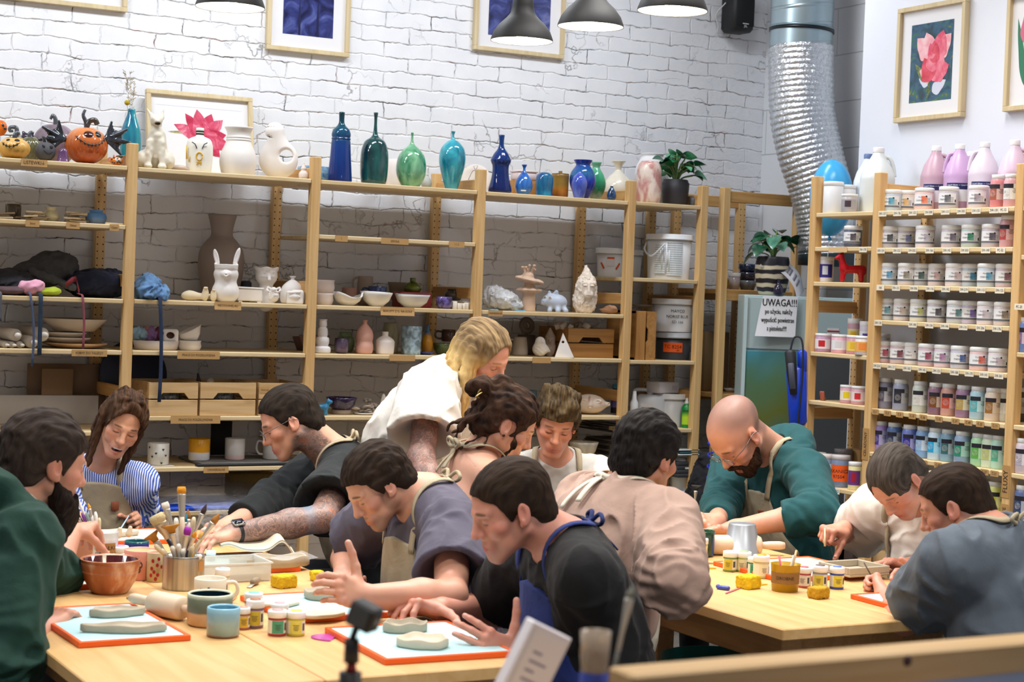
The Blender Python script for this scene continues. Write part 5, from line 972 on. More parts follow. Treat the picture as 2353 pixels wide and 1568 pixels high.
V,F,mi=JM((box(-.05,.015,-.062,-.0605,.04,.12),0),(box(-.012,.01,-.0632,-.062,.045,.075),1),(box(-.045,-.02,-.0632,-.062,.09,.1),1));obj('paper_label',V,F,[plain('f2f2f4',.6),plain('8a92a8',.6)],o,False,mi=mi)
tub('white tub with a ribbed lid under the small white box',1537,z,.18,.078,.086,.165,'e6e8ec')
P=on(1522,z+.176,Y=YF+.18);o=thing('paper_box','white tissue box on top of the white tub','box',P,.25);obj('carton',*box(-.075,.075,-.05,.05,0,.058,.004),plain('e2e0e8',.5),o);obj('opening',*box(-.012,.055,-.03,.02,.058,.0586),plain('a8a4b4',.6),o);obj('printed_patch',*box(.02,.06,-.0508,-.0504,.015,.04),plain('c2c0d0',.5),o,False)
P=on(1576,z,Y=YF+.07);o=thing('spray_bottle','green spray bottle with a lime label and a white nozzle','bottle',P,facecam(P));obj('body',*lathe([(0,0),(.026,0),(.027,.004),(.027,.105),(.02,.118),(.012,.124),(0,.124)],28,False),plain('0c8a3c',.2),o);obj('lime_label',*wrapc(xf(gridsh(.052,.075,8,1),(0,.055,0)),.0274,-pi/2),zramp(((0,'a8d82c'),(.5,'b8e030'),(.8,'3f9a2c'),(1,'14301c')),.4,20.,.1),o);obj('nozzle',*lathe([(.011,.122),(.013,.122),(.013,.135),(.008,.14),(.007,.155),(0,.157)],20,False),plain('f2f4f2',.35),o)
P=on(1455,z,Y=YF+.06);o=thing('squeeze_bottle','white squeeze bottle with hazard symbols beside the post','bottle',P,facecam(P));obj('body',*lathe([(0,0),(.02,0),(.021,.13),(.012,.15),(.009,.19),(0,.192)],24,False),plain('eceef2',.35),o)
for zz in(.028,.058):obj('hazard_symbol',*wrapc(([(x,y+zz,.0006)for x,y in((0,-.012),(.012,0),(0,.012),(-.012,0))],[(0,1,2,3)]),.0212,-pi/2),plain('c03028',.5),o,False);obj('symbol_ground',*wrapc(([(x,y+zz,.0012)for x,y in((0,-.008),(.008,0),(0,.008),(-.008,0))],[(0,1,2,3)]),.0212,-pi/2),plain('f4f2f0',.5),o,False)
P=on(1565,.86,Y=YF+.08)
for i,(c,dx)in enumerate((('dfe6e8',0),('3f6a74',.01),('c8d0d4',-.01))):tag(xo:=obj('palette_sheet',*box(-.07,.07,-.08,.08,0,.006,.001),plain(c,.4)),('pale','teal','light grey')[i]+' flat sheet in the loose stack behind the dark-haired man','sheet');xo.location=tuple(P+A([dx,0,.012*i]))
for i in range(4):tag(xo:=obj('stand_tile',*box(-.09,.09,-.1,.1,0,.02,.002),plain('3a3c42',.7)),'dark crate board under the loose sheets behind the dark-haired man','board','dark crate boards');xo.location=tuple(on(1565,.842-.02*4+.0205*i-.02,Y=YF+.12))
P=on(1562,.64,Y=YF+.08);o=thing('pump_cylinder','white plastic cylinder with a flanged top behind the dark-haired man','canister',P);obj('body',*lathe([(0,0),(.045,0),(.045,.14),(.062,.145),(.062,.155),(.03,.16),(.03,.2),(0,.2)],30,False),plain('e4eaf2',.35),o);obj('base_ring',*lathe([(.046,.01),(.052,.01),(.052,.03),(.046,.03)],30,False),plain('c8d0d8',.4),o)
LBL=plain('eceef2',.45);DRK=plain('23222c',.6);GRYB=plain('6a6e78',.5);LID=plain('f1f3f4',.3)
_jar={}
def jarmesh(k):
 if k not in _jar:
  r,h=.041,.094
  _jar['body']=lathe([(0,0),(r*.96,0),(r,.004),(r,.074),(r*.95,.08),(0,.08)],32,False)
  _jar['lid']=lathe([(r*.97,.077),(r*1.02,.079),(r*1.02,.092),(r*.98,.095),(r*.9,.095),(r*.88,.0965),(0,.0965)],32,False)
  _jar['label']=JM((xf(wrapc(gridsh(.118,.050,14,1),r+.0005),(0,0,.042)),0),(xf(wrapc(gridsh(.118,.008,14,1),r+.0009),(0,0,.022)),2),(xf(wrapc(text('STONEWARE',.0105,.001,xs=.55),r),(0,0,.040)),1),(xf(wrapc(frm(text('Mayco',.0072,.001),(.0,0,0),(1,0,0),(0,1,0),(0,0,1)),r,.1),(0,0,.055)),1),(xf(wrapc(lathe([(.004,0),(.0028,.001),(0,.001)],10,False),r+.0006,.72),(0,0,.058)),1),(xf(wrapc(J(*[frm(gridsh(.014,.0012,2,1),(0,-.004*i,.0009),(1,0,0),(0,1,0),(0,0,1))for i in range(6)]),r,.95),(0,0,.05)),2),(xf(wrapc(gridsh(.006,.012,1,1),r+.0008,1.33),(0,0,.035)),1))
  _jar['swatch']=xf(wrapc(gridsh(.026,.030,6,1),r+.0010),(0,0,.044))
 return _jar[k]
_me={}
def shared(key,build):
 if key not in _me:o=build();_me[key]=o.data;return o
 return None
def jar(label,P,tint,sw,ang,group,r=1.,swa=.52):
 o=thing('glaze_jar',label,'jar',P,ang,group);o.scale=(r,r,r)
 for nm in('body','lid','label','swatch'):
  m={'body':plain(tint,.3),'lid':LID,'label':None,'swatch':glaze(sw,mixhex(sw,'ffffff',.35),45.,.1)}[nm]
  key=(nm,tint if nm=='body' else sw if nm=='swatch' else 0);nn={'label':'paper_label','swatch':'colour_swatch'}.get(nm,nm)
  if key in _me:c=bpy.data.objects.new(nn,_me[key]);COL.objects.link(c);c.parent=o
  else:
   if nm=='label':V,F,mi=jarmesh(nm);c=obj(nn,V,F,[LBL,DRK,GRYB],o,mi=mi)
   else:c=obj(nn,*jarmesh(nm),m,o)
   _me[key]=c.data
  if nm=='swatch':c.rotation_euler=(0,0,swa)
  if nm=='label':c.rotation_euler=(0,0,0)
 return o
def mixhex(a,b,t):return ''.join('%02x'%int(int(a[i:i+2],16)*(1-t)+int(b[i:i+2],16)*t)for i in(0,2,4))
def tocam(P):return math.atan2(-P[1],-P[0])
JC={'3':'blue','2':'dark teal'}
ROWS=[(2.09,'top shelf',[(2049,'3a8fb0','speckled turquoise',.06),(2083,'d8a860','sand yellow',.13),(2123,'e0603a','red-orange',.05),(2179,'4a4e58','slate grey',.05),(2248,'8a8090','grey-violet flecked',.06)]),(1.928,'second shelf',[(2044,'2a2e38','black',.055),(2082,'6a78c0','blue-flecked',.10),(2125,'b8b0c8','pale lilac',.055),(2185,'5a4a68','dark plum',.06),(2231,'0f6a4a','emerald green',.055),(2278,'3a3448','blackish violet',.055)]),(1.766,'third shelf',[(2044,'4a90b8','steel blue',.055),(2084,'7a6e60','olive brown',.05),(2119,'22443e','dark green',.09),(2154,'c8a8b0','mother-of-pearl',.09),(2194,'b8a0a8','dusty pink',.055),(2231,'2a88c0','bright blue crackled',.09),(2268,'3c8cb4','sky blue',.05),(2310,'6a3850','wine',.07)]),(1.611,'fourth shelf',[(2040,'4a8a98','sea green',.07),(2074,'c0a8a0','beige',.07),(2112,'a8b060','yellow-green',.06),(2152,'302c34','charcoal',.055),(2197,'3a6a70','petrol',.05),(2230,'6a58b8','violet',.08),(2267,'b8a8b0','ash pink',.05),(2306,'7a6a58','brown speckled',.055)]),(1.422,'fifth shelf',[(2031,'a02840','crimson',.07),(2066,'601828','oxblood',.07),(2099,'f0eef0','white',.09),(2131,'8a1c3c','raspberry',.055),(2168,'a06a98','mauve',.06),(2206,'2a4a90','royal blue',.055),(2250,'d04838','coral red',.05),(2293,'b8a8b8','silvery lilac',.055)])]
rr=random.Random(4)
for zi,nm,L in ROWS:
 for px,c,cn,back in L:
  P=on(px,zi+.0005,X=XR+.012+back);jar(f'white-lidded glaze jar with {cn} swatch on the {nm}',P,mixhex(mixhex(c,'ffffff',.62),'d8ccd8',.4),c,tocam(P)-.45+rr.uniform(-.25,.2),'glaze jars on the '+nm,1.,.52)
def bottle(label,P,body,lab,ang,group,h=.135,r=.034,band='22202c',cat_='bottle',white=False):
 o=thing('glaze_bottle',label,'bottle',P,ang,group)
 key=('bb',body,h,r)
 def put(nn,key,build):
  if key in _me:c=bpy.data.objects.new(nn,_me[key]);COL.objects.link(c);c.parent=o
  else:c=build();c.parent=o;_me[key]=c.data
 put('body',('bb',body,h,r),lambda:obj('body',*lathe([(0,0),(r*.95,0),(r,.004),(r,h*.78),(r*.86,h*.86),(r*.8,h*.88),(0,h*.88)],28,False),plain(body,.3)))
 put('lid',('bl',h,r),lambda:obj('lid',*lathe([(r*.8,h*.86),(r*.86,h*.87),(r*.86,h*.99),(r*.82,h),(0,h)],28,False),LID))
 def lb():
  L=[(xf(wrapc(gridsh(.085,h*.46,12,1),r+.0005),(0,0,h*.47)),0),(xf(wrapc(gridsh(.05,h*.13,8,1),r+.0009,-.55),(0,0,h*.635)),1),(xf(wrapc(gridsh(.036,h*.33,6,1),r+.0008,-.75),(0,0,h*.405)),2),(xf(wrapc(J(*[tube([(q*math.cos(t),q*math.sin(t),.0012)for t in np.linspace(0,2*pi,17)],.0006,5)for q in(.004,.008,.012)]),r,-.7),(0,0,h*.42)),3),(xf(wrapc(J(*[frm(gridsh(w_,.0016,2,1),(0,-.005*i,.001),(1,0,0),(0,1,0),(0,0,1))for i,w_ in enumerate((.02,.014,.024,.018))]),r,.55),(0,0,h*.55)),1)]
  V,F,mi=JM(*L);return obj('paper_label',V,F,[plain(mixhex(lab,'ffffff',.6),.5),plain(band,.5),plain(lab,.4),plain(mixhex(lab,'f0e8e0',.75),.5)],None,mi=mi)
 put('paper_label',('lb',lab,h,r,band),lb);return o
for zi,nm,L in((1.22,'sixth shelf',[(2033,'8a8aa0','5a5a70','grey-mauve',.07),(2068,'9aa0b8','2f303c','charcoal-labelled grey',.055),(2113,'c8d0c8','d8d8d4','white',.055),(2149,'8a6a80','7a4a20','brown-patterned plum',.05),(2179,'c89a90','c04a38','red-labelled pink',.06),(2213,'9a7a98','b89c50','gold-labelled mauve',.055),(2246,'a8c8d8','58b0b8','aqua',.05),(2280,'d8c8b8','9a6a30','rust-stained cream',.05),(2306,'d8d8d0','e0e0d8','white edge-on',.09)]),(1.028,'seventh shelf',[(2022,'a890d0','4a3a98','lilac',.055),(2054,'5a7ab0','2a3a60','slate blue',.06),(2089,'7080c8','3028a0','ultramarine',.05),(2121,'88b0e0','9ac0e8','baby blue',.06),(2149,'c8e0f0','20a8e0','bright cyan',.05),(2178,'8ab0c8','3a6a70','blue-grey',.06),(2210,'90a8c8','2a8a70','jade green',.045),(2248,'a8d8b0','60b050','leaf green',.05),(2273,'d8e8d0','c0c880','pale lime',.055),(2295,'b8e0d0','58b090','mint',.06)]),(.84,'eighth shelf',[(2285,'d8dc80','c8d020','bright yellow',.05),(2255,'c8d8c0','8ab060','pale green',.06),(2225,'b8c8d8','5a8ab0','pale blue',.06)])):
 for px,b,l,cn,back in L:
  P=on(px,zi+.0005,X=XR+.012+back);bottle(f'{cn} glaze bottle on the {nm} of the glaze shelving',P,b,l,tocam(P)+rr.uniform(-.05,.35),'glaze bottles on the '+nm)
for px,zi,b,l,cn,h in((2291,2.09,'d88a90','a85a48','pink glaze bottle with an orange band behind the top row',.135),(2322,2.09,'d8a8b0','e0e0e0','rose glaze bottle at the right end of the top row',.135),(2313,1.928,'d0a0a8','b04848','rose bottle with a red band at the right end of the second shelf',.13)):
 P=on(px,zi+.0005,X=XR+.06);bottle(cn,P,b,l,tocam(P),None,h,.03)
for px,zi,b,l,cn in((2352,1.027,'d0c4d0','b8b0c0','pale lilac bottle beyond the FLUXY post'),(2350,.84,'5a6a98','3a4a70','slate blue bottle beyond the SATIN MATTE post'),(2352,1.509,'6a88c8','8a6a98','blue and violet bottle beyond the last post'),(2340,1.22,'5a6058','8a9088','grey bottle behind the post by the sixth shelf')):
 P=on(px,zi+.0005,X=XR+(.05 if px>2345 else .2));bottle(cn,P,b,l,tocam(P),None,.14,.036)
def gjug(label,px,back,c,z=2.09,h=.285,r=.064,cap='f0eef2',band=True,tr=.25,hs=1):
 P=on(px,z+.0005,X=XR+back);o=thing('jug_bottle',label,'jug',P,tocam(P),'half-gallon jugs on the shelf top')
 obj('body',*lathe([(0,0),(r*.95,0),(r,.006),(r,h*.5),(r*1.01,h*.52),(r*.98,h*.56),(r*.8,h*.70),(r*.5,h*.82),(r*.33,h*.90),(r*.31,h*.93),(0,h*.93)],36,False),plain(c,.35,var=.06,sc=8.),o)
 obj('cap',*lathe([(r*.33,h*.92),(r*.34,h*.985),(r*.3,h),(0,h)],24,False),plain(cap,.4),o)
 obj('handle',*tube(crom([(0,hs*r*.36,h*.86),(0,hs*r*.68,h*.83),(0,hs*r*.88,h*.70),(0,hs*r*.96,h*.56)]),.009,8),plain(c,.35,var=.06,sc=8.),o)
 if band:
  V,F,mi=JM((xf(wrapc(gridsh(.11,.026,12,1),r+.0006),(0,0,h*.36)),0),(xf(wrapc(text('Liquid Glaze — Lead Free',.0095,.0012),r+.0004),(0,0,h*.375)),1),(xf(wrapc(gridsh(.11,.05,12,1),r+.0005),(0,0,h*.22)),2));obj('paper_label',V,F,[plain('20265a',.4),LBL,plain('e8e8ee',.5)],o,mi=mi)
gjug('dusky mauve jug of glaze with a blue label, first of the mauve ones',2146,.15,'c4a3b4');gjug('lilac jug of glaze with half-clear shoulders',2200,.15,'c9a6d2',hs=-1);gjug('pale lilac jug of glaze with a wide blue label',2257,.15,'ddd2e2',hs=-1);gjug('rosy lilac jug of glaze at the right end of the shelf top',2326,.15,'dcc0d6');gjug('purple jug of glaze half hidden behind the lilac ones',2228,.235,'b48ab8',h=.26)
gjug('large milky white jug with a loop handle beside the far post',2013,.16,'e6eef0',h=.30,r=.078,band=False);gjug('milky jug with a blue cap behind the large white jug',1990,.24,'dfe8f2',h=.285,cap='6a80b0',band=False)
def wjar(label,px,z,back,r,h,c,lab=None,lc='c8ccd4',txt=None,name='plastic_jar',lidc='f2f2f4'):
 P=on(px,z+.0005,X=XR+back);o=thing(name,label,'jar',P,tocam(P)-.2);obj('body',*lathe([(0,0),(r*.96,0),(r,.004),(r,h*.84),(r*.94,h*.87),(0,h*.87)],30,False),plain(c,.3),o);obj('lid',*lathe([(r*.95,h*.85),(r*1.01,h*.86),(r*1.01,h*.985),(r*.97,h),(0,h)],30,False),plain(lidc,.3),o)
 if lab:
  ps=[(xf(wrapc(gridsh(r*2.2,h*.52,12,1),r+.0005),(0,0,h*.44)),0),(xf(wrapc(gridsh(r*.8,h*.34,6,1),r+.001),(0,0,h*.46)),1)]
  if txt:ps.append((xf(wrapc(J(*[frm(text(s,h*.15,.0014),(0,-i*h*.17,0),(1,0,0),(0,1,0),(0,0,1))for i,s in enumerate(txt)]),r),(0,0,h*.5)),2))
  V,F,mi=JM(*ps);obj('paper_label',V,F,[plain(lab,.5),plain(lc,.4),plain('1a1418',.6)],o,mi=mi)
 return o
wjar('tall plain white jar at the left end of the glaze shelving top',1913,2.09,.06,.046,.145,'f0f2f6');wjar('white jar with red lettering behind the tall white jar',1946,2.09,.14,.038,.135,'f0f0f4','f0f0f4','f0f0f4',('INC',))
wjar('small jar with a silver label and dark swatch before the white jug',1951,2.09,.045,.037,.083,'b8b4b8','a8a6ac','4a3a44');P=on(1959,1.9335,X=XR+.05);jar('black glaze jar alone on the small shelf by the balloon',P,'5a6078','332c3a',tocam(P)-.5,None)
wjar('white tub with a deep blue printed label beside the red horse',1898,1.773,.07,.033,.118,'e8e4ea','2a2a88','d8dce8',name='glaze_tub')
P=on(1957,1.7735,X=XR+.07)
hz=[Pc((-.035,0,.06),(.045,0,.062),.018,.018),Pc((-.04,0,.06),(-.044,0,.012),.014,.011),Pc((.04,0,.058),(.044,0,.012),.015,.012),Pc((-.04,-.0,.07),(-.055,0,.115),.018,.013),Pc((-.055,0,.118),(-.078,0,.108),.012,.007),Pc((-.05,0,.12),(-.046,0,.136),.006,.003),Pc((.055,0,.065),(.06,0,.045),.008,.005)]
sculpt('horse_figurine','glossy red ceramic horse with a raised head','figurine',P,hz,'c41424',.0025,plain('c01222',.06),rz=facecam(P)+.3)
for px,c,cn,l,lc,b in((1891,'b890b0','mauve','e8e8ee','c8202c',.06),(1929,'e0a8b8','pink','eeeef0','d8d8dc',.055),(1964,'c890a0','yellow-labelled rose','e8d060','e8b830',.06),(1984,'d8d0d0','orange-labelled cream','f0b060','f09040',.03)):wjar(f'{cn} glaze tub in the row at mid height of the narrow bay',px,1.45,b,.039,.085,c,l,lc,name='glaze_tub')
wjar('yellow-labelled tub stacked on the tubs of the narrow bay',1962,1.45,.17,.034,.16,'c8a0b0','f0e0a0','e8c020',name='glaze_tub');wjar('violet-labelled jar stacked behind the post of the narrow bay',1990,1.45,.15,.034,.15,'d8d0e0','eceef2','5a3a98',name='glaze_tub');wjar('white-lidded jar half hidden behind the post below the fourth shelf',2025,1.422,.22,.036,.125,'c8c8d0','e8e8ec','3a3a44',name='glaze_tub')
for px,l,lc,cn in((1947,'eee8d8','e8d020','yellow-labelled'),(1973,'f0e0e0','d03038','red-labelled')):wjar(f'small {cn} pink tub on the lower shelf of the narrow bay',px,1.226,.06,.035,.082,'d0a0b0',l,lc,name='glaze_tub')
P=on(1891,1.2265,X=XR+.05);tag(xo:=obj('wood_scrap',*J(xf(box(-.004,.004,-.012,.012,0,.045,.002),(0,0,0),(0,-.3,.4)),xf(box(-.012,.012,-.006,.006,0,.012,.002),(.006,0,0),(0,0,.4))),wood('b05848','8a5a40',2,knots=False)),'red and brown wood scrap on the lower shelf of the narrow bay','wood scrap');xo.location=tuple(P)
wjar('speckled grey tub with an orange label and marker writing',1930,.842,.06,.042,.145,'7888a8','f06020','f06020',('WULKANICZNY','97504'),'glaze_tub','d8d0d0');wjar('grey tub with a white label left of the orange-labelled one',1899,.842,.06,.038,.14,'8890a8','e0e2ec','d0d4e0',name='glaze_tub',lidc='e8dcd8');wjar('grey tub with an orange label partly hidden by the teal hoodie',1877,.842,.07,.037,.14,'8098b0','f06828','e85820',name='glaze_tub');wjar('purple and red labelled bottle by the post',1963,.842,.05,.030,.125,'e8e0a8','6a3a88','a82038',name='glaze_tub');wjar('grey-lidded tub behind the orange-labelled one',1935,.842,.17,.042,.16,'8a8a90','c8c8d0','98a0b0',name='glaze_tub',lidc='7a7478')
tag(xo:=obj('cardboard_box',*box(-.03,.03,-.05,.05,0,.16,.003),plain('b08a58',.7,var=.1)),'brown cardboard box standing behind the post above the orange-labelled tub','box');xo.location=tuple(on(1968,.8425,X=XR+.245)+A([0,0,.0]))
for px,c,h in((1912,'c8d8d0',.26),(1940,'b08a58',.22),(1958,'3a2a26',.27)):tag(xo:=obj('storage_carton',*box(-.05,.05,-.05,.05,0,h,.003),plain(c,.6)),{'c':'pale green','b':'brown','3':'dark brown'}[c[0]]+' carton on the lowest shelf behind the men','box');xo.location=tuple(on(px,.3505,X=XR+.12))
P=on(2150,.3505,X=XR+.14);
for i in range(3):tag(xo:=obj('storage_carton',*box(-.08,.08,-.1,.1,0,.24,.004),plain(('b59468','a07c50','c0a070')[i],.7)),('left','middle','right')[i]+' cardboard carton on the lowest glaze shelf behind the white T-shirt man','box');xo.location=tuple(P+A([0,.26-.26*i,0]))
t=NT('foil');nz=t.n('TexNoise',{'Vector':t.co((1,1,1)),'Scale':42.,'Detail':5.,'Distortion':1.});t.set(Base_Color=lin('dfe3e8'),Metallic=.9,Roughness=.25);t.bump(nz,.8,.012);FOIL=t.m
o=thing('ventilation_duct','silver ventilation duct dropping from the ceiling, foil hose below','duct',(0,0,0))
WD=9.2;C0=at(1842,60,w=WD);R0=73*WD/FPX
pts=[A([C0[0],C0[1],z])for z in np.linspace(3.89,at(1842,118,w=WD)[2],8)]
t=NT('galvanised');sp=t.n('TexWave',{'Vector':t.co(rot=(0,.12,0)),'Scale':3.2,'Distortion':0.},bands_direction='Z');t.set(Base_Color=lin('a9bcc4'),Metallic=.75,Roughness=.32);t.bump(t.ramp(sp,[(.9,0.),(1.,1.)]),.6,.006)
obj('rigid_pipe',*tube(pts,R0*.985,48,False),t.m,o)
for py,m,w_ in((72,'2a3036',.008),(66,'8aa0a8',.005)):P=at(1842,py,w=WD);obj('clamp_band',*xf(lathe([(R0*.985,-w_),(R0*1.02,-w_),(R0*1.02,w_),(R0*.985,w_)],48,False),P,(.0,.03,0)),plain(m,.3,.6),o)
zc=1.80;path=crom([at(1841,108,w=WD),at(1841,190,w=WD),at(1845,270,w=WD),at(1861,350,w=WD),at(1884,430,w=WD),at(1899,510,w=WD),at(1900,585,w=WD)],46)
rad=[R0*(1.0+.035*abs(math.sin(i*pi/7.)))*(1-.12*min(1,max(0,(i-130)/140)))for i in range(len(path))]
obj('foil_hose',*tube(path,rad,56,False),FOIL,o)
obj('duct_collar',*tube([path[-1]+A([0,0,.03]),path[-1]+A([0,0,-.06])],R0*.9,40),plain('24343a',.4),o)
CO=at(1711,700,w=9.0);CO[2]=0;ZC=at(1711,677,w=9.0)[2];CRZ=-.50;CW=.62
CX=A([math.cos(CRZ),math.sin(CRZ),0]);CY=A([-math.sin(CRZ),math.cos(CRZ),0])
o=thing('spray_cabinet','tall pale steel spray cabinet with a teal glass door behind the glaze shelving','cabinet',CO,CRZ);STL=plain('b9cfd2',.35)
obj('body',*box(0,CW,.03,.27,.02,ZC,.004),STL,o,False)
t=NT('teal_door_reflection');sp=t.n('SeparateXYZ',{'Vector':(t.n('TexCoord'),'Generated')});nz=t.n('TexNoise',{'Vector':t.co(),'Scale':3.,'Detail':2.})
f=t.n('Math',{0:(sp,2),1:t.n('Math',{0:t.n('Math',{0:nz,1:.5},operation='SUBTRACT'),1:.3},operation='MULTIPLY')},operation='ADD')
t.set(Base_Color=t.ramp(f,[(.45,'2f5f68'),(.62,'4f7a74'),(.76,'6a7430'),(.88,'5a8060'),(1.,'4f98a8')]),Roughness=.15);TEAL_REFL=t.m  # olive and green stops paint the glass door's glossy reflection into its colour
obj('door',*box(.02,.335,.015,.03,.1,1.42,.003),TEAL_REFL,o,False);obj('top_panel',*box(.01,CW-.01,.02,.03,1.43,ZC-.01,.003),plain('b4c8ca',.4),o,False)
obj('side_panel',*box(.36,CW-.02,.022,.03,.1,1.42,.002),plain('4e5153',.5),o,False);obj('frame_strip',*J(box(.337,.357,.008,.03,.06,1.43),box(CW-.02,CW,.008,.03,.06,ZC-.01),box(0,.018,.008,.03,.06,ZC-.01)),plain('c4dade',.35),o,False)
obj('inspection_label',*J(box(.43,.49,.018,.0195,1.47,1.55)),plain('e8e8ea',.5),o,False);obj('red_label_bar',*J(box(.43,.49,.0165,.018,1.47,1.485),box(.43,.49,.0165,.018,1.53,1.538)),plain('b03030',.5),o,False)
h_=.205;w_=.178;x0=.092;z0=ZC-.004;V=[];n=8
for j in range(n+1):
 t_=j/n
 for i in range(5):s=i/4;V.append((x0+s*w_-.030*t_*(1-s)-.008*t_,-.002-.03*t_*t_*(.4+.6*(1-s)),z0-t_*h_))
F=[(j*5+i,j*5+i+1,j*5+i+6,j*5+i+5)for j in range(n)for i in range(4)]
o=thing('warning_notice','white paper notice headed UWAGA hanging on the spray cabinet','notice',CO,CRZ);obj('paper',V,[f[::-1]for f in F],plain('f0f1f6',.6),o)
sh=[]
for s,sz,dz,xs in(('UWAGA!!!',.052,.033,.74),('po użyciu, należy',.034,.078,.58),('wypuścić powietrze',.034,.121,.60),('z pistoletu!!!!',.033,.164,.58)):
 q=text(s,sz,0,xs=xs);cx=x0+w_*.5-.020*dz/h_
 for e in(0,.0012):sh.append(([(cx+x+e,-.0036-.03*((dz-y)/h_)**2*(.4+.6*(1-min(1,max(0,(cx+x-x0)/w_)))),z0-dz+y)for x,y,_ in q[0]],q[1]))
obj('lettering',*J(*sh),plain('16161c',.7),o,False)
P=CO+CX*.155+CY*.14;P[2]=ZC+.0005
def potP(name,label,cat_,P,pr,mat,inner=.0045,sm=4):
 k=pj(P)[2]/FPX;o=obj(name,*lathe(prof(pr,k,sm,inner),36,False),mat);o.location=tuple(P);o.rotation_euler=(0,0,facecam(P));return tag(o,label,cat_)
potP('striped_planter','black and cream striped round planter on the spray cabinet','plant pot',P,[(22,680),(30,676),(37,650),(40,620),(38,600),(36,592)],zramp(((0,'d8ccb0'),(.08,'d8ccb0'),(.1,'222028'),(.2,'222028'),(.22,'d8ccb0'),(.3,'d8ccb0'),(.32,'222028'),(.42,'222028'),(.44,'d8ccb0'),(.54,'d8ccb0'),(.56,'222028'),(.66,'24222a'),(.68,'d8ccb0'),(.76,'d8ccb0'),(.78,'222028'),(1,'2a2830')),.35,14.,.1),.006)
LV=[];rr=random.Random(8)
for i in range(20):
 az=rr.uniform(0,2*pi);rad=rr.uniform(.02,.12);LV.append((math.cos(az)*rad,math.sin(az)*rad*.6,.13-rad*.7+rr.uniform(-.02,.05),rr.uniform(.07,.11),rr.uniform(.032,.046),az+rr.uniform(-.6,.6),rr.uniform(-.8,.3)))
k=pj(P)[2]/FPX
plant('dark green split-leaf plant growing in the striped planter',P+A([0,0,86*k]),LV,[glaze('0f3a26','2a6a48',30.,.3),glaze('2a6a50','5a9a80',30.,.3)])
P2=CO+CX*.175+CY*.045;P2[2]=ZC+.0005
potP('bud_vase','small glossy dark purple bud vase in front of the striped planter','vase',P2,[(7,678),(11,674),(12,664),(8,655),(4,650),(3.5,642),(4.5,640)],glaze('181226','3a3054',20.))
pts=crom([CO*A([1,1,0])+CX*x+CY*y+A([0,0,ZC+z])for x,y,z in((.095,.10,.175),(.19,.09,.16),(.265,.07,.09),(.295,.06,.003))],6)
o=thing('curled_paper','curling printed sheet draped beside the striped planter','paper',(0,0,0));obj('sheet',*ribbon(pts,[CX*.02+CY*.03+A([0,0,.03])],.0005),plain('d5d3d9',.6),o);obj('printed_lines',*J(*[ribbon([p+A([0,-.0016,.0012])for p in pts[i:i+2]],[CX*.010+CY*.015+A([0,0,.015])],.0003)for i in(4,6,8,9,11,13)]),plain('8a8a92',.6),o)
Pj=on(1686,1.7305,Y=YF+.14);wjar_=thing('glass_jar','pinkish glass jar with a white lid on the corner frame shelf','jar',Pj);obj('body',*lathe([(0,0),(.03,0),(.032,.07),(0,.07)],28,False),glaze('b8a0a8','d8d4d0',12.),wjar_);obj('lid',*lathe([(.033,.07),(.034,.09),(0,.09)],28,False),LID,wjar_)
for i,(c1,c2,lab)in enumerate((('8a8a80','4a5a78','mottled grey-blue bowl at the bottom of the stack on the corner shelf'),('2a2a3a','3a3448','dark violet bowl in the middle of the stack on the corner shelf'),('101c34','24406a','deep blue bowl on top of the stack on the corner shelf'))):
 tag(xo:=obj('glazed_bowl',*lathe([(0,0),(.035,0),(.048,.03),(.05,.052),(.046,.052),(.04,.02),(0,.012)],30,False),glaze(c1,c2,20.)),lab,'bowl');xo.location=tuple(on(1717,1.7305+.044*i,Y=YF+.16))
tag(xo:=obj('gold_ornament',*ell((0,0,.03),(.012,.012,.03)),plain('a8862c',.3,.6)),'small golden ornament beside the glass jar','ornament');xo.location=tuple(on(1670,1.7305,Y=YF+.12))
P=at(1910,455,w=8.5);o=thing('balloon','large sky blue balloon floating behind the glaze shelving','balloon',P);kk=8.5/FPX
obj('skin',*ell((0,0,0),(50*kk,50*kk,88*kk),32,20),plain('46b4f0',.25),o);obj('knot',*lathe([(.0,-88*kk-.02),(.012,-88*kk-.02),(.004,-88*kk),(0,-88*kk)],12,False),plain('3aa0dc',.3),o);obj('ribbon',*tube([(0,0,-88*kk-.01),(.01,.02,-88*kk-.1),(0,.05,ZC-P[2]+.002)],.0015,6),plain('e0e0e8',.4),o)
P=at(1831,880,X=XR-.03);o=thing('rotary_tool','dark rotary tool hanging in a bright blue holder on the shelf post','tool',P,tocam(P)+pi/2)
kk=pj(P)[2]/FPX
obj('holder',*J(xf(box(-23*kk,24*kk,-.02,.02,-98*kk,38*kk,.015),(0,0,0),(0,-.10,0)),xf(box(2*kk,24*kk,-.016,.024,20*kk,76*kk,.012),(0,0,0),(0,-.06,0))),plain('1c48d8',.3),o)
obj('tool_body',*xf(lathe([(0,-50*kk),(8*kk,-48*kk),(12*kk,0),(13*kk,48*kk),(9*kk,54*kk),(0,54*kk)],20,False),(-12*kk,-.03,22*kk),(0,-.12,0)),plain('23262e',.5),o)
obj('tool_grip',*xf(box(-7*kk,7*kk,-.006,.006,-30*kk,30*kk,.004),(-12*kk,-.058,16*kk),(0,-.12,0)),plain('4a5060',.4),o)
obj('power_cord',*tube(crom([(-18*kk,-.03,72*kk),(-10*kk,-.03,104*kk),(8*kk,-.035,96*kk),(12*kk,-.045,20*kk),(6*kk,-.045,-110*kk),(8*kk,-.02,-190*kk)]),.0045,8),plain('1e2230',.5),o)
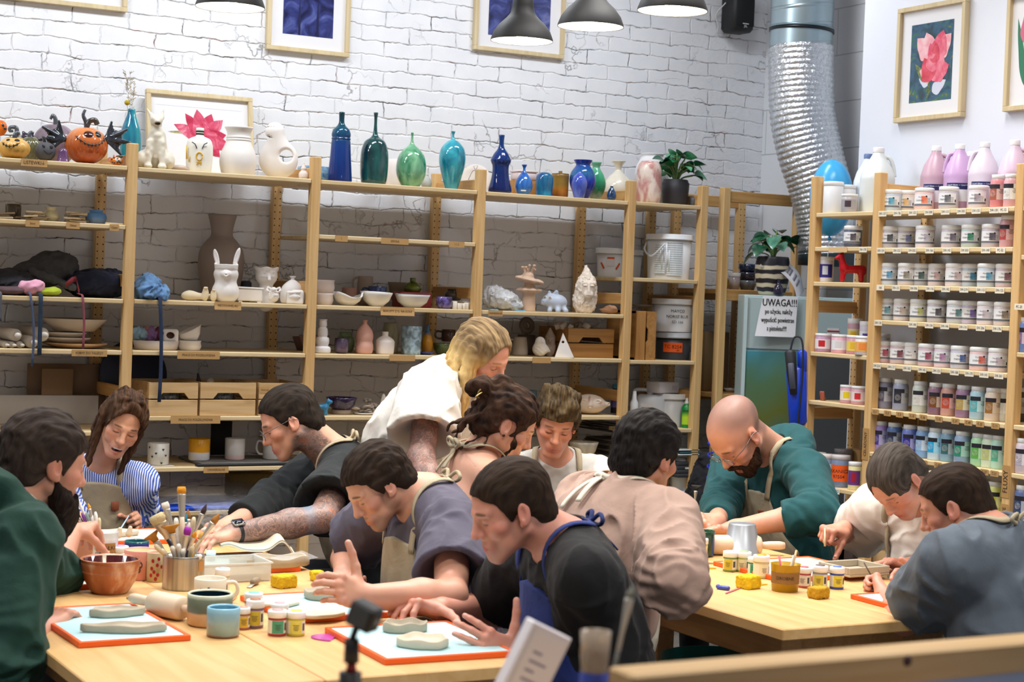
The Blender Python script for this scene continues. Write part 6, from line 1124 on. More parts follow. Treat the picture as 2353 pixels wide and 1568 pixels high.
P0=at(1648,1010,Y=6.95);P1=at(1655,1170,Y=6.95);n=150;pts=[(P0[0]+.035*math.cos(2*pi*6*i/n),P0[1]+.05*math.sin(2*pi*6*i/n),P0[2]+(P1[2]-P0[2])*i/n)for i in range(n+1)]
tag(obj('air_hose',*tube([P0+A([.035,0,.12])]+pts+[(pts[-1][0],pts[-1][1],.02)],.006,8),plain('2438b8',.3)),'blue coiled air hose hanging beside the corner frame','hose')
for i,(px,py,rx,rz_,c,lab)in enumerate(((1625,1085,.10,.32,'17161c','dark heap of bags and tools under the corner frame'),(1700,1000,.14,.25,'1c1a1e','black machine standing behind the bald man'))):
 P=at(px,py,Y=7.3);P[2]=.01;clothheap('dark_bundle',lab,'bag',P,[Pe((0,0,.45),(rx,.14,.45))],cloth(c),.03,.012,14.,i)
P=on(1680,1.1805,Y=YF+.2)
for i,c in enumerate(('e0dcd8','b03a38')):tag(xo:=obj('small_dish',*lathe([(0,0),(.03,0),(.045,.02),(.042,.02),(0,.008)],24,False),glaze(c,mixhex(c,'000000',.2),14.)),('white','red')[i]+' small dish on the lower rung shelf of the corner frame','dish');xo.location=tuple(P+A([.05*i,0,.0]))
tag(xo:=obj('paper_bag',*box(-.08,.08,-.05,.05,0,.32,.006),plain('8a6f4a',.7,var=.1)),'brown paper bag standing in the shade beside the narrow shelf','bag');xo.location=tuple(on(1632,1.1805,Y=7.85))
@cached
def skinmat(rough=.48):
 t=NT('skin');a=t.n('Attribute',attribute_name='col');n1=t.n('TexNoise',{'Vector':t.co(),'Scale':60.,'Detail':4.})
 base=t.n('MixRGB',{'Fac':.14,'Color1':(a,'Color'),'Color2':(n1,'Color')},blend_type='SOFT_LIGHT')
 v=t.n('TexNoise',{'Vector':t.co(),'Scale':26.,'Detail':3.,'Distortion':1.8});lines=t.ramp(v,[(.38,.0),(.46,.06),(.49,.6),(.52,.0),(.60,.28),(.66,.0)])
 tc=t.ramp(t.n('TexNoise',{'Vector':t.co(),'Scale':15.,'Detail':2.,'Distortion':.8}),[(.34,'1a2027'),(.52,'3a424c'),(.64,'5c646d'),(.72,'94543c')])
 ink=t.n('MixRGB',{'Fac':lines,'Color1':tc,'Color2':base});fac=t.n('Math',{0:(a,'Alpha'),1:.85},operation='MULTIPLY')
 t.set(Base_Color=t.n('MixRGB',{'Fac':fac,'Color1':base,'Color2':ink}),Roughness=rough,Subsurface_Weight=.12,Subsurface_Radius=(.012,.005,.003),Subsurface_Scale=.6)
 return t.bump(t.n('TexNoise',{'Vector':t.co(),'Scale':350.,'Detail':2.}),.08,.002).m
@cached
def hairmat(c1,c2,sx=170.,sy=18.,sz=22.,tip=None):
 t=NT('hair_'+c1);nz=t.n('TexNoise',{'Vector':t.co((sx,sy,sz)),'Scale':1.,'Detail':3.});n2=t.n('TexNoise',{'Vector':t.co(),'Scale':16.,'Detail':2.})
 f=t.n('Math',{0:t.n('Math',{0:nz,1:.85},operation='MULTIPLY'),1:t.n('Math',{0:n2,1:.2},operation='MULTIPLY')},operation='ADD')
 cr=t.ramp(f,[(.36,c1),(.68,c2)])
 if tip:
  sp=t.n('SeparateXYZ',{'Vector':(t.n('TexCoord'),'Object')});m=t.ramp(t.n('Math',{0:t.n('Math',{0:(sp,2),1:3.2},operation='MULTIPLY'),1:t.n('Math',{0:nz,1:.35},operation='MULTIPLY')},operation='ADD'),[(.12 if tip[2]else .0,1.),(.34,0.)])
  cr=t.n('MixRGB',{'Fac':m,'Color1':cr,'Color2':t.ramp(f,[(.36,tip[0]),(.68,tip[1])])})
 t.set(Base_Color=cr,Roughness=.7,Specular_IOR_Level=.12);return t.bump(nz,.5,.005).m
def camv(r,u,t_):return nrm(r*CM[0]+u*CM[1]-t_*CM[2])
def axes(psi,pitch=0.,roll=0.):
 th=YAW+math.radians(psi);p=math.radians(pitch);q=math.radians(roll)
 f0=A([math.sin(th),math.cos(th),0]);r0=A([math.cos(th),-math.sin(th),0]);u0=A([0,0,1.])
 f=math.cos(p)*f0-math.sin(p)*u0;u=math.cos(p)*u0+math.sin(p)*f0;r=math.cos(q)*r0-math.sin(q)*u;u=math.cos(q)*u+math.sin(q)*r0
 return np.stack([r,f,u],1)
def reach(px,py,S,L,nf):
 """point seen at (px,py) at distance L from S, on the near or far side"""
 d=nrm(at(px,py,w=1.)-CC);b=d@(S-CC);h2=L*L-((S-CC)-b*d)@((S-CC)-b*d)
 if h2<=0:return CC+b*d
 return CC+(b+(math.sqrt(h2)if nf=='f' else-math.sqrt(h2)))*d
def headprims(C,R,s,sk,o):
 """face and skull in the frame of the head (right, forward, up)"""
 T=lambda x,y,z:C+R@(A([x,y,z])*s)
 red=o.get('red',mixhex(sk,'b8483c',.15));lip=o.get('lip',mixhex(sk,'a03038',.5));brow=o.get('brow','3a2a20');fm=o.get('fem',0)
 w=.94 if fm else 1.;j=.90 if fm else 1.
 E=lambda c,r,k=.014,col=None,op='u',a=None,rot=None:Pe(T(*c),A(r)*s,R if rot is None else R@A(Euler(rot).to_matrix()),k*s,col,op,a)
 Cc=lambda a,b,ra,rb=None,k=.012,col=None,op='u':Pc(T(*a),T(*b),ra*s,(ra if rb is None else rb)*s,k*s,col,op)
 P=[E((0,-.014,.042),(.077*w,.098,.084),.02),E((0,.028,.02),(.066*w,.066,.082),.02),E((0,.032,-.05),(.055*j,.056,.05),.03),E((0,.077,-.098),(.024*j,.021,.018),.02)]
 for q in(-1,1):P+=[Cc((q*.056*j,.002,-.045),(q*.02,.074,-.098),.019,.015,.025),E((q*.043*w,.062,-.018),(.024,.024,.02),.02,red)]
 for q in(-1,1):P+=[E((q*.034*w,.094,.006),(.0175,.014,.0115),.010,op='s'),E((q*.033*w,.0785,.004),(.0138,.0125,.0120),.004,mixhex(sk,'8a4a40',.12))]
 for q in(-1,1):P+=[Cc((q*.046*w,.074,.026),(q*.013,.092,.023),.010*(.7 if fm else 1),.009,.012)]
 P+=[Cc((0,.088,.022),(0,.111,-.026),.0095,.0105,.012),E((0,.112,-.029),(.0115,.011,.010),.008,mixhex(sk,red,.7)),E((0,.09,-.026),(.013,.019,.014),.010),E((0,.082,-.064),(.031,.020,.026),.016)]
 for q in(-1,1):P+=[E((q*.0115,.093,-.033),(.0088,.0145,.0085),.006,mixhex(sk,red,.7)),E((q*.0055,.104,-.0415),(.0034,.0055,.0035),.002,'5a2a24','s')]
 for q in(-1,1):P+=[E((q*.079*w,-.006,-.002),(.008,.019,.031),.008,red,rot=(.18,0,-q*.35)),E((q*.0875*w,-.0,.002),(.006,.0095,.018),.004,mixhex(red,'702018',.3),'s',rot=(.18,0,-q*.35)),E((q*.081*w,.006,-.026),(.006,.008,.008),.006,red)]
 m=o.get('mouth','shut')
 if m=='open':
  P+=[E((0,.100,-.071),(.024,.016,.0095),.004,'5a1a1c','s'),E((0,.092,-.071),(.023,.012,.010),.002,'4a1216','p'),E((0,.091,-.066),(.019,.0085,.0046),.002,'f4f0ea'),E((0,.097,-.0655),(.020,.02,.0045),.002,'f4f0ea','p')]
  for q in(-1,1):P+=[Cc((q*.028,.086,-.062),(0,.1005,-.0595),.003,.0042,.003,lip),Cc((q*.028,.086,-.063),(0,.097,-.0835),.0032,.0052,.004,lip),E((q*.041,.066,-.04),(.018,.018,.017),.012)]
 else:
  for q in(-1,1):P+=[Cc((q*.026,.087,-.0665),(0,.099,-.063),.0032,.0045,.004,lip),Cc((q*.022,.089,-.0705),(0,.0975,-.073),.004,.0054,.005,lip)]
  P.append(Cc((-.019,.0955,-.0683),(.019,.0955,-.0683),.0014,None,.002,op='s'))
 pt=lambda c,r,col,k,wt=1.,rot=None:dict(E(c,r,k,col,'p',None,rot),w=wt)
 for q in(-1,1):P+=[pt((q*.034*w,.09,.0265),(.019,.018,.0042 if not fm else .003),brow,.005,.85,(0,q*.12,0)),pt((q*.033*w,.089,-.0025),(.0145,.012,.0028),'2a1a18',.003,.9),pt((q*.033*w,.09,.012),(.016,.012,.002),mixhex(sk,'704038',.5),.004,.6)]
 if m!='open':P.append(pt((0,.1,-.0675),(.019,.02,.0011),'6a2420',.003,.7))
 if o.get('fade'):P.append(pt((0,-.04,-.01),(.0785,.064,.072),o['fade'],.012,.55))
 if o.get('stubble'):
  c,wt=o['stubble']
  P+=[pt((0,.05,-.092),(.066,.062,.042),c,.03,wt),pt((0,.104,-.052),(.026,.014,.006),c,.008,wt)]+[pt((q*.062,.012,-.035),(.016,.03,.045),c,.02,wt)for q in(-1,1)]
  P+=[pt((0,.105,-.069),(.02,.014,.009),lip,.006,.8)]
 if o.get('buzz'):
  c,wt=o['buzz'];P+=[pt((0,-.045,.075),(.09,.108,.068),c,.03,wt),pt((0,-.07,.0),(.09,.06,.07),c,.03,wt)]
 return P,T
def handprims(W,d,n,side,k,sk,curl,spread=.06,thumb=(.5,.6,.15),s=1.):
 """five fingers, palm and thumb; d along the hand, n out of the palm"""
 d=nrm(d);n=nrm(n-d*(n@d));t=np.cross(d,n)*(1 if side=='R' else-1);P=[];red=mixhex(sk,'c85848',.22)
 X=lambda a,b,c:W+s*(a*d+b*t+c*n)
 for b,a in((.027,.085),(.009,.09),(-.009,.086),(-.026,.078)):P.append(Pc(X(.008,b*.55,0),X(a,b,-.002),.0145*s,.0115*s,.014))
 P+=[Pe(X(.05,0,.004),(.034*s,.036*s,.0125*s),np.stack([d,t,n],1),.012),Pe(X(.035,.026,.008),(.024*s,.015*s,.014*s),np.stack([d,t,n],1),.012)]
 for i,(b,a,L,r)in enumerate(((.028,.086,.072,.0092),(.0095,.091,.080,.0094),(-.0095,.087,.074,.009),(-.027,.079,.058,.0078))):
  p=X(a,b,-.002);ang=0.;c=curl[i]if hasattr(curl[0],'__len__')else curl;sp=spread*(1.3-.9*i);dd=nrm(d+t*sp);P.append(Pe(p-n*.003*s,.0108*s,None,.006,red))
  for f,(l,cu)in enumerate(zip((.45,.31,.24),c)):
   ang+=cu;q=p+s*L*l*(math.cos(ang)*dd+math.sin(ang)*n);P.append(Pc(p,q,r*s*(1-.1*f),r*s*(.92-.1*f),.0035,red if f==2 else None));p=q
  P.append(Pe(p-s*.004*(math.cos(ang)*dd+math.sin(ang)*n)+s*r*.62*(math.sin(ang)*dd-math.cos(ang)*n),A([.0062,.0048,.0022])*s,np.stack([math.cos(ang)*dd+math.sin(ang)*n,t,-math.sin(ang)*dd+math.cos(ang)*n],1),.001,mixhex(sk,'f4d8d0',.5)))
 p=X(.022,.028,.006);td=nrm(d*thumb[0]+t*thumb[1]+n*thumb[2]*1.2)
 for f,(l,r0)in enumerate(((.042,.0138),(.034,.0112),(.027,.0098))):
  q=p+s*l*td;P.append(Pc(p,q,r0*s,r0*.87*s,.005 if f else .012,red if f==2 else None));p=q;td=nrm(td+d*.18+n*thumb[2]*.5)
 P.append(Pe(p-s*.004*td-s*.006*n,A([.0068,.0055,.0025])*s,np.stack([td,nrm(np.cross(n,td)),n],1),.001,mixhex(sk,'f4d8d0',.5)))
 return P
FLAT=(.08,.1,.06);REL=(.35,.5,.3);CLAW=(.5,.75,.4);FIST=(1.25,1.5,.9);PINCH=((.75,.8,.3),(.85,1.0,.5),(1.0,1.2,.7),(1.1,1.3,.8))
def gradproj(fn,p,off=.0):
 p=A(p,dtype=float);one=p.ndim==1;p=np.atleast_2d(p).copy();E=np.concatenate([np.eye(3),-np.eye(3)])*.002
 for _ in range(8):
  D=fn(np.concatenate([p]+[p+e for e in E])).reshape(7,-1);g=(D[1:4]-D[4:7]).T;g=g/(np.linalg.norm(g,axis=1)[:,None]+1e-9);p=p-g*((D[0]-off)*.9)[:,None]
 return(p[0],g[0])if one else(p,g)
def strapmesh(fn,pts,w,off):
 V,N=gradproj(fn,A(crom(pts,7)),off);n=len(V)
 W=[nrm(np.cross(V[min(i+1,n-1)]-V[max(i-1,0)],N[i]))*w for i in range(n)]
 return ribbon(list(V),W,.0018)
def person(who,label,head,N,psb,arms,sk,shirt,hair=None,face={},hipz=.54,lean=.1,s=1.,sleeve=('s','s'),apron=None,sw=.185,hunch=.02,wide=1.,loose=.016,hood=None,stand=False,drop=.05,tat=None,neckr=.058,hands=(True,True),collar=True,noise=.006,hip=None,trous='2a2c34',top=None,shx=(),ul=1.,fl=1.):
 hx,hy,hw,ps,pi_,ro,hs=head;C=at(hx,hy,w=hw);R=axes(ps,pi_,ro);N=at(*N[:2],w=N[2])
 if hair and not hair.get('free'):face=dict(face,fade=hair.get('fd',hair['c'][0]))
 hp,T=headprims(C,R,hs,sk,face);B=axes(psb);X,Y=B[:,0],B[:,1]
 H=A([0,0,0])+N-Y*lean;H[2]=hipz
 if hip is not None:H=at(*hip[:2],w=hip[2])
 Z=nrm(N-H);X=nrm(X-Z*(X@Z));Y=np.cross(Z,X);TB=np.stack([X,Y,Z],1);L=np.linalg.norm(N-H)
 q=lambda x,y,z:N+TB@(A([x,y,z])*s)
 S={'L':q(-sw,.01,-drop),'R':q(sw,.01,-drop)};J_={}
 for sd in 'LR':
  (e,w_,tp)=arms[sd][:3];Ee=reach(*e[:2],S[sd],.285*s*ul,e[2]);Ww=reach(*w_[:2],Ee,.255*s*fl,w_[2]);Tt=reach(*tp[:2],Ww,.10*s,tp[2]);J_[sd]=(S[sd],Ee,Ww,Tt)
 torso=lambda g:[Pe(q(0,-hunch,-.19),A([.165*wide+g,.11+g,.20+g])*s,TB,.05),Pe(N+(H-N)*.62+TB@A([0,-.01,0]),A([.152*wide+g,.118*wide+g,.2*L/.55+g])*s,TB,.05),Pe(H+TB@A([0,0,.02]),A([.165*wide+g,.13+g,.13+g])*s,TB,.05)]+[Pc(q(x*.03,-.02,-.02),S[sd],(.058+g*.7)*s,(.058+g)*s,.05)for x,sd in((-1,'L'),(1,'R'))]
 body=hp+[Pc(T(0,-.03,-.045),q(0,-.012,.0),neckr*s*.98,(neckr+.006)*s,.025),Pe(q(0,-.01,-.03),A([.10,.07,.05])*s,TB,.03)]
 body+=[dict(d,c=None)for d in torso(-.012)]
 arm=[];hnd={}
 for i,sd in enumerate('LR'):
  a,e,w_,t_=J_[sd];al=(tat or{}).get(sd)
  arm+=[Pc(a,e,.052*s,.041*s,.02,al=al),Pc(e,e+(w_-e)*.35,.042*s,.043*s,.02,al=al),Pc(e+(w_-e)*.35,w_,.043*s,.028*s,.02,al=al),Pc(w_,w_+(t_-w_)*.25,.028*s,.024*s,.015,al=al)]
  if hands[i]:
   o=arms[sd];kw=o[5]if len(o)>5 else{};hnd[sd]=handprims(w_,t_-w_,camv(*o[3]),sd,.01,sk,o[4],s=s*.98,**kw)
 body+=arm
 if tat and 'neck' in tat:body+=[dict(Pe(T(*p),A(r)*hs,R,.02,None,'p',.95))for p,r in tat['neck']]
 for p in(tat or{}).get('paint',[]):body.append(p)
 neckc=T(0,-.02,-.115);nz_=nrm(C-N)
 allp=body+sum(hnd.values(),[])
 meshes=[]
 lo=np.min([d['lo']for d in hp if d['op']=='u'],0)-.03;hi=np.max([d['hi']for d in hp if d['op']=='u'],0)+.03;cutp=T(0,0,-.135);up=R[:,2]
 cut2=N+(cutp-N)*.5 if(cutp-N)@nz_>0 else N
 g=Grid(np.minimum(lo,cut2-.09),np.maximum(hi,cut2+.09),.0027).add(allp);g.clip(lambda P:(cut2-P)@nz_-.012);meshes.append(g.mesh())
 lo,hi=bounds(body,.03);g=Grid(lo,hi,.0075).add(allp);hb=[(J_[sd][0]+(J_[sd][1]-J_[sd][0])*.34,nrm(J_[sd][1]-J_[sd][0]),J_[sd])for sd in 'LR']
 def clipb(P):
  f=np.where(((P-C)**2).sum(-1)<(.32*hs)**2,(P-cut2)@nz_-.004,-1.)
  for c_,d_,(a,e,w_,t_)in hb:
   dm=np.minimum.reduce([dist(Pc(a,e,.08),P),dist(Pc(e,w_,.075),P),dist(Pc(w_,w_+(t_-w_)*2,.1),P)]);ff=np.where(dist(Pc(e,w_,.075),P)<0,.1,(P-c_)@d_-.004);ff=np.where(dist(Pc(w_,w_+(t_-w_)*2,.1),P)<0,.1,ff)
   f=np.maximum(f,np.where(dm<0,ff,-1.))
  return f
 g.clipn(clipb);meshes.append(g.mesh())
 for i,sd in enumerate('LR'):
  pz=arm[4*i:4*i+4]+hnd.get(sd,[]);lo,hi=bounds(pz,.03);c_,d_,(a,e,w_,t_)=hb[i]
  g=Grid(lo,hi,.0026).add(pz);g.clipn(lambda P:np.where(((P-a)**2).sum(-1)<((P-w_)**2).sum(-1),(c_-P)@d_-.006,-1.));meshes.append(g.mesh())
 V,F=cat(*meshes);o=obj('person',V,F,skinmat(),col=paint(V,allp,sk));tag(o,label,'person')
 mat=shirt if not isinstance(shirt,str)else cloth(shirt);sl=[]
 for i,sd in enumerate('LR'):
  a,e,w_,t_=J_[sd];m=sleeve[i];lz=loose
  if m=='e':sl.append(Pc(a,a+(e-a)*.5,(.06+lz)*s,(.056+lz)*s,.03));sl.append(Pk(a+(e-a)*.45,a+(e-a)*.72,(.056+lz)*s,(.053+lz)*s,.02));sl.append(Pk(a+(e-a)*.64,a+(e-a)*.75,(.053+lz)*s,(.053+lz)*s,.006))
  elif m=='s':sl.append(Pk(a,a+(e-a)*.72,(.056+lz)*s,(.060+lz*1.6)*s,.03));sl.append(Pk(a+(e-a)*.3,a+(e-a)*.80,(.03)*s,(.048+lz*1.2)*s,.012,op='s')if False else Pc(a,a,.058*s,None,.03))
  elif m=='n':sl.append(Pc(a,a+(e-a)*.06,.054*s,.05*s,.03))
  else:
   f=m if isinstance(m,float)else{'r':.42,'l':.97,'h':.7}[m];el=e+(w_-e)*f
   sl+=[Pc(a,e,(.056+lz)*s,(.05+lz)*s,.03),Pk(e-(el-e)*.02,el,(.05+lz)*s,(.043+lz*.8)*s if m=='r' or isinstance(m,float)else(.036+lz*.6)*s,.03)]
   if m=='r' or isinstance(m,float):sl.append(Pk(el-nrm(el-e)*.045,el,(.05+lz*.8)*s,(.05+lz*.8)*s,.006))
 tp=torso(.006+loose*.5)
 sp=tp+sl
 if hood:
  hr,hy_,hz=hood;ar=[q(hr*math.sin(a)*1.05,hy_-hr*math.cos(a)*.9,hz-.05*(1-math.cos(a)))for a in np.linspace(-1.9,1.9,13)];sp+=chain(ar,.042*s,.02);sp+=[Pe(q(0,-.10,-.05),A([.11,.06,.10])*s,TB,.04)]
 sp+=list(shx(q,TB)if callable(shx)else shx)
 kk=Pc(q(0,-.005,.012),T(0,0,-.02),(neckr+.012)*s,(neckr+.05)*s,.008,op='s')
 loops=(apron or{}).get('loop',1.)
 def fold(P):
  n1=np.abs(vnoise(P*A([16,16,11])+1.4*vnoise(P*6.,4)[...,None],2));v=-noise*(1-2.2*n1)
  for sd in 'LR':
   a,e,w_,t_=J_[sd];r=np.sqrt(((P-e)**2).sum(-1));tt=(P-e)@nrm(w_-a);m=np.exp(-(r/.10)**2);v=v-.005*m*np.sin(tt*150+6*vnoise(P*14.,7))
  return v+.0012*vnoise(P*45.,9)
 lo,hi=bounds(sp,.035);g=Grid(lo,hi,.0055).add(sp);g.near(fold,.03)
 if collar:g.add([kk])
 if top is not None:g.clip(lambda P:(P-N)@Z-top)
 for i,sd in enumerate('LR'):
  if sleeve[i]=='s':
   a,e=J_[sd][:2];g.add([Pk(a+(e-a)*.55,a+(e-a)*.76,.046*s,(.056+loose*1.45)*s,.004,op='s')])
 V,F=g.mesh();hm=H[2]-.10
 so=obj('shirt' if not hood else 'hoodie',V,F,mat,o)
 if trous:
  kn={};tr=[Pe(H+A([0,0,-.01]),A([.175*wide,.15,.12])*s,TB,.04)]
  Yh=nrm(A([Y[0],Y[1],0]));Xh=A([Yh[1],-Yh[0],0])
  for x in(-1,1):
   if stand:ft=A([H[0],H[1],.09])+Xh*x*.11;tr+=[Pc(H+Xh*x*.09,(H+ft)/2+Xh*x*.1*.5,.085,.062,.03),Pc((H+ft)/2+Xh*x*.05,ft,.062,.05,.03),Pc(ft-A([0,0,.05]),ft-A([0,0,.05])+Yh*.16,.04,.035,.02)]
   else:kne=H+Yh*.40+Xh*x*.12+A([0,0,.02]);ft=A([kne[0],kne[1],.07])-Yh*.03;tr+=[Pc(H+Xh*x*.08,kne,.085,.066,.03),Pc(kne,ft,.062,.05,.03),Pc(ft-A([0,0,.03]),ft-A([0,0,.03])+Yh*.16,.038,.033,.02)]
  V,F=sdf(tr,.013);obj('trousers',V,F,cloth(trous),o)
 fn=lambda P:np.min([dist(d,P)for d in tp+sl+[Pc(T(0,-.03,-.045),q(0,-.012,.0),neckr*s,(neckr+.006)*s)]],0)
 if apron:
  am=cloth(apron['c'],.18,700.,.35);wt,wb,zt,zb=apron.get('w',(.10,.16,-.14,-.62))
  lo,hi=bounds(tp,.04);g=Grid(lo,hi,.005).add(tp,.009)
  def reg(P):
   l=(P-N)@TB;x,y,z=l[...,0],l[...,1],l[...,2];t_=np.clip((zt-z)/(zt-zb),0,1);ww=wt+(wb-wt)*np.clip(t_*2.2,0,1)**1.3
   return np.maximum.reduce([np.abs(x)-ww,z-zt-.012*np.cos(x*18),zb-z,-y-.03])
  g.near(lambda P:-.005*(1-2*np.abs(vnoise(P*A([26,26,9]),5)))*np.clip((((N-P)@Z)-.15)*6,.2,1),.03);g.clipn(reg);V,F=g.mesh();ao=obj('apron',V,F,am,o)
  if not apron.get('nostrap'):
   nk=apron.get('neck',.074)
   for x in(-1,1):obj('apron_strap',*strapmesh(fn,[q(x*(wt-.012),.10,zt-.01),q(x*(wt*.5+.045),.085,-.05),q(x*.088,.02,.012),q(x*.06,-.06,.03),q(0,-.08,.035)],.011,.011),am,ao)
  if apron.get('patch'):
   px_,pz_=apron['patch'];c0,gr=gradproj(lambda P:np.min([dist(d,P)for d in tp],0),q(px_,.13,pz_),.0165);ux=nrm(X-gr*(X@gr));obj('leather_patch',*frm(box(-.014,.014,-.016,.016,0,.0035,.001),c0,ux,np.cross(gr,ux),gr),plain('8a4a30',.6),ao)
  if apron.get('bow'):
   bc,L_=apron['bow'];b0=q(0,-.085,.03);bm=am if not bc else cloth(bc)
   sh=[tube(crom([b0,b0+TB@A([x*.03,-.02,.02])*loops,b0+TB@A([x*.06,-.015,.008])*loops,b0+TB@A([x*.03,-.012,-.006])*loops,b0],5),.006,8)for x in(-1,1)]+[ell(b0,.011)]
   for x,l in((-.6,L_),(.5,L_*.8)):sh.append(strapmesh(fn,[b0,b0+TB@A([x*.03,-.03,-.05*l/.1]),b0+TB@A([x*.045,-.03,-l])],.010,.014))
   obj('neck_tie',*J(*sh),bm,ao)
 if hair:
  c1,c2=hair['c'];t_=hair.get('t',.008);fl=hair.get('line',0.);hm_=hairmat(c1,c2,*hair.get('sc',(170.,18.,22.)),hair.get('tip'))
  sc=hs;cr=[Pe((0,-.014,.042),(.078+t_*.6,.098+t_,.084+t_*1.15),k=.02),Pe((0,.026,.03),(.066+t_*.9,.066+t_*.7,.076+t_),k=.02),Pe((0,-.06,-.03),(.06+t_*.7,.05+t_*.7,.06),k=.03)]
  cr+=[Pe(c,r,None,hair.get('k',.012))for c,r in hair.get('lumps',[])]
  for path,r in hair.get('locks',[]):Pp=crom(path,5);rr_=np.interp(np.linspace(0,1,len(Pp)),np.linspace(0,1,len(r)),r);cr+=chain(Pp,list(rr_),hair.get('lk',.008))
  ny=[-.13,-.075,-.045,-.02,.0,.02,.036,.05,.075,.1];nzl=hair.get('nape',[-.10,-.095,-.06,-.02,.012,-.02,.012,.045,.068+fl,.076+fl])
  am_=hair.get('amp',.003)
  def nzf(P):return am_*vnoise(P*A([140,30,45]),11)+am_*.8*vnoise(P*A([60,45,60]),12)
  lo,hi=bounds(cr,.02);g=Grid(lo,hi,.0032).add(cr);g.near(nzf,.02)
  if not hair.get('free'):
   g.clip(lambda P:np.where(P[...,2]<.11,np.interp(P[...,1]-hair.get('rec',0.)*np.exp(-((np.abs(P[...,0])-.045)/.02)**2),ny,nzl)-P[...,2]+.004*vnoise(P*70.,3),-1.))
  else:
   fr=hair.get('face',((0,.085,-.045),(.064,.08,.105)));g.add([Pe(fr[0],fr[1],None,.012,op='s')])
  if hair.get('top'):g.clip(lambda P:hair['top'](P))
  V,F=g.mesh();ho=obj('hair',V,F,hm_,o);M=np.eye(4);M[:3,:3]=R*sc;M[:3,3]=C;ho.matrix_local=Matrix(M.tolist())
 bd=face.get('beard')
 if bd:
  c1,c2,ps_=bd;V,F=sdf(ps_,.003,noise=lambda P:.004*vnoise(P*A([120,120,40]),8));bo=obj('beard',V,F,hairmat(c1,c2,130.,130.,30.),o);M=np.eye(4);M[:3,:3]=R*hs;M[:3,3]=C;bo.matrix_local=Matrix(M.tolist())
 if face.get('glasses'):
  gl=thing_part=None;sh=[]
  for x in(-1,1):sh+=[tube([(x*.034+.024*math.cos(a),.112-.004*abs(math.cos(a)),.0+.019*math.sin(a))for a in np.linspace(0,2*pi,25)],.0012,6),tube([(x*.058,.107,.005),(x*.08,.06,.008),(x*.086,-.005,.012),(x*.084,-.025,-.004)],.0012,6)]
  sh.append(tube(crom([(-.011,.113,.003),(0,.117,.006),(.011,.113,.003)]),.0013,6));go=obj('glasses',*J(*sh),plain('8a8688',.2,.9),o)
  le=obj('lenses',*J(*[frm(lathe([(.0235,0),(.0,.002)],24,False),(x*.034,.111,0),(1,0,0),(0,0,.8),(0,1,0))for x in(-1,1)]),plain('f4f6fa',.02,alpha=.18),go)
  M=np.eye(4);M[:3,:3]=R*hs;M[:3,3]=C;go.matrix_local=Matrix(M.tolist())
 if not stand:
  sz=H[2]-.13;st=thing('stool',f'round wooden stool under the person in the {who}','stool',(H[0],H[1],0),0);
  obj('seat',*lathe([(0,sz-.03),(.15,sz-.03),(.16,sz-.02),(.16,sz-.006),(.15,sz),(0,sz)],28,False),wood('c89a60','a87a44',0),st)
  for a in(.8,2.37,3.94,5.5):obj('leg',*tube([(.11*math.cos(a),.11*math.sin(a),sz-.02),(.15*math.cos(a),.15*math.sin(a),0)],.015,10),wood('b88a50','9a6c38',2,knots=False),st)
 return dict(o=o,q=q,T=T,TB=TB,N=N,H=H,J=J_,fn=fn,R=R,C=C,so=so)
LIN='a89b82'
BUN=[]
def HP(x,y,z):return(x,y,z)
p10=person('teal hoodie','bald bearded person in a teal hoodie and linen apron, laughing',(1696,996,6.6,-117,56,-6,1.12),(1766,1040,6.75),-122,{'L':((1884,1180,'n'),(1690,1214,'f'),(1630,1220,'n'),(0,-1,.25),FLAT),'R':((1655,1172,'n'),(1648,1198,'n'),(1610,1200,'n'),(-.3,-.6,-.5),FIST,dict(thumb=(.8,.3,.7)))},'d29a82',cloth('08464b',.15),None,dict(mouth='open',brow='4a3428',buzz=('6a5452',.7),stubble=('4a3026',.45),glasses=1,beard=('1e1512','4a3426',chain([(-.06,.012,-.045),(-.05,.05,-.082),(-.02,.082,-.108),(.02,.082,-.108),(.05,.05,-.082),(.06,.012,-.045)],[.013,.018,.018,.018,.018,.013],.02)+[Pc((-.028,.094,-.058),(0,.112,-.052),.005,.006),Pc((.028,.094,-.058),(0,.112,-.052),.005,.006),Pc((-.03,.09,-.062),(-.026,.085,-.09),.006,.009),Pc((.03,.09,-.062),(.026,.085,-.09),.006,.009)])),sleeve=('r','h'),apron=dict(c=LIN,w=(.085,.17,-.13,-.62),patch=(-.05,-.19),bow=(None,.05)),hood=(.115,-.02,.02),lean=.16,sw=.20,wide=1.12,loose=.020,s=1.06)
p11=person('white T-shirt','balding grey-haired person in a white T-shirt and apron with a maroon emblem',(2064,1104,5.75,-128,56,6,.95),(2118,1150,5.9),-125,{'R':((1962,1236,'f'),(1938,1218,'n'),(1895,1222,'n'),(-.5,-.6,.3),FIST,dict(thumb=(.8,.3,.7))),'L':((2205,1330,'n'),(2100,1302,'f'),(2030,1292,'n'),(-.1,-1,.2),REL)},'cd9078',cloth('e4e0da',.04),dict(c=('332d29','58504a'),t=.004,rec=.05,line=.014,amp=.0015),dict(brow='6a5a50',stubble=('9a8880',.35)),apron=dict(c=LIN,w=(.12,.19,-.19,-.6),bow=(None,.05)),lean=.2,sw=.20,loose=.024,wide=1.08,s=1.04)
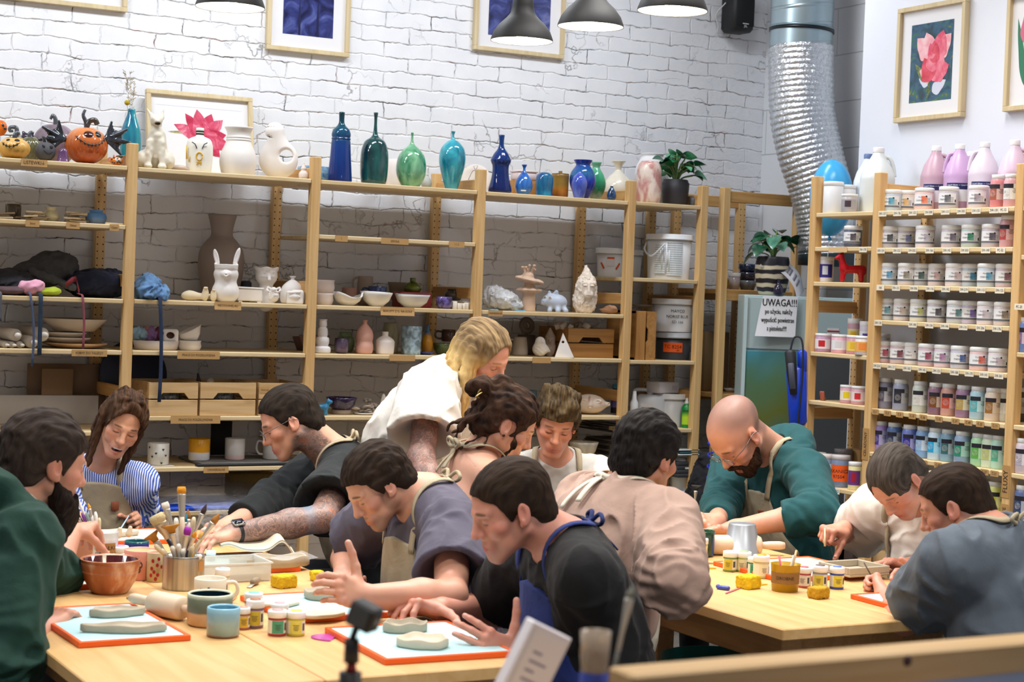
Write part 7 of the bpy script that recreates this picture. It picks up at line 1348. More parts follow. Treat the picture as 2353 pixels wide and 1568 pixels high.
p12=person('grey sweatshirt','person in a grey-blue sweatshirt with short brown hair at the right edge',(2196,1166,5.0,-66,24,0,.94),(2268,1232,4.95),-52,{'L':((2076,1424,'f'),(2034,1376,'f'),(2014,1332,'f'),(-.6,.1,-.8),FIST,dict(thumb=(.8,.3,.7))),'R':((2290,1400,'f'),(2140,1352,'f'),(2070,1322,'f'),(0,-.6,.8),PINCH)},'c98d76',cloth('59636f',.14),dict(c=('241a15','382a20'),t=.006,amp=.002),dict(brow='3a2a20',stubble=('5a443a',.4)),sleeve=('e','l'),apron=dict(c=LIN,w=(.11,.19,-.16,-.6),bow=(None,.06)),lean=.12,hipz=.5,sw=.2,wide=1.14,loose=.028,s=1.06,ul=1.12,noise=.009)
p9=person('dusty pink sweatshirt','person in a dusty pink sweatshirt and black hair seen from behind, apron tie hanging',(1484,1050,5.0,44,12,4,.95),(1440,1142,4.98),62,{'L':((1275,1330,'n'),(1330,1350,'f'),(1380,1340,'f'),(0,-1,0),REL),'R':((1548,1335,'n'),(1500,1330,'f'),(1500,1310,'f'),(0,-1,0),REL)},'c98f74',cloth('a98d80',.1),dict(c=('0d0b0c','2b2624'),t=.017,amp=.004,nape=[-.125,-.12,-.095,-.05,-.0,-.03,.0,.04,.06,.07]),dict(brow='1a1412',stubble=('3a2a26',.3)),sleeve=('l','l'),apron=dict(c='c9c2b2',w=(.1,.17,-.16,-.6),bow=('d6d0c0',.13),loop=.4),lean=.16,hipz=.5,sw=.2,wide=1.16,loose=.03,s=1.06,noise=.011,hunch=.045)
p8=person('pale cardigan','person in a pale cardigan and linen apron with tousled short hair and blond tips',(1277,972,6.95,178,24,-7,1.0),(1278,1062,7.05),178,{'R':((1190,1160,'f'),(1200,1235,'n'),(1215,1262,'n'),(0,-1,0),REL),'L':((1352,1150,'n'),(1335,1240,'n'),(1310,1262,'n'),(0,-1,0),REL)},'cf9278',GREY_T if False else cloth('c4c0ba',.06),dict(c=('241c15','5a4a32'),t=.022,amp=.005,sc=(130.,22.,22.),tip=('6a5838','c8b070',0)if False else None,lumps=[((.03,.07,.105),.026),((-.04,.06,.11),.03),((0,.02,.14),.035),((.05,-.02,.12),.032),((-.05,0,.12),.03),((0,.095,.09),.02)],nape=[-.11,-.1,-.07,-.03,.0,-.015,.015,.04,.058,.06]),dict(brow='4a3a28',fem=1),sleeve=('l','l'),apron=dict(c=LIN,w=(.095,.15,-.17,-.6),neck=.07),lean=.12,hipz=.54,sw=.18,s=1.0,neckr=.05)
cur=lambda x,y,z,n,L,dx,dy,seed:[(x+dx*t+.012*math.sin(seed+9*t),y+dy*t+.012*math.cos(seed*1.7+8*t),z-L*t)for t in np.linspace(0,1,n)]
lk=[(cur(x,y,z,7,L,dx,dy,i*1.3),[.007,.006,.005,.002])for i,(x,y,z,L,dx,dy)in enumerate(((.06,-.02,.02,.14,.0,-.03),(.05,-.06,0,.15,.0,-.02),(.02,-.10,.0,.13,.01,-.03),(-.03,-.10,0,.13,-.02,-.02),(.072,.03,.03,.17,.0,.03),(-.07,.05,.04,.22,.0,.05),(-.065,.06,.03,.24,-.01,.04),(.0,-.11,.02,.15,.0,-.04),(.04,-.09,.02,.14,.02,-.05)))]
lk+=[([(0,-.10,.06),(.03,-.14,.075),(.01,-.165,.05),(-.03,-.145,.035),(-.01,-.12,.07),(.02,-.15,.095)],[.022,.024,.022,.02,.02,.012])]
p7=person('halter apron','person with dark curly pinned-up hair and bare shoulders in a linen apron, facing right',(1160,972,5.6,78,30,8,.93),(1103,1052,5.62),72,{'R':((1132,1282,'n'),(1225,1300,'f'),(1265,1292,'f'),(0,-1,0),REL),'L':((1170,1230,'f'),(1240,1285,'f'),(1275,1290,'f'),(0,-1,0),REL)},'dba78e',cloth('cfc9c0',.06),dict(c=('1a1210','4b362a'),t=.010,amp=.005,free=1,sc=(90.,26.,26.),locks=lk,lumps=[((0,-.11,.06),.045),((0,-.08,.10),.04),((0,-.08,-.03),.035)],lk=.006,face=((0,.098,-.035),(.085,.082,.118)),top=lambda P:np.where((np.abs(P[...,0])>.05)&(P[...,1]>-.035)&(P[...,1]<.05)&(P[...,2]<.025)&(np.hypot(P[...,1]-.0,P[...,2]+.0)<.03),.02,-1.)),dict(brow='2a1c16',fem=1),sleeve=('n','n'),top=-.17,apron=dict(c=LIN,w=(.09,.16,-.13,-.6),bow=(None,.10)),lean=.08,hipz=.52,sw=.165,s=.95,neckr=.047)
hl=[]
for i,(x,y)in enumerate(((.078,.02),(.08,.0),(.08,-.03),(.07,-.06),(.05,-.085),(.02,-.10),(-.02,-.10),(-.05,-.085),(-.07,-.06),(-.08,-.03),(-.08,.0),(-.078,.02),(.08,.015),(-.08,.015),(.03,-.09),(-.03,-.09))):
 f=.05 if y>-.02 else 0
 hl.append(([(x*.75,y*.8,.09),(x,y,.03),(x*1.08,y+f*.3,-.06),(x*1.15,y+f*.8+.012*math.sin(i*2),-.15),(x*(1.1+.06*math.sin(i)),y+f*1.1+.01*math.cos(i*3),-.24+.02*math.sin(i*5))],[.014,.017,.017,.015,.005]))
p6=person('oversized white T-shirt','standing person in an oversized white T-shirt with long two-tone blond hair, leaning down',(1108,816,6.2,122,30,10,.96),(1046,874,6.3),112,{'R':((968,1050,'n'),(1005,1175,'n'),(1040,1215,'n'),(0,-.5,.5),REL),'L':((1120,1050,'f'),(1130,1150,'f'),(1150,1180,'f'),(0,-1,0),REL)},'d59d88',cloth('d2cfca',.04),dict(c=('5a4a38','97805e'),t=.009,amp=.003,free=1,sc=(140.,12.,12.),locks=hl,lk=.012,face=((0,.105,-.035),(.072,.088,.125)),tip=('b8945a','e6cc92',1)),dict(brow='8a7050',fem=1,mouth='shut'),sleeve=('s','s'),stand=True,hip=(890,1150,6.3),sw=.20,wide=1.16,loose=.036,s=1.04,neckr=.05,noise=.012,tat={'R':.9},trous='cfcac2',drop=.06)
p3=person('black T-shirt','tattooed person in glasses, black T-shirt and linen apron reaching across the table',(668,970,6.2,-102,28,4,.98),(762,1052,6.25),-104,{'L':((738,1192,'n'),(536,1226,'n'),(472,1246,'n'),(0,-1,.15),REL),'R':((628,1160,'n'),(528,1208,'n'),(484,1216,'n'),(0,-1,0),REL)},'d6a189',cloth('0f1519',.2),dict(c=('1a1513','332a23'),t=.009,amp=.0025,nape=[-.08,-.075,-.045,-.015,.012,-.01,.012,.045,.072,.08]),dict(brow='3a2c24',stubble=('7a5a4a',.3),glasses=1),sleeve=('s','h'),apron=dict(c=LIN,w=(.10,.17,-.17,-.6),bow=(None,.04)),lean=.22,hipz=.6,sw=.2,wide=1.06,s=1.08,loose=.028,fl=1.12,tat={'L':.95,'neck':[((-.05,-.02,-.09),(.05,.06,.06)),((-.05,-.03,-.15),(.07,.07,.08))],'paint':[dict(Pe(at(702,1198,w=5.74),(.04,.055,.06),None,.03,'1f86ac','p',.4),w=.8),dict(Pe(at(590,1228,w=5.66),(.022,.05,.03),None,.02,'a8503c','p'),w=.6)]})
p4=person('purple-grey T-shirt','person in a purple-grey T-shirt and linen apron shaping clay, head bowed, dark short hair',(872,1116,5.15,-116,38,4,.93),(968,1142,5.2),-118,{'L':((1035,1372,'n'),(838,1372,'n'),(768,1350,'n'),(-.1,-.35,-.9),(.7,.8,.45),dict(thumb=(.35,1.,.0))),'R':((800,1268,'f'),(790,1322,'n'),(812,1352,'n'),(.2,.4,.8),REL)},'d39c84',cloth('4e4a5c',.12,c2='5a5668'),dict(c=('1d1613','33261d'),t=.014,amp=.0035,nape=[-.085,-.08,-.05,-.015,.012,-.015,.012,.045,.065,.072]),dict(brow='2a1e18',stubble=('4a342a',.55)),apron=dict(c=LIN,w=(.105,.18,-.11,-.62),bow=(None,.06)),lean=.12,hipz=.52,sw=.205,wide=1.12,s=1.08,loose=.022,ul=1.02)
p5=person('black T-shirt and blue apron','person in a black T-shirt and blue apron tied with a bow, hands raised over clay',(1176,1170,4.4,-108,22,-2,.98),(1285,1248,4.45),-106,{'R':((1150,1402,'f'),(1010,1400,'n'),(935,1390,'n'),(-.1,-.9,.35),((1.0,.45,.2),(.75,.5,.3),(.45,.5,.3),(.2,.35,.2)),dict(spread=.16,thumb=(-.1,.9,.3))),'L':((1400,1500,'f'),(1180,1515,'n'),(1100,1470,'n'),(-.35,-.1,-.9),(.22,.35,.22),dict(spread=.10,thumb=(.2,1.,.0)))},'d2937f',cloth('07070b',.2),dict(c=('231a15','3a2c22'),t=.006,amp=.002,rec=.012),dict(brow='4a3428',stubble=('7a5c50',.4)),apron=dict(c='1c2f72',w=(.135,.20,-.09,-.62),patch=(-.07,-.23),bow=('182a60',.09)),lean=.13,hipz=.52,sw=.205,wide=1.12,s=1.06,loose=.026)
bd1=chain([(-.064,.0,-.03),(-.056,.045,-.08),(-.022,.08,-.112),(.022,.08,-.112),(.056,.045,-.08),(.064,.0,-.03)],[.012,.024,.028,.028,.024,.012],.03)+[Pe((0,.062,-.135),(.045,.04,.05),k=.03),Pe((0,.075,-.175),(.032,.026,.035),k=.03),Pc((-.032,.09,-.062),(-.03,.085,-.095),.008,.012),Pc((.032,.09,-.062),(.03,.085,-.095),.008,.012)]
p1=person('green hoodie','bearded person in a dark green hoodie at the left edge of the photo',(98,1066,4.5,50,12,2,1.04),(28,1170,4.45),66,{'R':((14,1520,'n'),(98,1452,'f'),(150,1405,'f'),(.2,-.9,-.2),(.5,.6,.35)),'L':((115,1325,'f'),(163,1226,'f'),(205,1210,'f'),(.1,-1,.1),(.95,.5,.25),dict(thumb=(.7,.4,.7)))},'cb937c',cloth('04342a',.15),dict(c=('241c1a','40352f'),t=.010,amp=.004,rec=.02),dict(brow='2a1e1a',stubble=('3a2a24',.5),beard=('0c0909','2a1e1a',bd1)),sleeve=(.12,.15),hood=(.135,-.03,.075),apron=dict(c='9a9284',w=(.1,.17,-.16,-.62)),lean=.14,hipz=.5,sw=.2,wide=1.12,loose=.026,s=1.06,noise=.009)
t=NT('striped_shirt');wv=t.n('TexWave',{'Vector':t.co(rot=(0,0,YAW)),'Scale':40.,'Distortion':2.,'Detail':1.,'Detail Scale':.6},bands_direction='X');t.set(Base_Color=t.ramp(wv,[(.42,'3456b8'),(.55,'d4dcf2')]),Roughness=.85);t.bump(t.n('TexNoise',{'Vector':t.co(),'Scale':14.,'Detail':4.}),.3,.02)
wl=[]
for x in(-1,1):
 for i,(a,b,c)in enumerate(((.074,.0,.0),(.074,.012,.0),(.08,-.02,-.01),(.06,-.06,-.0))):
  wl.append(([(x*.03,.04-.03*i,.125),(x*a,b,.05),(x*a*1.05,b+.005,-.05),(x*a*.95,b+.02,-.13),(x*a*.85,b+.03,-.2)],[.012,.013,.012,.010,.004]))
 wl.append(([(x*.01,.07,.118),(x*.045,.085,.075),(x*.066,.07,.01),(x*.068,.065,-.04)],[.012,.009,.005,.003]))
p2=person('striped blue shirt','smiling person in a blue striped shirt and linen apron with long brown hair',(280,972,6.32,162,24,-18,.91),(224,1082,6.42),172,{'L':((320,1168,'f'),(282,1206,'n'),(322,1194,'n'),(-.35,-.2,.9),FIST,dict(thumb=(.8,.3,.7))),'R':((150,1185,'n'),(168,1222,'n'),(176,1180,'n'),(.4,-.2,.8),FIST,dict(thumb=(.8,.3,.7)))},'d9a488',t.m,dict(c=('2a1c14','5c4230'),t=.009,amp=.003,free=1,sc=(130.,13.,13.),locks=wl,lk=.010,face=((0,.10,-.03),(.078,.086,.118))),dict(mouth='open',brow='3a281c',fem=1),sleeve=('l','l'),apron=dict(c=LIN,w=(.115,.16,-.03,-.6),patch=(-.085,-.10)),lean=.1,hipz=.56,sw=.155,s=.93,neckr=.046,loose=.022)
a,e,w_,tp=p3['J']['L'];d=nrm(w_-e);c0=w_-d*.015;up_=nrm(camv(0,1,.5)-d*(camv(0,1,.5)@d));sd_=np.cross(d,up_)
wt_=obj('watch',*JM((frm(lathe([(.031,-.011),(.034,-.010),(.034,.010),(.031,.011)],28,False),c0,up_,sd_,d),0))[:2],plain('10141c',.5),p3['o'])
obj('watch_case',*frm(box(-.018,.018,-.021,.021,.031,.041,.005),c0,sd_,d,up_),plain('b8b4ac',.25,.8),wt_);obj('watch_screen',*frm(box(-.0145,.0145,-.0175,.0175,.0405,.0418,.001),c0,sd_,d,up_),plain('0a0e20',.08),wt_)
q=p11['q'];fn=p11['fn'];c0,g=gradproj(fn,q(-.06,.14,-.27),.0175);X_=nrm(p11['TB'][:,0]-g*(p11['TB'][:,0]@g));Y_=np.cross(g,X_)
em=[tube([(r*math.cos(a),r*math.sin(a),.001)for a in np.linspace(0,2*pi,25)],.0011,5)for r in(.014,)]+[tube([(.024*math.cos(a),.024*math.sin(a),.001)for a in np.linspace(s-1.0,s+1.0,13)],.0045,6)for s in(pi/2,-pi/2)]+[ell((0,.002,.0005),(.006,.008,.0015),10,6),ell((-.004,-.006,.0005),(.004,.004,.0015),10,6)]
obj('emblem',*frm(J(*em),c0,X_,Y_,g),plain('6a1a40',.7),p11['o'])
obj('necklace',*tube([p7['q'](.062*math.sin(a),-.02+.06*math.cos(a),.02+.018*math.cos(a))for a in np.linspace(0,2*pi,33)],.0028,6),plain('e8e0d0',.2),p7['o'])
T=p7['T'];obj('hair_clip',*J(*[tube(crom([T(.02+.02*i,-.13,.03),T(.05+.01*i,-.145,.05-.02*i),T(.045,-.13,.09-.03*i)]),.003,6)for i in(0,1)]),plain('c8b070',.25,.7),p7['o'])
obj('ear_stud',*ell(T(.085,.002,-.03),.0045),plain('101014',.2),p7['o'])
T=p2['T'];obj('earring',*J(tube([T(-.086+.002*math.sin(a),.004+.009*math.sin(a),-.036+.009*math.cos(a))for a in np.linspace(0,2*pi,17)],.003,6),ell(T(-.087,-.01,.02),.003)),plain('c8a050',.2,.9),p2['o'])
a,e,w_,tp=p2['J']['L'];d=nrm(w_-e);obj('bracelet',*frm(lathe([(.029,-.004),(.031,-.003),(.031,.003),(.029,.004)],24,False),w_-d*.012,nrm(np.cross(d,(0,0,1))),nrm(np.cross(np.cross(d,(0,0,1)),d)),d),plain('b02a24',.7),p2['o'])
q=p6['q'];c0,g=gradproj(p6['fn'],q(-.05,.16,-.2),.022);X_=nrm(p6['TB'][:,0]-g*(p6['TB'][:,0]@g));Y_=np.cross(g,X_)
obj('chest_print',*frm(J(text('NEVER',.012,.001,'LEFT'),xf(text('STUDIO',.012,.001,'LEFT'),(0,-.014,0))),c0+X_*.0,X_,Y_,g),plain('6a6864',.7),p6['o'],False)
ZT=.80
TOP=wood('dcb47c','cfa468',1,2.2,.42,False)
EDG=wood('b98d58','a67a48',1,3.,.5,False)
def worktable(label,x0,x1,y0,y1,seam,ys=None):
 o=thing('work_table',label,'table',((x0+x1)/2,(y0+y1)/2,0));cx,cy=(x0+x1)/2,(y0+y1)/2
 for a,b in((x0,seam-.0012),(seam+.0012,x1)):obj('table_top',*box(a-cx,b-cx,y0-cy,y1-cy,ZT-.032,ZT,.003),TOP,o,False)
 for x in(x0+.10,x1-.10):
  for y in(y0+.12,y1-.12):obj('leg',*box(x-cx-.035,x-cx+.035,y-cy-.035,y-cy+.035,0,ZT-.032,.004),EDG,o,False)
 for y in(y0+.12,y1-.12):obj('apron_rail',*box(x0+.135-cx,x1-.135-cx,y-cy-.014,y-cy+.014,ZT-.13,ZT-.0325,.003),EDG,o,False)
 for x in(x0+.10,x1-.10):obj('apron_rail',*box(x-cx-.014,x-cx+.014,y0+.155-cy,y1-.155-cy,ZT-.13,ZT-.0325,.003),EDG,o,False)
 return o
worktable('left long birch-plywood work table covered with mugs, brushes and clay',1.035,2.07,3.595,5.92,1.53);worktable('right long plywood work table with buckets, jars and a galvanised pail',2.915,3.80,3.755,5.62,3.36)
TZ=lambda px,py,z=ZT:at(px,py,Z=z+.0003)
CLAY=plain('b3a894',.8,var=.08,sc=30.,bump=.25);CLAYL=plain('d2c7b2',.8,var=.06,sc=30.,bump=.25)
BLUE=plain('b5dbe2',.6,var=.05,sc=14.);ORNG=plain('e8601a',.45,var=.06,sc=10.)
def board(label,c,rz,w=.42,d=.30,top=None):
 """framed clay board; c is the pixel of its centre"""
 P=TZ(*c)if len(c)==2 else A(c);o=thing('clay_board',label,'board',P,rz,'orange-edged clay boards');obj('panel',*box(-w/2+.011,w/2-.011,-d/2+.011,d/2-.011,0,.0125,.001),top or BLUE,o,False)
 f=.011
 for x0,x1,y0,y1 in((-w/2,w/2,-d/2,-d/2+f),(-w/2,w/2,d/2-f,d/2),(-w/2,-w/2+f,-d/2+f,d/2-f),(w/2-f,w/2,-d/2+f,d/2-f)):obj('edge_strip',*box(x0,x1,y0,y1,0,.0145,.0015),ORNG,o,False)
 return P
bA=board('orange-edged blue clay board at the front left with two wavy clay slabs',(1.245,4.32,ZT+.0003),.02,.275,.46)
bB=board('orange-edged blue clay board under the hands of the blue-aproned person',(1.895,3.88,ZT+.0003),-.04,.34,.40)
bC=board('orange-edged blue clay board before the purple-grey T-shirt, with pale slabs',(1.865,4.40,ZT+.0003),.02,.35,.36)
bD=board('orange-edged clay board at the far right with a folded clay sheet',(1.84,5.145,ZT+.0003),.03,.37,.33)
bE=board('orange-edged blue clay board half hidden by the green hoodie arm',(1.22,5.07,ZT+.0003),.0,.28,.43)
bF=board('orange-edged board with grey clay slab before the white T-shirt',(3.585,4.565,ZT+.0003),.02,.40,.36,plain('b9b0a6',.7,var=.06))
bG=board('orange-edged blue clay board under the elbow of the grey sweatshirt',(3.60,3.935,ZT+.0003),-.02,.37,.30)
bH=board('pale clay board before the smiling person in the striped shirt',(1.72,5.765,ZT+.0003),.0,.42,.27,plain('cfc8bc',.7))
ZB=ZT+.0135
def slab(label,P,w,d,h,rz,c=CLAY,rim=0.,seed=1,lob=0.,name='clay_slab',wave=.08):
 """hand-cut clay slab, rim raised when rim > 0"""
 n=40;V=[];F=[]
 def ring(s,z):return[((w/2*s*(1+wave*math.sin(3*a+seed)+wave*.6*math.sin(7*a+2*seed)+lob*math.cos(2*a)))*math.cos(a),(d/2*s*(1+wave*math.sin(3*a+seed)+wave*.6*math.sin(7*a+2*seed)-lob*math.cos(2*a)))*math.sin(a),z+(rim*.25*math.sin(5*a+seed)if z>h*.9 else 0))for a in np.linspace(0,2*pi,n,endpoint=False)]
 rs=[ring(.94,0),ring(1,h*.3),ring(1,h*.8+rim),ring(.97,h+rim),ring(.93,h+rim*.9),ring(.88,h+rim*.1),ring(.4,h)]
 for r in rs:V+=r
 for i in range(len(rs)-1):F+=[(i*n+k,i*n+(k+1)%n,(i+1)*n+(k+1)%n,(i+1)*n+k)for k in range(n)]
 F+=[tuple(range(n))[::-1],tuple(range((len(rs)-1)*n,len(rs)*n))];o=obj(name,V,F,c);o.location=(P[0],P[1],P[2]+.0004);o.rotation_euler=(0,0,rz);return tag(o,label,'clay')
def TB_(px,py):return at(px,py,Z=ZB+.005)*A([1,1,0])+A([0,0,ZB])
slab('wavy clay slab at the back of the front-left board',TB_(266,1411),.125,.062,.014,-.05,CLAY,.006,2,.12);slab('long wavy clay slab at the front of the front-left board',TB_(292,1447),.185,.062,.012,-.25,CLAY,.007,5,.1)
slab('raised-rim clay dish under the pointing finger',TB_(930,1446),.115,.08,.012,-.1,CLAY,.012,3,0,'clay_dish',.03);slab('scalloped clay plate nearest the spread hand',TB_(972,1480),.125,.11,.012,-.5,CLAYL,.010,4,0,'clay_dish',.05)
slab('flat pale clay slab at the left of the middle board',TB_(632,1384),.14,.12,.010,.0,CLAYL,0,6,0,wave=.05);slab('flat pale clay slab at the front of the middle board',TB_(735,1412),.13,.085,.010,.0,CLAYL,0,8,0,wave=.05);slab('round clay dish behind the kneading hand',TB_(748,1371),.12,.10,.016,.0,CLAY,.008,1,0,'clay_dish',.03)
slab('shallow clay dish on the board beside the green hoodie',TB_(140,1325),.09,.09,.012,.2,plain('bab3a4',.7),.014,2,0,'clay_dish',.04)
slab('long boat-shaped clay dish on the far board',TB_(622,1298),.24,.10,.012,-.05,CLAY,.018,5,.05,'clay_dish',.03)
P=TB_(600,1275);V,F=gridsh(.24,.16,24,12);V=[(x,y,.03+.030*math.exp(-((x-.07)/.03)**2)-.022*math.exp(-((x-.115)/.02)**2)+.02*math.exp(-((x+.10)/.04)**2)+.006*math.sin(30*y))for x,y,z in V]
n=len(V);V2=V+[(x,y,z-.008)for x,y,z in V];F2=F+[tuple(i+n for i in f[::-1])for f in F]
bd_=[i for i in range(25)]+[25*j+24 for j in range(1,13)]+[12*25+i for i in range(23,-1,-1)]+[25*j for j in range(11,0,-1)];F2+=[(bd_[i],n+bd_[i],n+bd_[(i+1)%len(bd_)],bd_[(i+1)%len(bd_)])[::-1]for i in range(len(bd_))]
xo=tag(obj('clay_sheet',V2,F2,CLAYL),'large bent clay sheet arching under the tattooed forearm','clay');xo.location=(P[0],P[1]+.05,P[2]);xo.rotation_euler=(0,0,-.2)
P=at(1962,1310,Z=ZB+.01);o=thing('clay_tray','square clay tray with low walls before the white T-shirt','clay',(P[0],P[1],ZB+.0004),.05)
obj('tray_base',*box(-.085,.085,-.075,.075,0,.008,.002),CLAY,o,False)
for x0,x1,y0,y1 in((-.085,.085,-.075,-.066),(-.085,.085,.066,.075),(-.085,-.076,-.066,.066),(.076,.085,-.066,.066)):obj('tray_wall',*box(x0,x1,y0,y1,.008,.03,.002),CLAY,o,False)
slab('clay slab under the flat hand of the teal hoodie',at(1650,1222,Z=ZT+.001),.16,.12,.012,0.,CLAYL,0,2);slab('clay figure lying on the pale board of the striped shirt',at(265,1232,Z=ZB)*A([1,1,0])+A([0,0,ZB]),.15,.07,.014,.2,CLAYL,.004,3,.1)
for i,(px,py)in enumerate(((272,1235),(296,1232))):sculpt('clay_bud',('left','right')[i]+' small clay bud standing before the striped-shirt hands','clay',at(px,py,Z=ZB+.015)*A([1,1,0])+A([0,0,ZB+.015]),[Pc((0,0,.006),(.004,0,.026),.011,.007)],'c9bda8',.002)
def tpot(name,label,cat_,cx,yb,pr,mat,inner=.004,sm=4,z=ZT,n=40):
 P=TZ(cx,yb,z);k=pj(P)[2]/FPX;k2=k;o=obj(name,*lathe(prof(pr,k2,sm,inner),n,False),mat);o.location=tuple(P);o.rotation_euler=(0,0,facecam(P));o['k']=k2;return tag(o,label,cat_)
t=NT('terracotta');nz=t.n('TexNoise',{'Vector':t.co((1,1,.5)),'Scale':16.,'Detail':6.});t.set(Base_Color=t.ramp(nz,[(.35,'94502e'),(.55,'b06a44'),(.68,'d8b49a')]),Roughness=.35);t.bump(nz,.15,.003);TC=t.m
o=tpot('bowl','terracotta bowl with a dark wine glaze inside, beside the brushes','bowl',252,1362,[(38,1378),(44,1372),(56,1352),(64,1330),(64,1326),(67,1310),(66,1304),(69,1300)],TC,.005);k=o['k']
sub(o,'glazed_inside',lathe([(0,12*k),(40*k,14*k),(58*k,44*k),(63*k,75*k),(62*k,76.5*k),(40*k,20*k),(0,18*k)],40,False),plain('35080f',.06))
o=tpot('metal_canister','brushed steel canister crammed with paint brushes','canister',420,1352,[(47,1362),(47.5,1356),(47.5,1290),(48,1285)],(lambda t:(t.set(Base_Color=t.ramp(t.n('TexNoise',{'Vector':t.co((60,60,.8)),'Scale':1.2}),[(.35,'9a948c'),(.65,'c4beb4')]),Metallic=.85,Roughness=.34),t.m)[1])(NT('brushed_steel')),.002,0)
CAN=A(o.location);k=o['k'];sub(o,'paper_label',xf(wrapc(gridsh(.03,.03,5,1),48*k,-pi/2+1.05),(0,0,55*k)),plain('b8844a',.7))
rr=random.Random(12);KN=['23222c','c9a36a','e8e2d8','5c1f2a','d8cfc4','2b2b33','e0b060','7a5a3a','1e6a88','ddd8d0']
def brush(label,base,dirv,L,hc,r=.0042,tip='flat',tc='b8862c',tw=.012,tl=.03,fc='c8c4bc',up=True,group='brushes in the steel canister'):
 d=nrm(dirv);o=thing('paint_brush',label,'brush',base,0,group);X=nrm(np.cross(d,CM[2]));Y=np.cross(d,X)
 if tip=='end':obj('handle',*frm(lathe([(0,0),(r*.7,0),(r,L*.6),(r*1.7,L*.86),(r*1.9,L*.93),(r*1.1,L*.99),(0,L)],12,False),(0,0,0),X,Y,d),plain(hc,.35),o);return o
 obj('handle',*frm(lathe([(0,0),(r*.6,0),(r*1.2,L*.45),(r,L*.62),(0,L*.62)],12,False),(0,0,0),X,Y,d),plain(hc,.35),o)
 s=(1.25,.5)if tip in('flat','fan')else(1,1)
 obj('ferrule',*frm(lathe([(r*1.05,L*.6),(r*1.1,L*.68),(tw*.62,L*.82),(tw*.62,L*.84),(0,L*.84)],14,False),(0,0,0),X*s[0],Y*s[1],d),plain(fc,.3,.6),o)
 w2={'flat':1.0,'fan':3.2,'round':.25}[tip];obj('bristles',*frm(lathe([(0,L*.83),(tw*.6,L*.83),(tw*.6*(1+.2*(w2>.5)),L*.83+tl*.5),(tw*.6*w2,L*.83+tl),(0,L*.83+tl*(1.0 if w2>.5 else 1.1))],16,False),(0,0,0),X*s[0],Y*s[1]*(1 if tip!='fan' else .25),d),plain(tc,.8,var=.25,sc=90.,bump=.4),o);return o
def at_can(px,py,dep=0.):return at(px,py,w=pj(CAN)[2]+dep)
def canbrush(label,px,py,dep,**kw):
 tipp=at_can(px,py,dep);base=CAN+A([(tipp[0]-CAN[0])*-.25+rr.uniform(-.012,.012),(tipp[1]-CAN[1])*-.25+rr.uniform(-.012,.012),.014]);L=np.linalg.norm(tipp-base)
 if kw.get('tip')!='end':L=(L-kw.get('tl',.03))/.83
 return brush(label,base,tipp-base,L,**kw)
canbrush('tallest brush in the canister, with an orange flat tip',417,1119,.0,hc='c8b49a',tip='flat',tc='d8901c',tw=.015,tl=.022,r=.007)
canbrush('wide cream bristle brush with a black handle leaning left in the canister',357,1184,-.03,hc='1e1c28',tip='flat',tc='d0bd90',tw=.026,tl=.028,r=.0075,fc='c8b8a0');canbrush('golden fan brush upright in the middle of the canister',392,1208,-.035,hc='c0a070',tip='fan',tc='b8781c',tw=.012,tl=.026);canbrush('golden fan brush leaning far left out of the canister',346,1228,-.02,hc='c8a878',tip='fan',tc='b8751c',tw=.012,tl=.028)
canbrush('brush with white and brown tip left of the tallest',378,1155,.01,hc='c8b8a8',tip='flat',tc='e8e0d4',tw=.013,tl=.022);canbrush('teal-handled brush beside the tallest one',424,1182,.015,hc='1f7a96',tip='flat',tc='1f7a96',tw=.010,tl=.025);canbrush('purple-tipped brush in the middle of the canister',432,1212,-.03,hc='e8e4e0',tip='flat',tc='a02ab0',tw=.012,tl=.025);canbrush('dark pointed brush leaning right with a wine red handle',474,1160,.0,hc='5a2028',tip='round',tc='3a2a2a',tw=.012,tl=.03);canbrush('long wooden round brush leaning far right out of the canister',503,1183,.0,hc='c4a878',tip='round',tc='a8702a',tw=.016,tl=.03,r=.005)
canbrush('small orange-tipped brush leaning right',450,1222,-.035,hc='2a2a34',tip='round',tc='e0981c',tw=.011,tl=.02);canbrush('yellow-handled brush leaning right behind the small orange one',468,1225,.0,hc='e0a83a',tip='flat',tc='e8b04a',tw=.010,tl=.025);canbrush('brown-tipped brush behind the teal one',432,1172,.03,hc='8a6a48',tip='round',tc='8a5a24',tw=.014,tl=.03)
for i,(px,py)in enumerate(((395,1255),(388,1192),(446,1188),(404,1190),(410,1250),(355,1252),(474,1212),(436,1200),(370,1262),(420,1262),(462,1275),(443,1255))):canbrush('pale wooden brush end sticking up among the brushes',px,py,(-.03 if py>1230 else .02),hc=('e6dfd2','efe9e0','e0cfae')[i%3],tip='end',r=.0042)
def tmug(label,cx,yb,r_px,h_px,mat,handle=None,extra=(),z=ZT,flare=0.,bev=.12,inside=None,wall=.005):
 P=TZ(cx,yb,z);k=pj(P)[2]/FPX;o=mug(label,0,0,0,r_px*k,h_px*k,mat,handle,P=P,extra=extra,flare=flare,bev=bev,wall=wall)
 if inside:obj('glazed_inside',*lathe([(0,.011),(r_px*k-wall-.0006,.012),(r_px*k*(1+flare)-wall-.0006,h_px*k-.004)],36,False),inside,o)
 return o,k
tmug('large grey-green and bare clay mug with a dark inside',481,1436,52,74,zramp(((0,'d0ac84'),(.40,'d2b08a'),(.46,'5c6450'),(.85,'6e7462'),(.97,'c8ccb4'),(1,'d8dcc8')),.3,30.,.06),None,inside=plain('0e2430',.08),wall=.006)
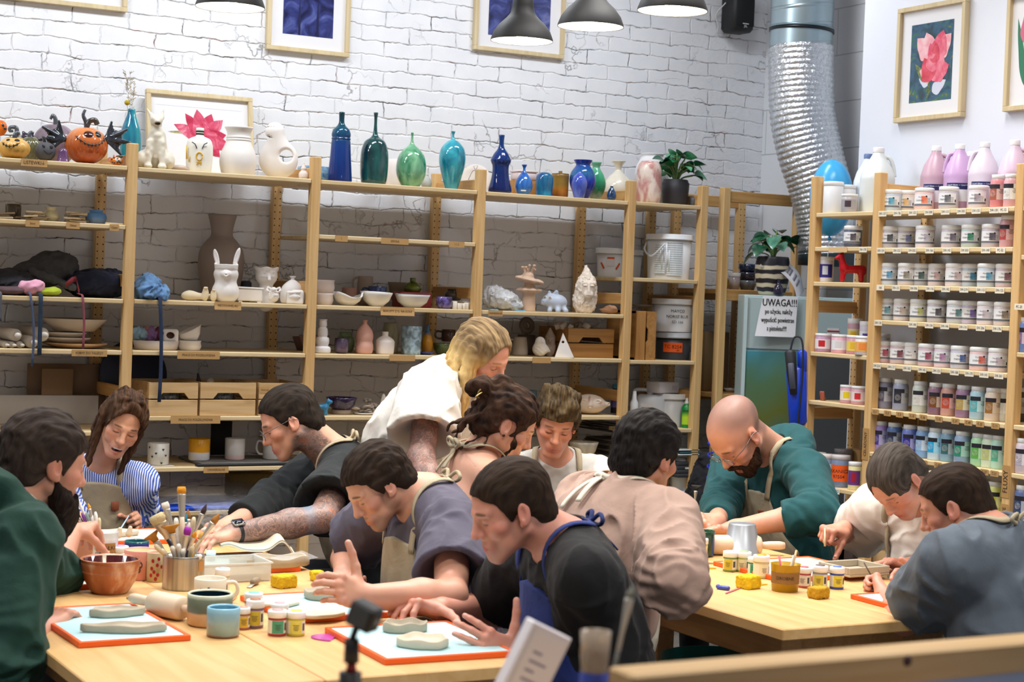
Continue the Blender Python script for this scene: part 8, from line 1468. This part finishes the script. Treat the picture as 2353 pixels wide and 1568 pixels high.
tmug('pale blue glazed tumbler with a bare foot, nearest the camera',512,1462,38,68,zramp(((0,'8a5c40'),(.06,'8a5c40'),(.10,'8fa8aa'),(.5,'93b0b4'),(.8,'84a8ba'),(1,'8ec4dc')),.2,20.,.1),None,inside=glaze('4a86a4','7ab0c8',20.),bev=.08)
o,k=tmug('off-white mug with a small drawn face and handle behind the rolling pin',482,1386,37,58,plain('d8d0be',.3,var=.03),1,wall=.004);r=37*k
obj('painted_motif',*J(*[wrapc(s,r,-pi/2)for s in(frm(tube([(.012*math.cos(a),.012*math.sin(a),.001)for a in np.linspace(.3,2.8,13)],.0014,6),(.0,.012,0),(1,0,0),(0,1,0),(0,0,1)),frm(ell((0,0,0),(.004,.005,.001),10,6),(-.004,.045,.0008),(1,0,0),(0,1,0),(0,0,1)),tube([(-.026,.012,.001),(-.030,.03,.001),(-.027,.045,.001)],.0014,6))]),plain('2e3a34',.5),o);obj('painted_leaf',*J(*[wrapc(frm(ell((0,0,0),(.003,.010,.001),8,6),(x,.022,.0008),(1,0,0),(0,1,0),(0,0,1)),r,-pi/2)for x in(-.031,-.022)]),plain('a84a3c',.5),o)
for e in range(0):pass
o,k=tmug('pink and black cup with a drawn skull on its side',322,1330,34,68,zramp(((0,'e89a90'),(1,'e8a094')),.3,6.,.02),None,inside=plain('ece4c0',.4),flare=.12,bev=.05,wall=.003);r=35*k
obj('black_panel',*xf(wrapc(gridsh(.055,62*k,8,1),r*1.045,-pi/2+.95),(0,0,33*k)),plain('1c1a1e',.4),o);obj('skull_drawing',*J(*[wrapc(s,r*1.06,-pi/2-.15)for s in(frm(ell((0,0,0),(.013,.013,.0012),16,8),(0,.046,0),(1,0,0),(0,1,0),(0,0,1)),frm(ell((0,0,0),(.008,.009,.0012),12,8),(0,.031,0),(1,0,0),(0,1,0),(0,0,1)))]),plain('5a4440',.6),o);obj('skull_eyes',*J(*[wrapc(frm(ell((0,0,0),(.0035,.004,.0012),10,6),(x,.046,.0012),(1,0,0),(0,1,0),(0,0,1)),r*1.06,-pi/2-.15)for x in(-.005,.006)]),plain('e89a90',.5),o)
o,k=tmug('cream tumbler with little red strawberries painted on it',357,1336,21,68,plain('c9b893',.45,var=.06),None,wall=.003,bev=.05);r=21*k
obj('strawberry_pattern',*J(*[wrapc(frm(ell((0,0,0),(.0045,.006,.001),10,6),(x,y,.0004),(1,0,0),(0,1,0),(0,0,1)),r,-pi/2)for x,y in((-.014,.02),(-.005,.03),(.006,.022),(-.012,.04),(.004,.05),(.008,.068),(-.009,.062),(.0,.01),(.018,.045))]),plain('b01c24',.4),o)
tmug('violet and green glazed cup behind the pink skull cup',313,1292,28,50,zramp(((0,'43307c'),(.6,'2f2f7a'),(.85,'2a2a70'),(1,'1f6a58')),.12,8.,.2),None,inside=glaze('1d6a58','2a3a80',14.),bev=.05)
def clearcup(label,cx,yb,r_px,h_px,txt,c,lc='a87a44',alpha=.45,name='plastic_cup',ang=0.,flip=False,flare=-.12,z=ZT,metal=0.,lw=1.3):
 P=TZ(cx,yb,z);k=pj(P)[2]/FPX;r,h=r_px*k,h_px*k;o=thing(name,label,'cup',P,facecam(P));r0,r1=(r,r*(1+flare))if flip else(r*(1+flare),r)
 pr_=[(0,.002),(r0,0),(r1,h),(r1+.002,h+.001),(r1-.001,h-.001),(r0-.002,.004),(0,.004)]if not flip else[(r0+.002,0),(r0+.002,.004),(r0,.005),(r1,h-.003),(r1-.002,h),(0,h-.001)]
 obj('body',*lathe(pr_,40,False),plain(c,.25 if not metal else .38,metal,alpha=alpha),o)
 if txt is not None:
  ps=[(xf(wrapc(gridsh(r*lw,h*.42,10,1),(r0+r1)/2+.0015,-pi/2+ang),(0,0,h*.52)),0)]+[(xf(wrapc(text(s,h*.17,.001),(r0+r1)/2+.0016,-pi/2+ang),(0,0,h*(.60-.19*i+(0 if len(txt)>1 else-.08)))),1)for i,s in enumerate(txt)];V,F,mi=JM(*ps);obj('paper_label',V,F,[plain(lc,.7),plain('3a2a1a',.7)],o,False,mi=mi)
 return o
clearcup('clear plastic cup of thin brushes labelled PAŁKI DREWNO',240,1305,30,82,('PAŁKI','DREWNO'),'dfe3e6',ang=.25);clearcup('dull pink-grey jar behind the clear brush cup',188,1285,24,70,None,'b08a90',alpha=1.,name='glass_jar',flare=.05)
PC=TZ(240,1305)
for i,(px,py,hc,tp,tcx)in enumerate(((172,1135,'ece8e4','end',''),(203,1158,'2c2c3c','round','e09a1c'),(166,1158,'4a2a3a','end',''),(219,1176,'efeae4','end',''),(210,1183,'efeae4','end',''),(198,1178,'8fa8a0','end',''),(228,1190,'d8c8a0','end',''),(176,1180,'b89a48','round','a8802a'),(188,1178,'7a3a8a','end',''))):
 tipp=at(px,py,w=pj(PC)[2]);base=PC+A([rr.uniform(-.012,.012),rr.uniform(-.012,.012),.006]);L=np.linalg.norm(tipp-base);brush('thin brush or stick in the clear labelled cup',base,tipp-base,L if tp=='end' else(L-.018)/.83,hc,.003,tp,tcx or 'b8862c',.008,.018,group='brushes in the clear cup')
def paintjar(label,cx,yb,r_px,h_px,c,lab,topc=None,z=ZT):
 P=TZ(cx,yb,z);k=pj(P)[2]/FPX;r,h=r_px*k,h_px*k;o=thing('paint_jar',label,'jar',P,facecam(P)+RND.uniform(-.5,.5),'small paint jars on the tables')
 obj('body',*lathe([(0,0),(r*.93,0),(r*.96,.003),(r*.96,h*.70),(r*.86,h*.74),(0,h*.74)],28,False),plain(c,.3),o);obj('lid',*lathe([(r*.95,h*.72),(r*1.02,h*.73),(r*1.02,h*.95),(r*.97,h),(r*.7,h),(0,h)],28,False),LID,o)
 if topc:obj('lid_daub',*lathe([(r*.62,h),(r*.6,h+.002),(0,h+.0025)],18,False),plain(topc,.4),o)
 V,F,mi=JM((xf(wrapc(gridsh(r*4.2,h*.52,20,1),r*.962,-pi/2),(0,0,h*.37)),0),(xf(wrapc(gridsh(r*1.3,h*.5,8,1),r*.967,-pi/2+.1),(0,0,h*.37)),1),(xf(wrapc(gridsh(r*.35,h*.3,3,1),r*.968,-pi/2+1.05),(0,0,h*.38)),2),(xf(wrapc(J(*[frm(gridsh(w_,.0012,2,1),(0,.006-.004*i,.0012),(1,0,0),(0,1,0),(0,0,1))for i,w_ in enumerate((.016,.012,.014,.01))]),r*.965,-pi/2+.1),(0,0,h*.36)),2));obj('paper_label',V,F,[plain('e6e2d0',.5),plain(lab,.5),plain('4a4648',.6)],o,mi=mi)
 return o
for args in(('small lidded black paint jar before the terracotta bowl',254,1325,19,42,'1e2a30','2a3034','22282c'),('paint jar with a lilac lid and green label behind the skull cup',274,1305,20,50,'4a7a68','7fb8a0','b89ac8'),('small green-labelled paint jar beside the violet cup',289,1318,14,44,'3f8a68','5aa884',None),('paint jar with a pale blue lid behind the drawn-face mug',510,1368,17,62,'c8c0a0','d8d4c8','a8c4e8'),('paint jar with a pink lid beside the pale blue tumbler',558,1446,16,50,'a85a48','d8b030','e89a88'),('paint jar with a brown lid beside the pink-lidded jar',585,1442,21,64,'7a5a6a','c8b030','a86a48'),('paint jar with an aqua lid behind the brown-lidded jar',581,1428,21,66,'8a8a6a','d0c050','7ac8b8'),('green-labelled paint jar with a crimson base',636,1460,22,58,'a83038','4a9a78','c8a0a0'),('white-lidded jar stacked behind the green-labelled jar',641,1448,20,62,'b8a0a0','c8b8b0','d8a8b0'),('yellow paint jar with a lime lid beside the green-labelled jar',679,1460,22,56,'c8b838','dcd058','d8dc60')):paintjar(*args)
for args in(('yellow-labelled paint jar at the left of the right-table row',1677,1313,17,46,'7a8a48','c8b42c','e8e4d8'),('green-lidded paint jar second in the right-table row',1708,1314,17,46,'a8b058','d8d0a8','9ac078'),('teal-labelled paint jar third in the right-table row',1732,1321,15,40,'1f8a70','2a9a7a','c8dce0'),('paint jar with an orange lid, tallest of the right-table row',1748,1328,19,52,'d0c080','e4dcb8','d89a28'),('red paint jar just right of the ochre bucket',1847,1350,16,46,'b04a50','d8ccc0','c85058'),('grey paint jar with a black-marked label',1883,1352,18,52,'8a8a98','c8b840','6a5a60'),('blue paint jar with a yellow label at the right end of the row',1922,1353,17,50,'3a50a8','d8c838','4a68b8'),('yellow-lidded paint jar by the striped glazed bowl',1608,1283,18,46,'d8c858','e8e0b0','c8b030'),('grey paint jar half hidden behind the dusty pink sweatshirt',1583,1284,14,46,'a8a8b0','d0d0cc','d8d8d8'),('white-lidded jar behind the steel canister',484,1298,11,32,'d8d8d0','d0d0c8',None)):paintjar(*args)
def rpin(label,a,b,r,hl=.085,rx=1.):
 a,b=A(a),A(b);d=nrm(b-a);X=nrm(np.cross(d,(0,0,1.)));Y=np.cross(X,d);L=np.linalg.norm(b-a);o=thing('rolling_pin',label,'rolling pin',a);m=plain('dcc3a8',.5,var=.05)
 obj('roller',*frm(lathe([(0,0),(r*.86,.002),(r,.012),(r,L-.012),(r*.86,L-.002),(0,L)],30,False),(0,0,0),X,Y,d),m,o)
 for s in(0,1):obj('handle',*frm(lathe([(0,-.012),(r*.28,-.01),(r*.42,.03),(r*.44,hl*.8),(r*.34,hl),(0,hl)],20,False),(0,0,0)if not s else d*L,X,Y,d*(1 if s else-1)),m,o)
 return o
R_=.032;a=at(350,1385,Z=ZT+R_)*A([1,1,0])+A([0,0,ZT+R_+.0005]);b=at(422,1400,Z=ZT+R_)*A([1,1,0])+A([0,0,ZT+R_+.0005]);rpin('wooden rolling pin lying behind the grey-green mug',a,b,R_)
R_=.034;a=at(1600,1252,Z=ZT+R_)*A([1,1,0])+A([0,0,ZT+R_+.0005]);b=at(1748,1254,Z=ZT+R_)*A([1,1,0])+A([0,0,ZT+R_+.0005]);rpin('wooden rolling pin lying behind the galvanised pail',a,b,R_)
clearcup('upturned grey galvanised metal pail on the right table',1703,1275,43,72,(),'a2a8b0',flip=True,flare=-.28,name='metal_pail',alpha=1.,metal=.7,lc='b87a48')if False else clearcup('upturned grey galvanised metal pail on the right table',1703,1275,43,72,None,'a2a8b0',flip=True,flare=-.28,name='metal_pail',alpha=1.,metal=.6)
o=clearcup('small ochre metal bucket with a brown paper band marked DROBNE',1803,1358,34,62,('DROBNE',),'b8961c','8a6434',1.,'metal_bucket',lw=2.6,metal=.1);BK=A(o.location)
for i,(dx,dz,c,cn)in enumerate(((-.02,.02,'e07080','pink'),(.03,.035,'c8a878','wooden'),(.022,.02,'b8b0a8','grey'))):
 b0=BK+A([dx*.3,.0,.012]);o=thing('modelling_tool',cn+' tool handle sticking out of the ochre bucket','tool',b0);obj('handle',*tube([(0,0,0),(dx,0,.075+dz)],.0035,8),plain(c,.4),o)
o=tpot('glazed_bowl','striped rainbow-glazed bowl beside the rolling pin','bowl',1612,1278,[(22,1283),(26,1280),(28,1255),(29,1225)],zramp(((0,'1f3a2c'),(1,'22442e')),.1,6.,.05),.005);k=o['k']
for a,c in((-1.25,'c8781c'),(-.55,'d0a020'),(.1,'9ab028'),(.7,'22442e'),(1.3,'2a3f9a')):sub(o,'colour_stripe',xf(wrapc(gridsh(.032,50*k,5,1),28.6*k,-pi/2+a),(0,0,30*k)),plain(c,.12),False)
def sponge(label,cx,yb,w,d,h,rz,c,c2=None):
 P=TZ(cx,yb);V,F=sdf([Pb((0,0,h/2),(w/2,d/2,h/2),rd=.006)],.0022,noise=lambda P:.0022*vnoise(P*190,2)+.0012*vnoise(P*420,3));o=obj('sponge',V,F,plain(c,.95,var=.3,sc=60.,bump=.5));o.location=tuple(P);o.rotation_euler=(0,0,rz);return tag(o,label,'sponge')
sponge('yellow sponge block in the middle of the left table',652,1350,.062,.05,.036,.3,'cfae1c');sponge('bright yellow sponge on a yellow rib on the right table',1719,1352,.06,.055,.04,.2,'d8b818');sponge('worn ochre sponge in front of the paint jars on the right table',1880,1375,.055,.045,.034,.15,'b8901c');sponge('yellow sponge behind the kneading hands',728,1335,.035,.04,.03,.0,'d8bc20')
def rib(label,cx,cy,w,h,c,rz,rough=.15,lift=.0,name='plastic_rib'):
 P=TZ(cx,cy);pts=[(-w/2*math.cos(a),h*math.sin(a)-h/2)for a in np.linspace(0,pi,17)];sh=prism(pts,0,.003);sh=([(x,y,z+.014*math.exp(-(x/.03)**2)*lift)for x,y,z in sh[0]],sh[1]);o=obj(name,*sh,plain(c,rough),smooth=False);o.location=tuple(P);o.rotation_euler=(0,0,rz);return tag(o,label,'pottery rib')
rib('shiny magenta plastic rib lying beside the blue board',742,1466,.085,.06,'b84aa8',.9,.06);rib('yellow plastic rib under the bright sponge',1722,1345,.11,.05,'e0b81c',.2);rib('yellow flat card on the right table by the dusty pink sweatshirt',1612,1308,.10,.03,'e0b41c',.1)
def stick(label,a,b,r,c,name='modelling_tool',z=ZT,rough=.5,cat_='tool'):
 a,b=A(at(*a,Z=z+r))*A([1,1,0])+A([0,0,z+r+.0004]),A(at(*b,Z=z+r))*A([1,1,0])+A([0,0,z+r+.0004]);o=obj(name,*tube([a,(a+b)/2,b],[r,r*1.1,r*.7],10),plain(c,rough));return tag(o,label,cat_)
stick('wooden stick with a pale tip lying before the galvanised pail',(1584,1290),(1662,1296),.004,'d8b888','wooden_stick');stick('white modelling tool lying at the edge of the right table',(1560,1299),(1618,1300),.006,'e4d4d4');stick('pink thin tool lying by the blue clip',(1668,1364),(1700,1352),.0025,'e08090');stick('pale thin stick lying behind the middle board',(628,1366),(664,1362),.003,'c8b8a0','wooden_stick');stick('tiny wooden stick behind the grey-green mug',(532,1380),(543,1370),.004,'d8c49a','wooden_stick');stick('grey modelling needle lying behind the rolling pin',(292,1375),(330,1383),.003,'a89e90')
tag(xo:=obj('blue_clip',*J(box(-.008,.008,-.02,.02,0,.012,.003),xf(ell((0,.018,.008),(.007,.007,.007),12,8))),plain('3a4aa8',.3)),'small blue plastic clip lying on the right table','clip');xo.location=tuple(TZ(1662,1356));xo.rotation_euler=(0,0,.5)
o=thing('wooden_scoop','short wooden scraper with a bent blade beside the yellow sponge','tool',TZ(580,1348),.6);obj('handle',*xf(lathe([(0,0),(.008,0),(.011,.02),(.009,.05),(0,.052)],16,False),(0,0,.011),(0,pi/2,.3)),plain('8a7a64',.6),o);obj('blade',*xf(box(-.035,.002,-.007,.007,0,.0015,.0005),(0,0,.006),(0,-.12,.3)),plain('b0a898',.4,.5),o)
P=TZ(520,1330);o=thing('plastic_tub','clear shallow plastic tub of water behind the mugs','tub',P,.0);m=plain('e8ecee',.15,alpha=.55)
obj('side_wall',*J(box(-.11,.11,-.075,-.073,.003,.055),box(-.11,.11,.073,.075,.003,.055),box(-.11,-.108,-.073,.073,.003,.055),box(.108,.11,-.073,.073,.003,.055)),m,o,False);obj('rim',*J(box(-.115,.115,-.08,-.0755,.052,.056),box(-.115,.115,.0755,.08,.052,.056),box(-.115,-.1105,-.0755,.0755,.052,.056),box(.1105,.115,-.0755,.0755,.052,.056)),plain('f0f2f2',.2,alpha=.8),o,False);obj('bottom_panel',*box(-.108,.108,-.073,.073,0,.003),m,o,False);obj('water',*box(-.106,.106,-.071,.071,.004,.022),plain('d8cfae',.1,alpha=.8),o,False)
tag(xo:=obj('clear_film',*gridsh(.14,.08,10,6),FILM),'crumpled clear film lying at the end of the far board','plastic wrap');xo.location=tuple(at(672,1283,Z=ZB+.02));xo.rotation_euler=(.15,-.1,.3)
tip=at(296,1186,w=6.15);end=at(262,1240,w=6.05);o=tag(obj('paint_brush',*tube([end,(tip+end)/2,tip],[.002,.003,.0022],8),plain('a8c4d8',.3)),'thin pale blue brush held over the clear cup by the striped-shirt hand','brush')
Jw=p12['J']['L'][3];o=tag(obj('modelling_tool',*tube([Jw+A([.01,0,-.03]),Jw+A([-.035,.02,.05])],[.003,.002],8),plain('5a4a44',.4)),'thin dark tool gripped by the grey-sweatshirt hand','tool')
Jw=p11['J']['R'][3];o=tag(obj('modelling_tool',*tube([Jw+A([.0,0,.01]),Jw+A([-.02,-.03,-.045])],[.003,.004],8),plain('d8c49a',.5)),'pale wooden tool held by the white-T-shirt hand','tool')
PB=at(1592,1215,w=6.9);PB[2]=.78;o=thing('brush_jar','jar of brushes and sticks behind the dusty pink sweatshirt','jar',PB-A([0,0,.03]));obj('body',*lathe([(0,0),(.032,0),(.036,.09),(.033,.09),(.03,.004),(0,.004)],24,False),plain('c8b08a',.5),o);PB=PB-A([0,0,.03])
for px,py,hc,tp,tcx in((1600,1115,'6a2a24','fan','2c2624'),(1575,1140,'d8c8a0','end',''),(1560,1150,'c8a878','end',''),(1586,1150,'e0a83a','round','d8a03a'),(1572,1165,'e8dcc0','end','')):
 tipp=at(px,py,w=6.9);L=np.linalg.norm(tipp-PB-A([0,0,.008]));brush('brush or stick in the jar behind the dusty pink sweatshirt',PB+A([0,0,.008]),tipp-PB-A([0,0,.008]),L if tp=='end' else(L-.025)/.83,hc,.003,tp,tcx or 'b8862c',.010,.025,group='brushes in the back jar')
RW=wood('c9ac84','b8976a',0,2.4,.6,False)
RA_=at(1397,1532,w=1.9);LR=1.5
o=thing('counter_rail','blurred wooden counter rail with a dark knot in the near right corner','rail',RA_,0)
obj('top_beam',*box(0,LR,-.05,.0,-.036,0,.003),RW,o,False);obj('front_panel',*box(.01,LR,-.04,-.012,-.9,-.0365),plain('9fb2dc',.5),o,False);obj('leg',*J(box(.02,.06,-.011,-.001,-RA_[2],-.0365)),RW,o,False)
kp=at(2085,1520,Y=RA_[1]-.05)-RA_;kx=kp[0];obj('wood_knot',*frm(lathe([(.0065,-.001),(.006,.0006),(0,.001)],18,False),(kx,-.0502,kp[2]),(1,0,0),(0,0,1),(0,-1,0)),plain('3a2028',.6),o)
FC=(YAW-.0)
def facing(w):return A(CM[0]),A(CM[1])
P=at(1215,1650,w=2.2);ZC0=P[2]
CT=thing('side_counter','low counter below the picture edge carrying the sign, brushes and small camera','counter',(0,0,0));
c0=at(1100,1660,w=2.2);zc=c0[2]-.02
obj('counter_top',*frm(box(-.75,.62,-.35,.03,-.03,0,.004),(c0[0],c0[1],zc),(math.cos(YAW),-math.sin(YAW),0),(math.sin(YAW),math.cos(YAW),0),(0,0,1)),RW,CT,False);obj('counter_body',*frm(box(-.72,.6,-.3,.02,-zc,-.031),(c0[0],c0[1],zc),(math.cos(YAW),-math.sin(YAW),0),(math.sin(YAW),math.cos(YAW),0),(0,0,1)),plain('8a8f9c',.6),CT,False)
k=2.2/FPX;O=at(1160,1600,w=2.2);X=nrm(CM[0]*.86-CM[2]*-.35-CM[1]*.33);Y=nrm(CM[1]-X*(CM[1]@X)+CM[0]*.0);Y=nrm(Y*.92+nrm(np.cross(np.cross(X,Y),X))*.39)if False else Y
TL=at(1228,1427,w=2.2);TR=at(1316,1470,w=2.23);BL=at(1150,1600,w=2.19);X=nrm(TR-TL);Y=nrm((TL-BL)-X*((TL-BL)@X));Nn=np.cross(X,Y);W_=np.linalg.norm(TR-TL);H_=.15
o=thing('table_sign','blurred white acrylic sign block standing tilted on the near counter','sign',TL-Y*H_);
obj('block',*frm(box(0,W_,0,H_,-.022,0,.002),(0,0,0),X,Y,Nn),plain('e6e4ee',.3),o,False);obj('inset_card',*frm(box(.007,W_-.007,.008,H_-.008,.0002,.001),(0,0,0),X,Y,Nn),plain('eceaf4',.5),o,False);obj('printed_lines',*frm(J(*[box(W_*.28,W_*(.5+.2*(i%2)),H_-.036-.012*i,H_-.033-.012*i,.001,.0014)for i in range(6)]),(0,0,0),X,Y,Nn),plain('8a86a8',.6),o,False)
P=at(1362,1640,w=2.0);DZ=P[2]-zc-.0005;P[2]-=DZ;o=thing('brush_glass','blurred glass of brushes wrapped with a blue band in the near foreground','glass',P);kk=2.0/FPX
obj('body',*lathe([(0,0),(30*kk,0),(32*kk,DZ+120*kk),(36*kk,DZ+190*kk),(34*kk,DZ+190*kk),(30*kk,DZ+120*kk),(28*kk,.004),(0,.004)],28,False),plain('b8a898',.2,alpha=.55),o);obj('blue_band',*lathe([(32.5*kk,DZ+40*kk),(33.5*kk,DZ+96*kk),(32.5*kk,DZ+97*kk)],28,False),plain('3a4fb8',.4),o)
for i,(px,py,hc,tcx,r)in enumerate(((1452,1350,'6a6a64','7a7a70',.0022),(1342,1478,'a88a5a','b8863a',.004),(1384,1462,'d8c8bc','c8a070',.005),(1366,1490,'5a4a3c','a06a3a',.004))):
 tp=at(px,py,w=2.0);b0=P+A([0,0,.006]);brush('blurred brush standing in the near glass',b0,tp-b0,(np.linalg.norm(tp-b0)-.015)/.83,hc,r,'round',tcx,.008,.015,group='brushes in the near glass')
P=at(805,1640,w=2.1);DZ=P[2]-zc-.0005;P[2]-=DZ;o=thing('action_camera','small dark action camera on a stubby grip in the near foreground','camera',P,facecam(P));kk=2.1/FPX
q=lambda px,py:A([(px-805)*kk,0,(1640-py)*kk+DZ])
obj('grip',*tube([q(802,1640)-A([0,0,DZ]),q(802,1545)],26*kk,16),plain('15151a',.5),o);obj('red_collar',*tube([q(803,1545),q(804,1522)],[13*kk,10*kk],14),plain('8a1c24',.35),o);obj('ball_mount',*tube([q(803,1522),q(803,1468)],[18*kk,17*kk],16),plain('121216',.5),o);obj('neck',*tube([q(803,1470),q(812,1440)],8*kk,12),plain('101014',.5),o)
bdy=thing_=obj('camera_body',*xf(box(-34*kk,34*kk,-.012,.014,-30*kk,30*kk,.003),(24*kk,0,226*kk+DZ),(0,.35,-.5)),plain('17181c',.4),o,False);obj('screen',*xf(box(-24*kk,22*kk,-.0135,-.0122,-22*kk,22*kk,.0004),(24*kk,0,226*kk+DZ),(0,.35,-.5)),plain('4a4d50',.15),bdy,False);obj('side_cap',*xf(lathe([(8*kk,0),(7*kk,.001),(0,.001)],14,False),(52*kk,-.008,214*kk+DZ),(0,pi/2+.35,-.5)),plain('8a8e94',.3),bdy)
tag(xo:=obj('teal_bin',*lathe([(0,0),(.16,0),(.19,.50),(.185,.50),(.155,.01),(0,.01)],36,False),plain('1f8a90',.4)),'teal tub on the floor below the right table','tub');xo.location=tuple(at(1650,1512,Z=.50)*A([1,1,0])+A([0,0,.001]))
cd=bpy.data.cameras.new('camera');cam=bpy.data.objects.new('camera',cd);COL.objects.link(cam)
cd.sensor_width=36;cd.lens=FPX/2353*36;cam.location=tuple(CC)
cam.matrix_world=Matrix(((CM[0][0],CM[1][0],-CM[2][0],CC[0]),(CM[0][1],CM[1][1],-CM[2][1],CC[1]),(CM[0][2],CM[1][2],-CM[2][2],CC[2]),(0,0,0,1)))
cd.dof.use_dof=True;cd.dof.focus_distance=6.6;cd.dof.aperture_fstop=6.3;cd.clip_start=.05
SC.camera=cam
def area(name,loc,size,energy,rot=(0,0,0),col=(1,1,1),sy=None):
 L=bpy.data.lights.new(name,'AREA');L.energy=energy;L.color=col;L.size=size
 if sy:L.shape='RECTANGLE';L.size_y=sy
 o=bpy.data.objects.new(name,L);COL.objects.link(o);o.location=loc;o.rotation_euler=rot;return o
def panel(x,y,e,spread=None,c=(.90,.95,1.)):  # ceiling panel light, also used for the added table and front fill lights
 o=area('ceiling_and_fill_light',(x,y,3.86),1.1,e,col=c,sy=.35)
 if spread:o.data.spread=spread
for x,e in((-.8,29),(1.0,31),(2.8,32),(4.5,24)):panel(x,6.9,e)
for x,y,e in((.2,4.6,17),(1.9,4.7,20),(3.5,4.7,24),(4.4,5.4,20)):panel(x,y,e,1.9,(1.,.97,.93))  # extra overhead lights added to brighten the table area, no known fixtures
for x,y,e in((1.2,2.0,44),(3.6,1.9,44)):panel(x,y,e,2.5,(1.,.96,.9))  # unseen front fill, added to lift backs and dark hair sides
W=bpy.data.worlds.new('world');SC.world=W;W.use_nodes=True
W.node_tree.nodes['Background'].inputs[0].default_value=(1.,.96,.93,1);W.node_tree.nodes['Background'].inputs[1].default_value=.25
SC.view_settings.view_transform='Standard';SC.view_settings.look='None';SC.view_settings.gamma=1;SC.view_settings.exposure=0.12
SC.cycles.use_denoising=True
SC.cycles.use_adaptive_sampling=True;SC.cycles.adaptive_threshold=.04
SC.cycles.max_bounces=5;SC.cycles.diffuse_bounces=3;SC.cycles.glossy_bounces=2;SC.cycles.transmission_bounces=3;SC.cycles.transparent_max_bounces=8
SC.cycles.caustics_reflective=False;SC.cycles.caustics_refractive=False;SC.cycles.sample_clamp_indirect=6.
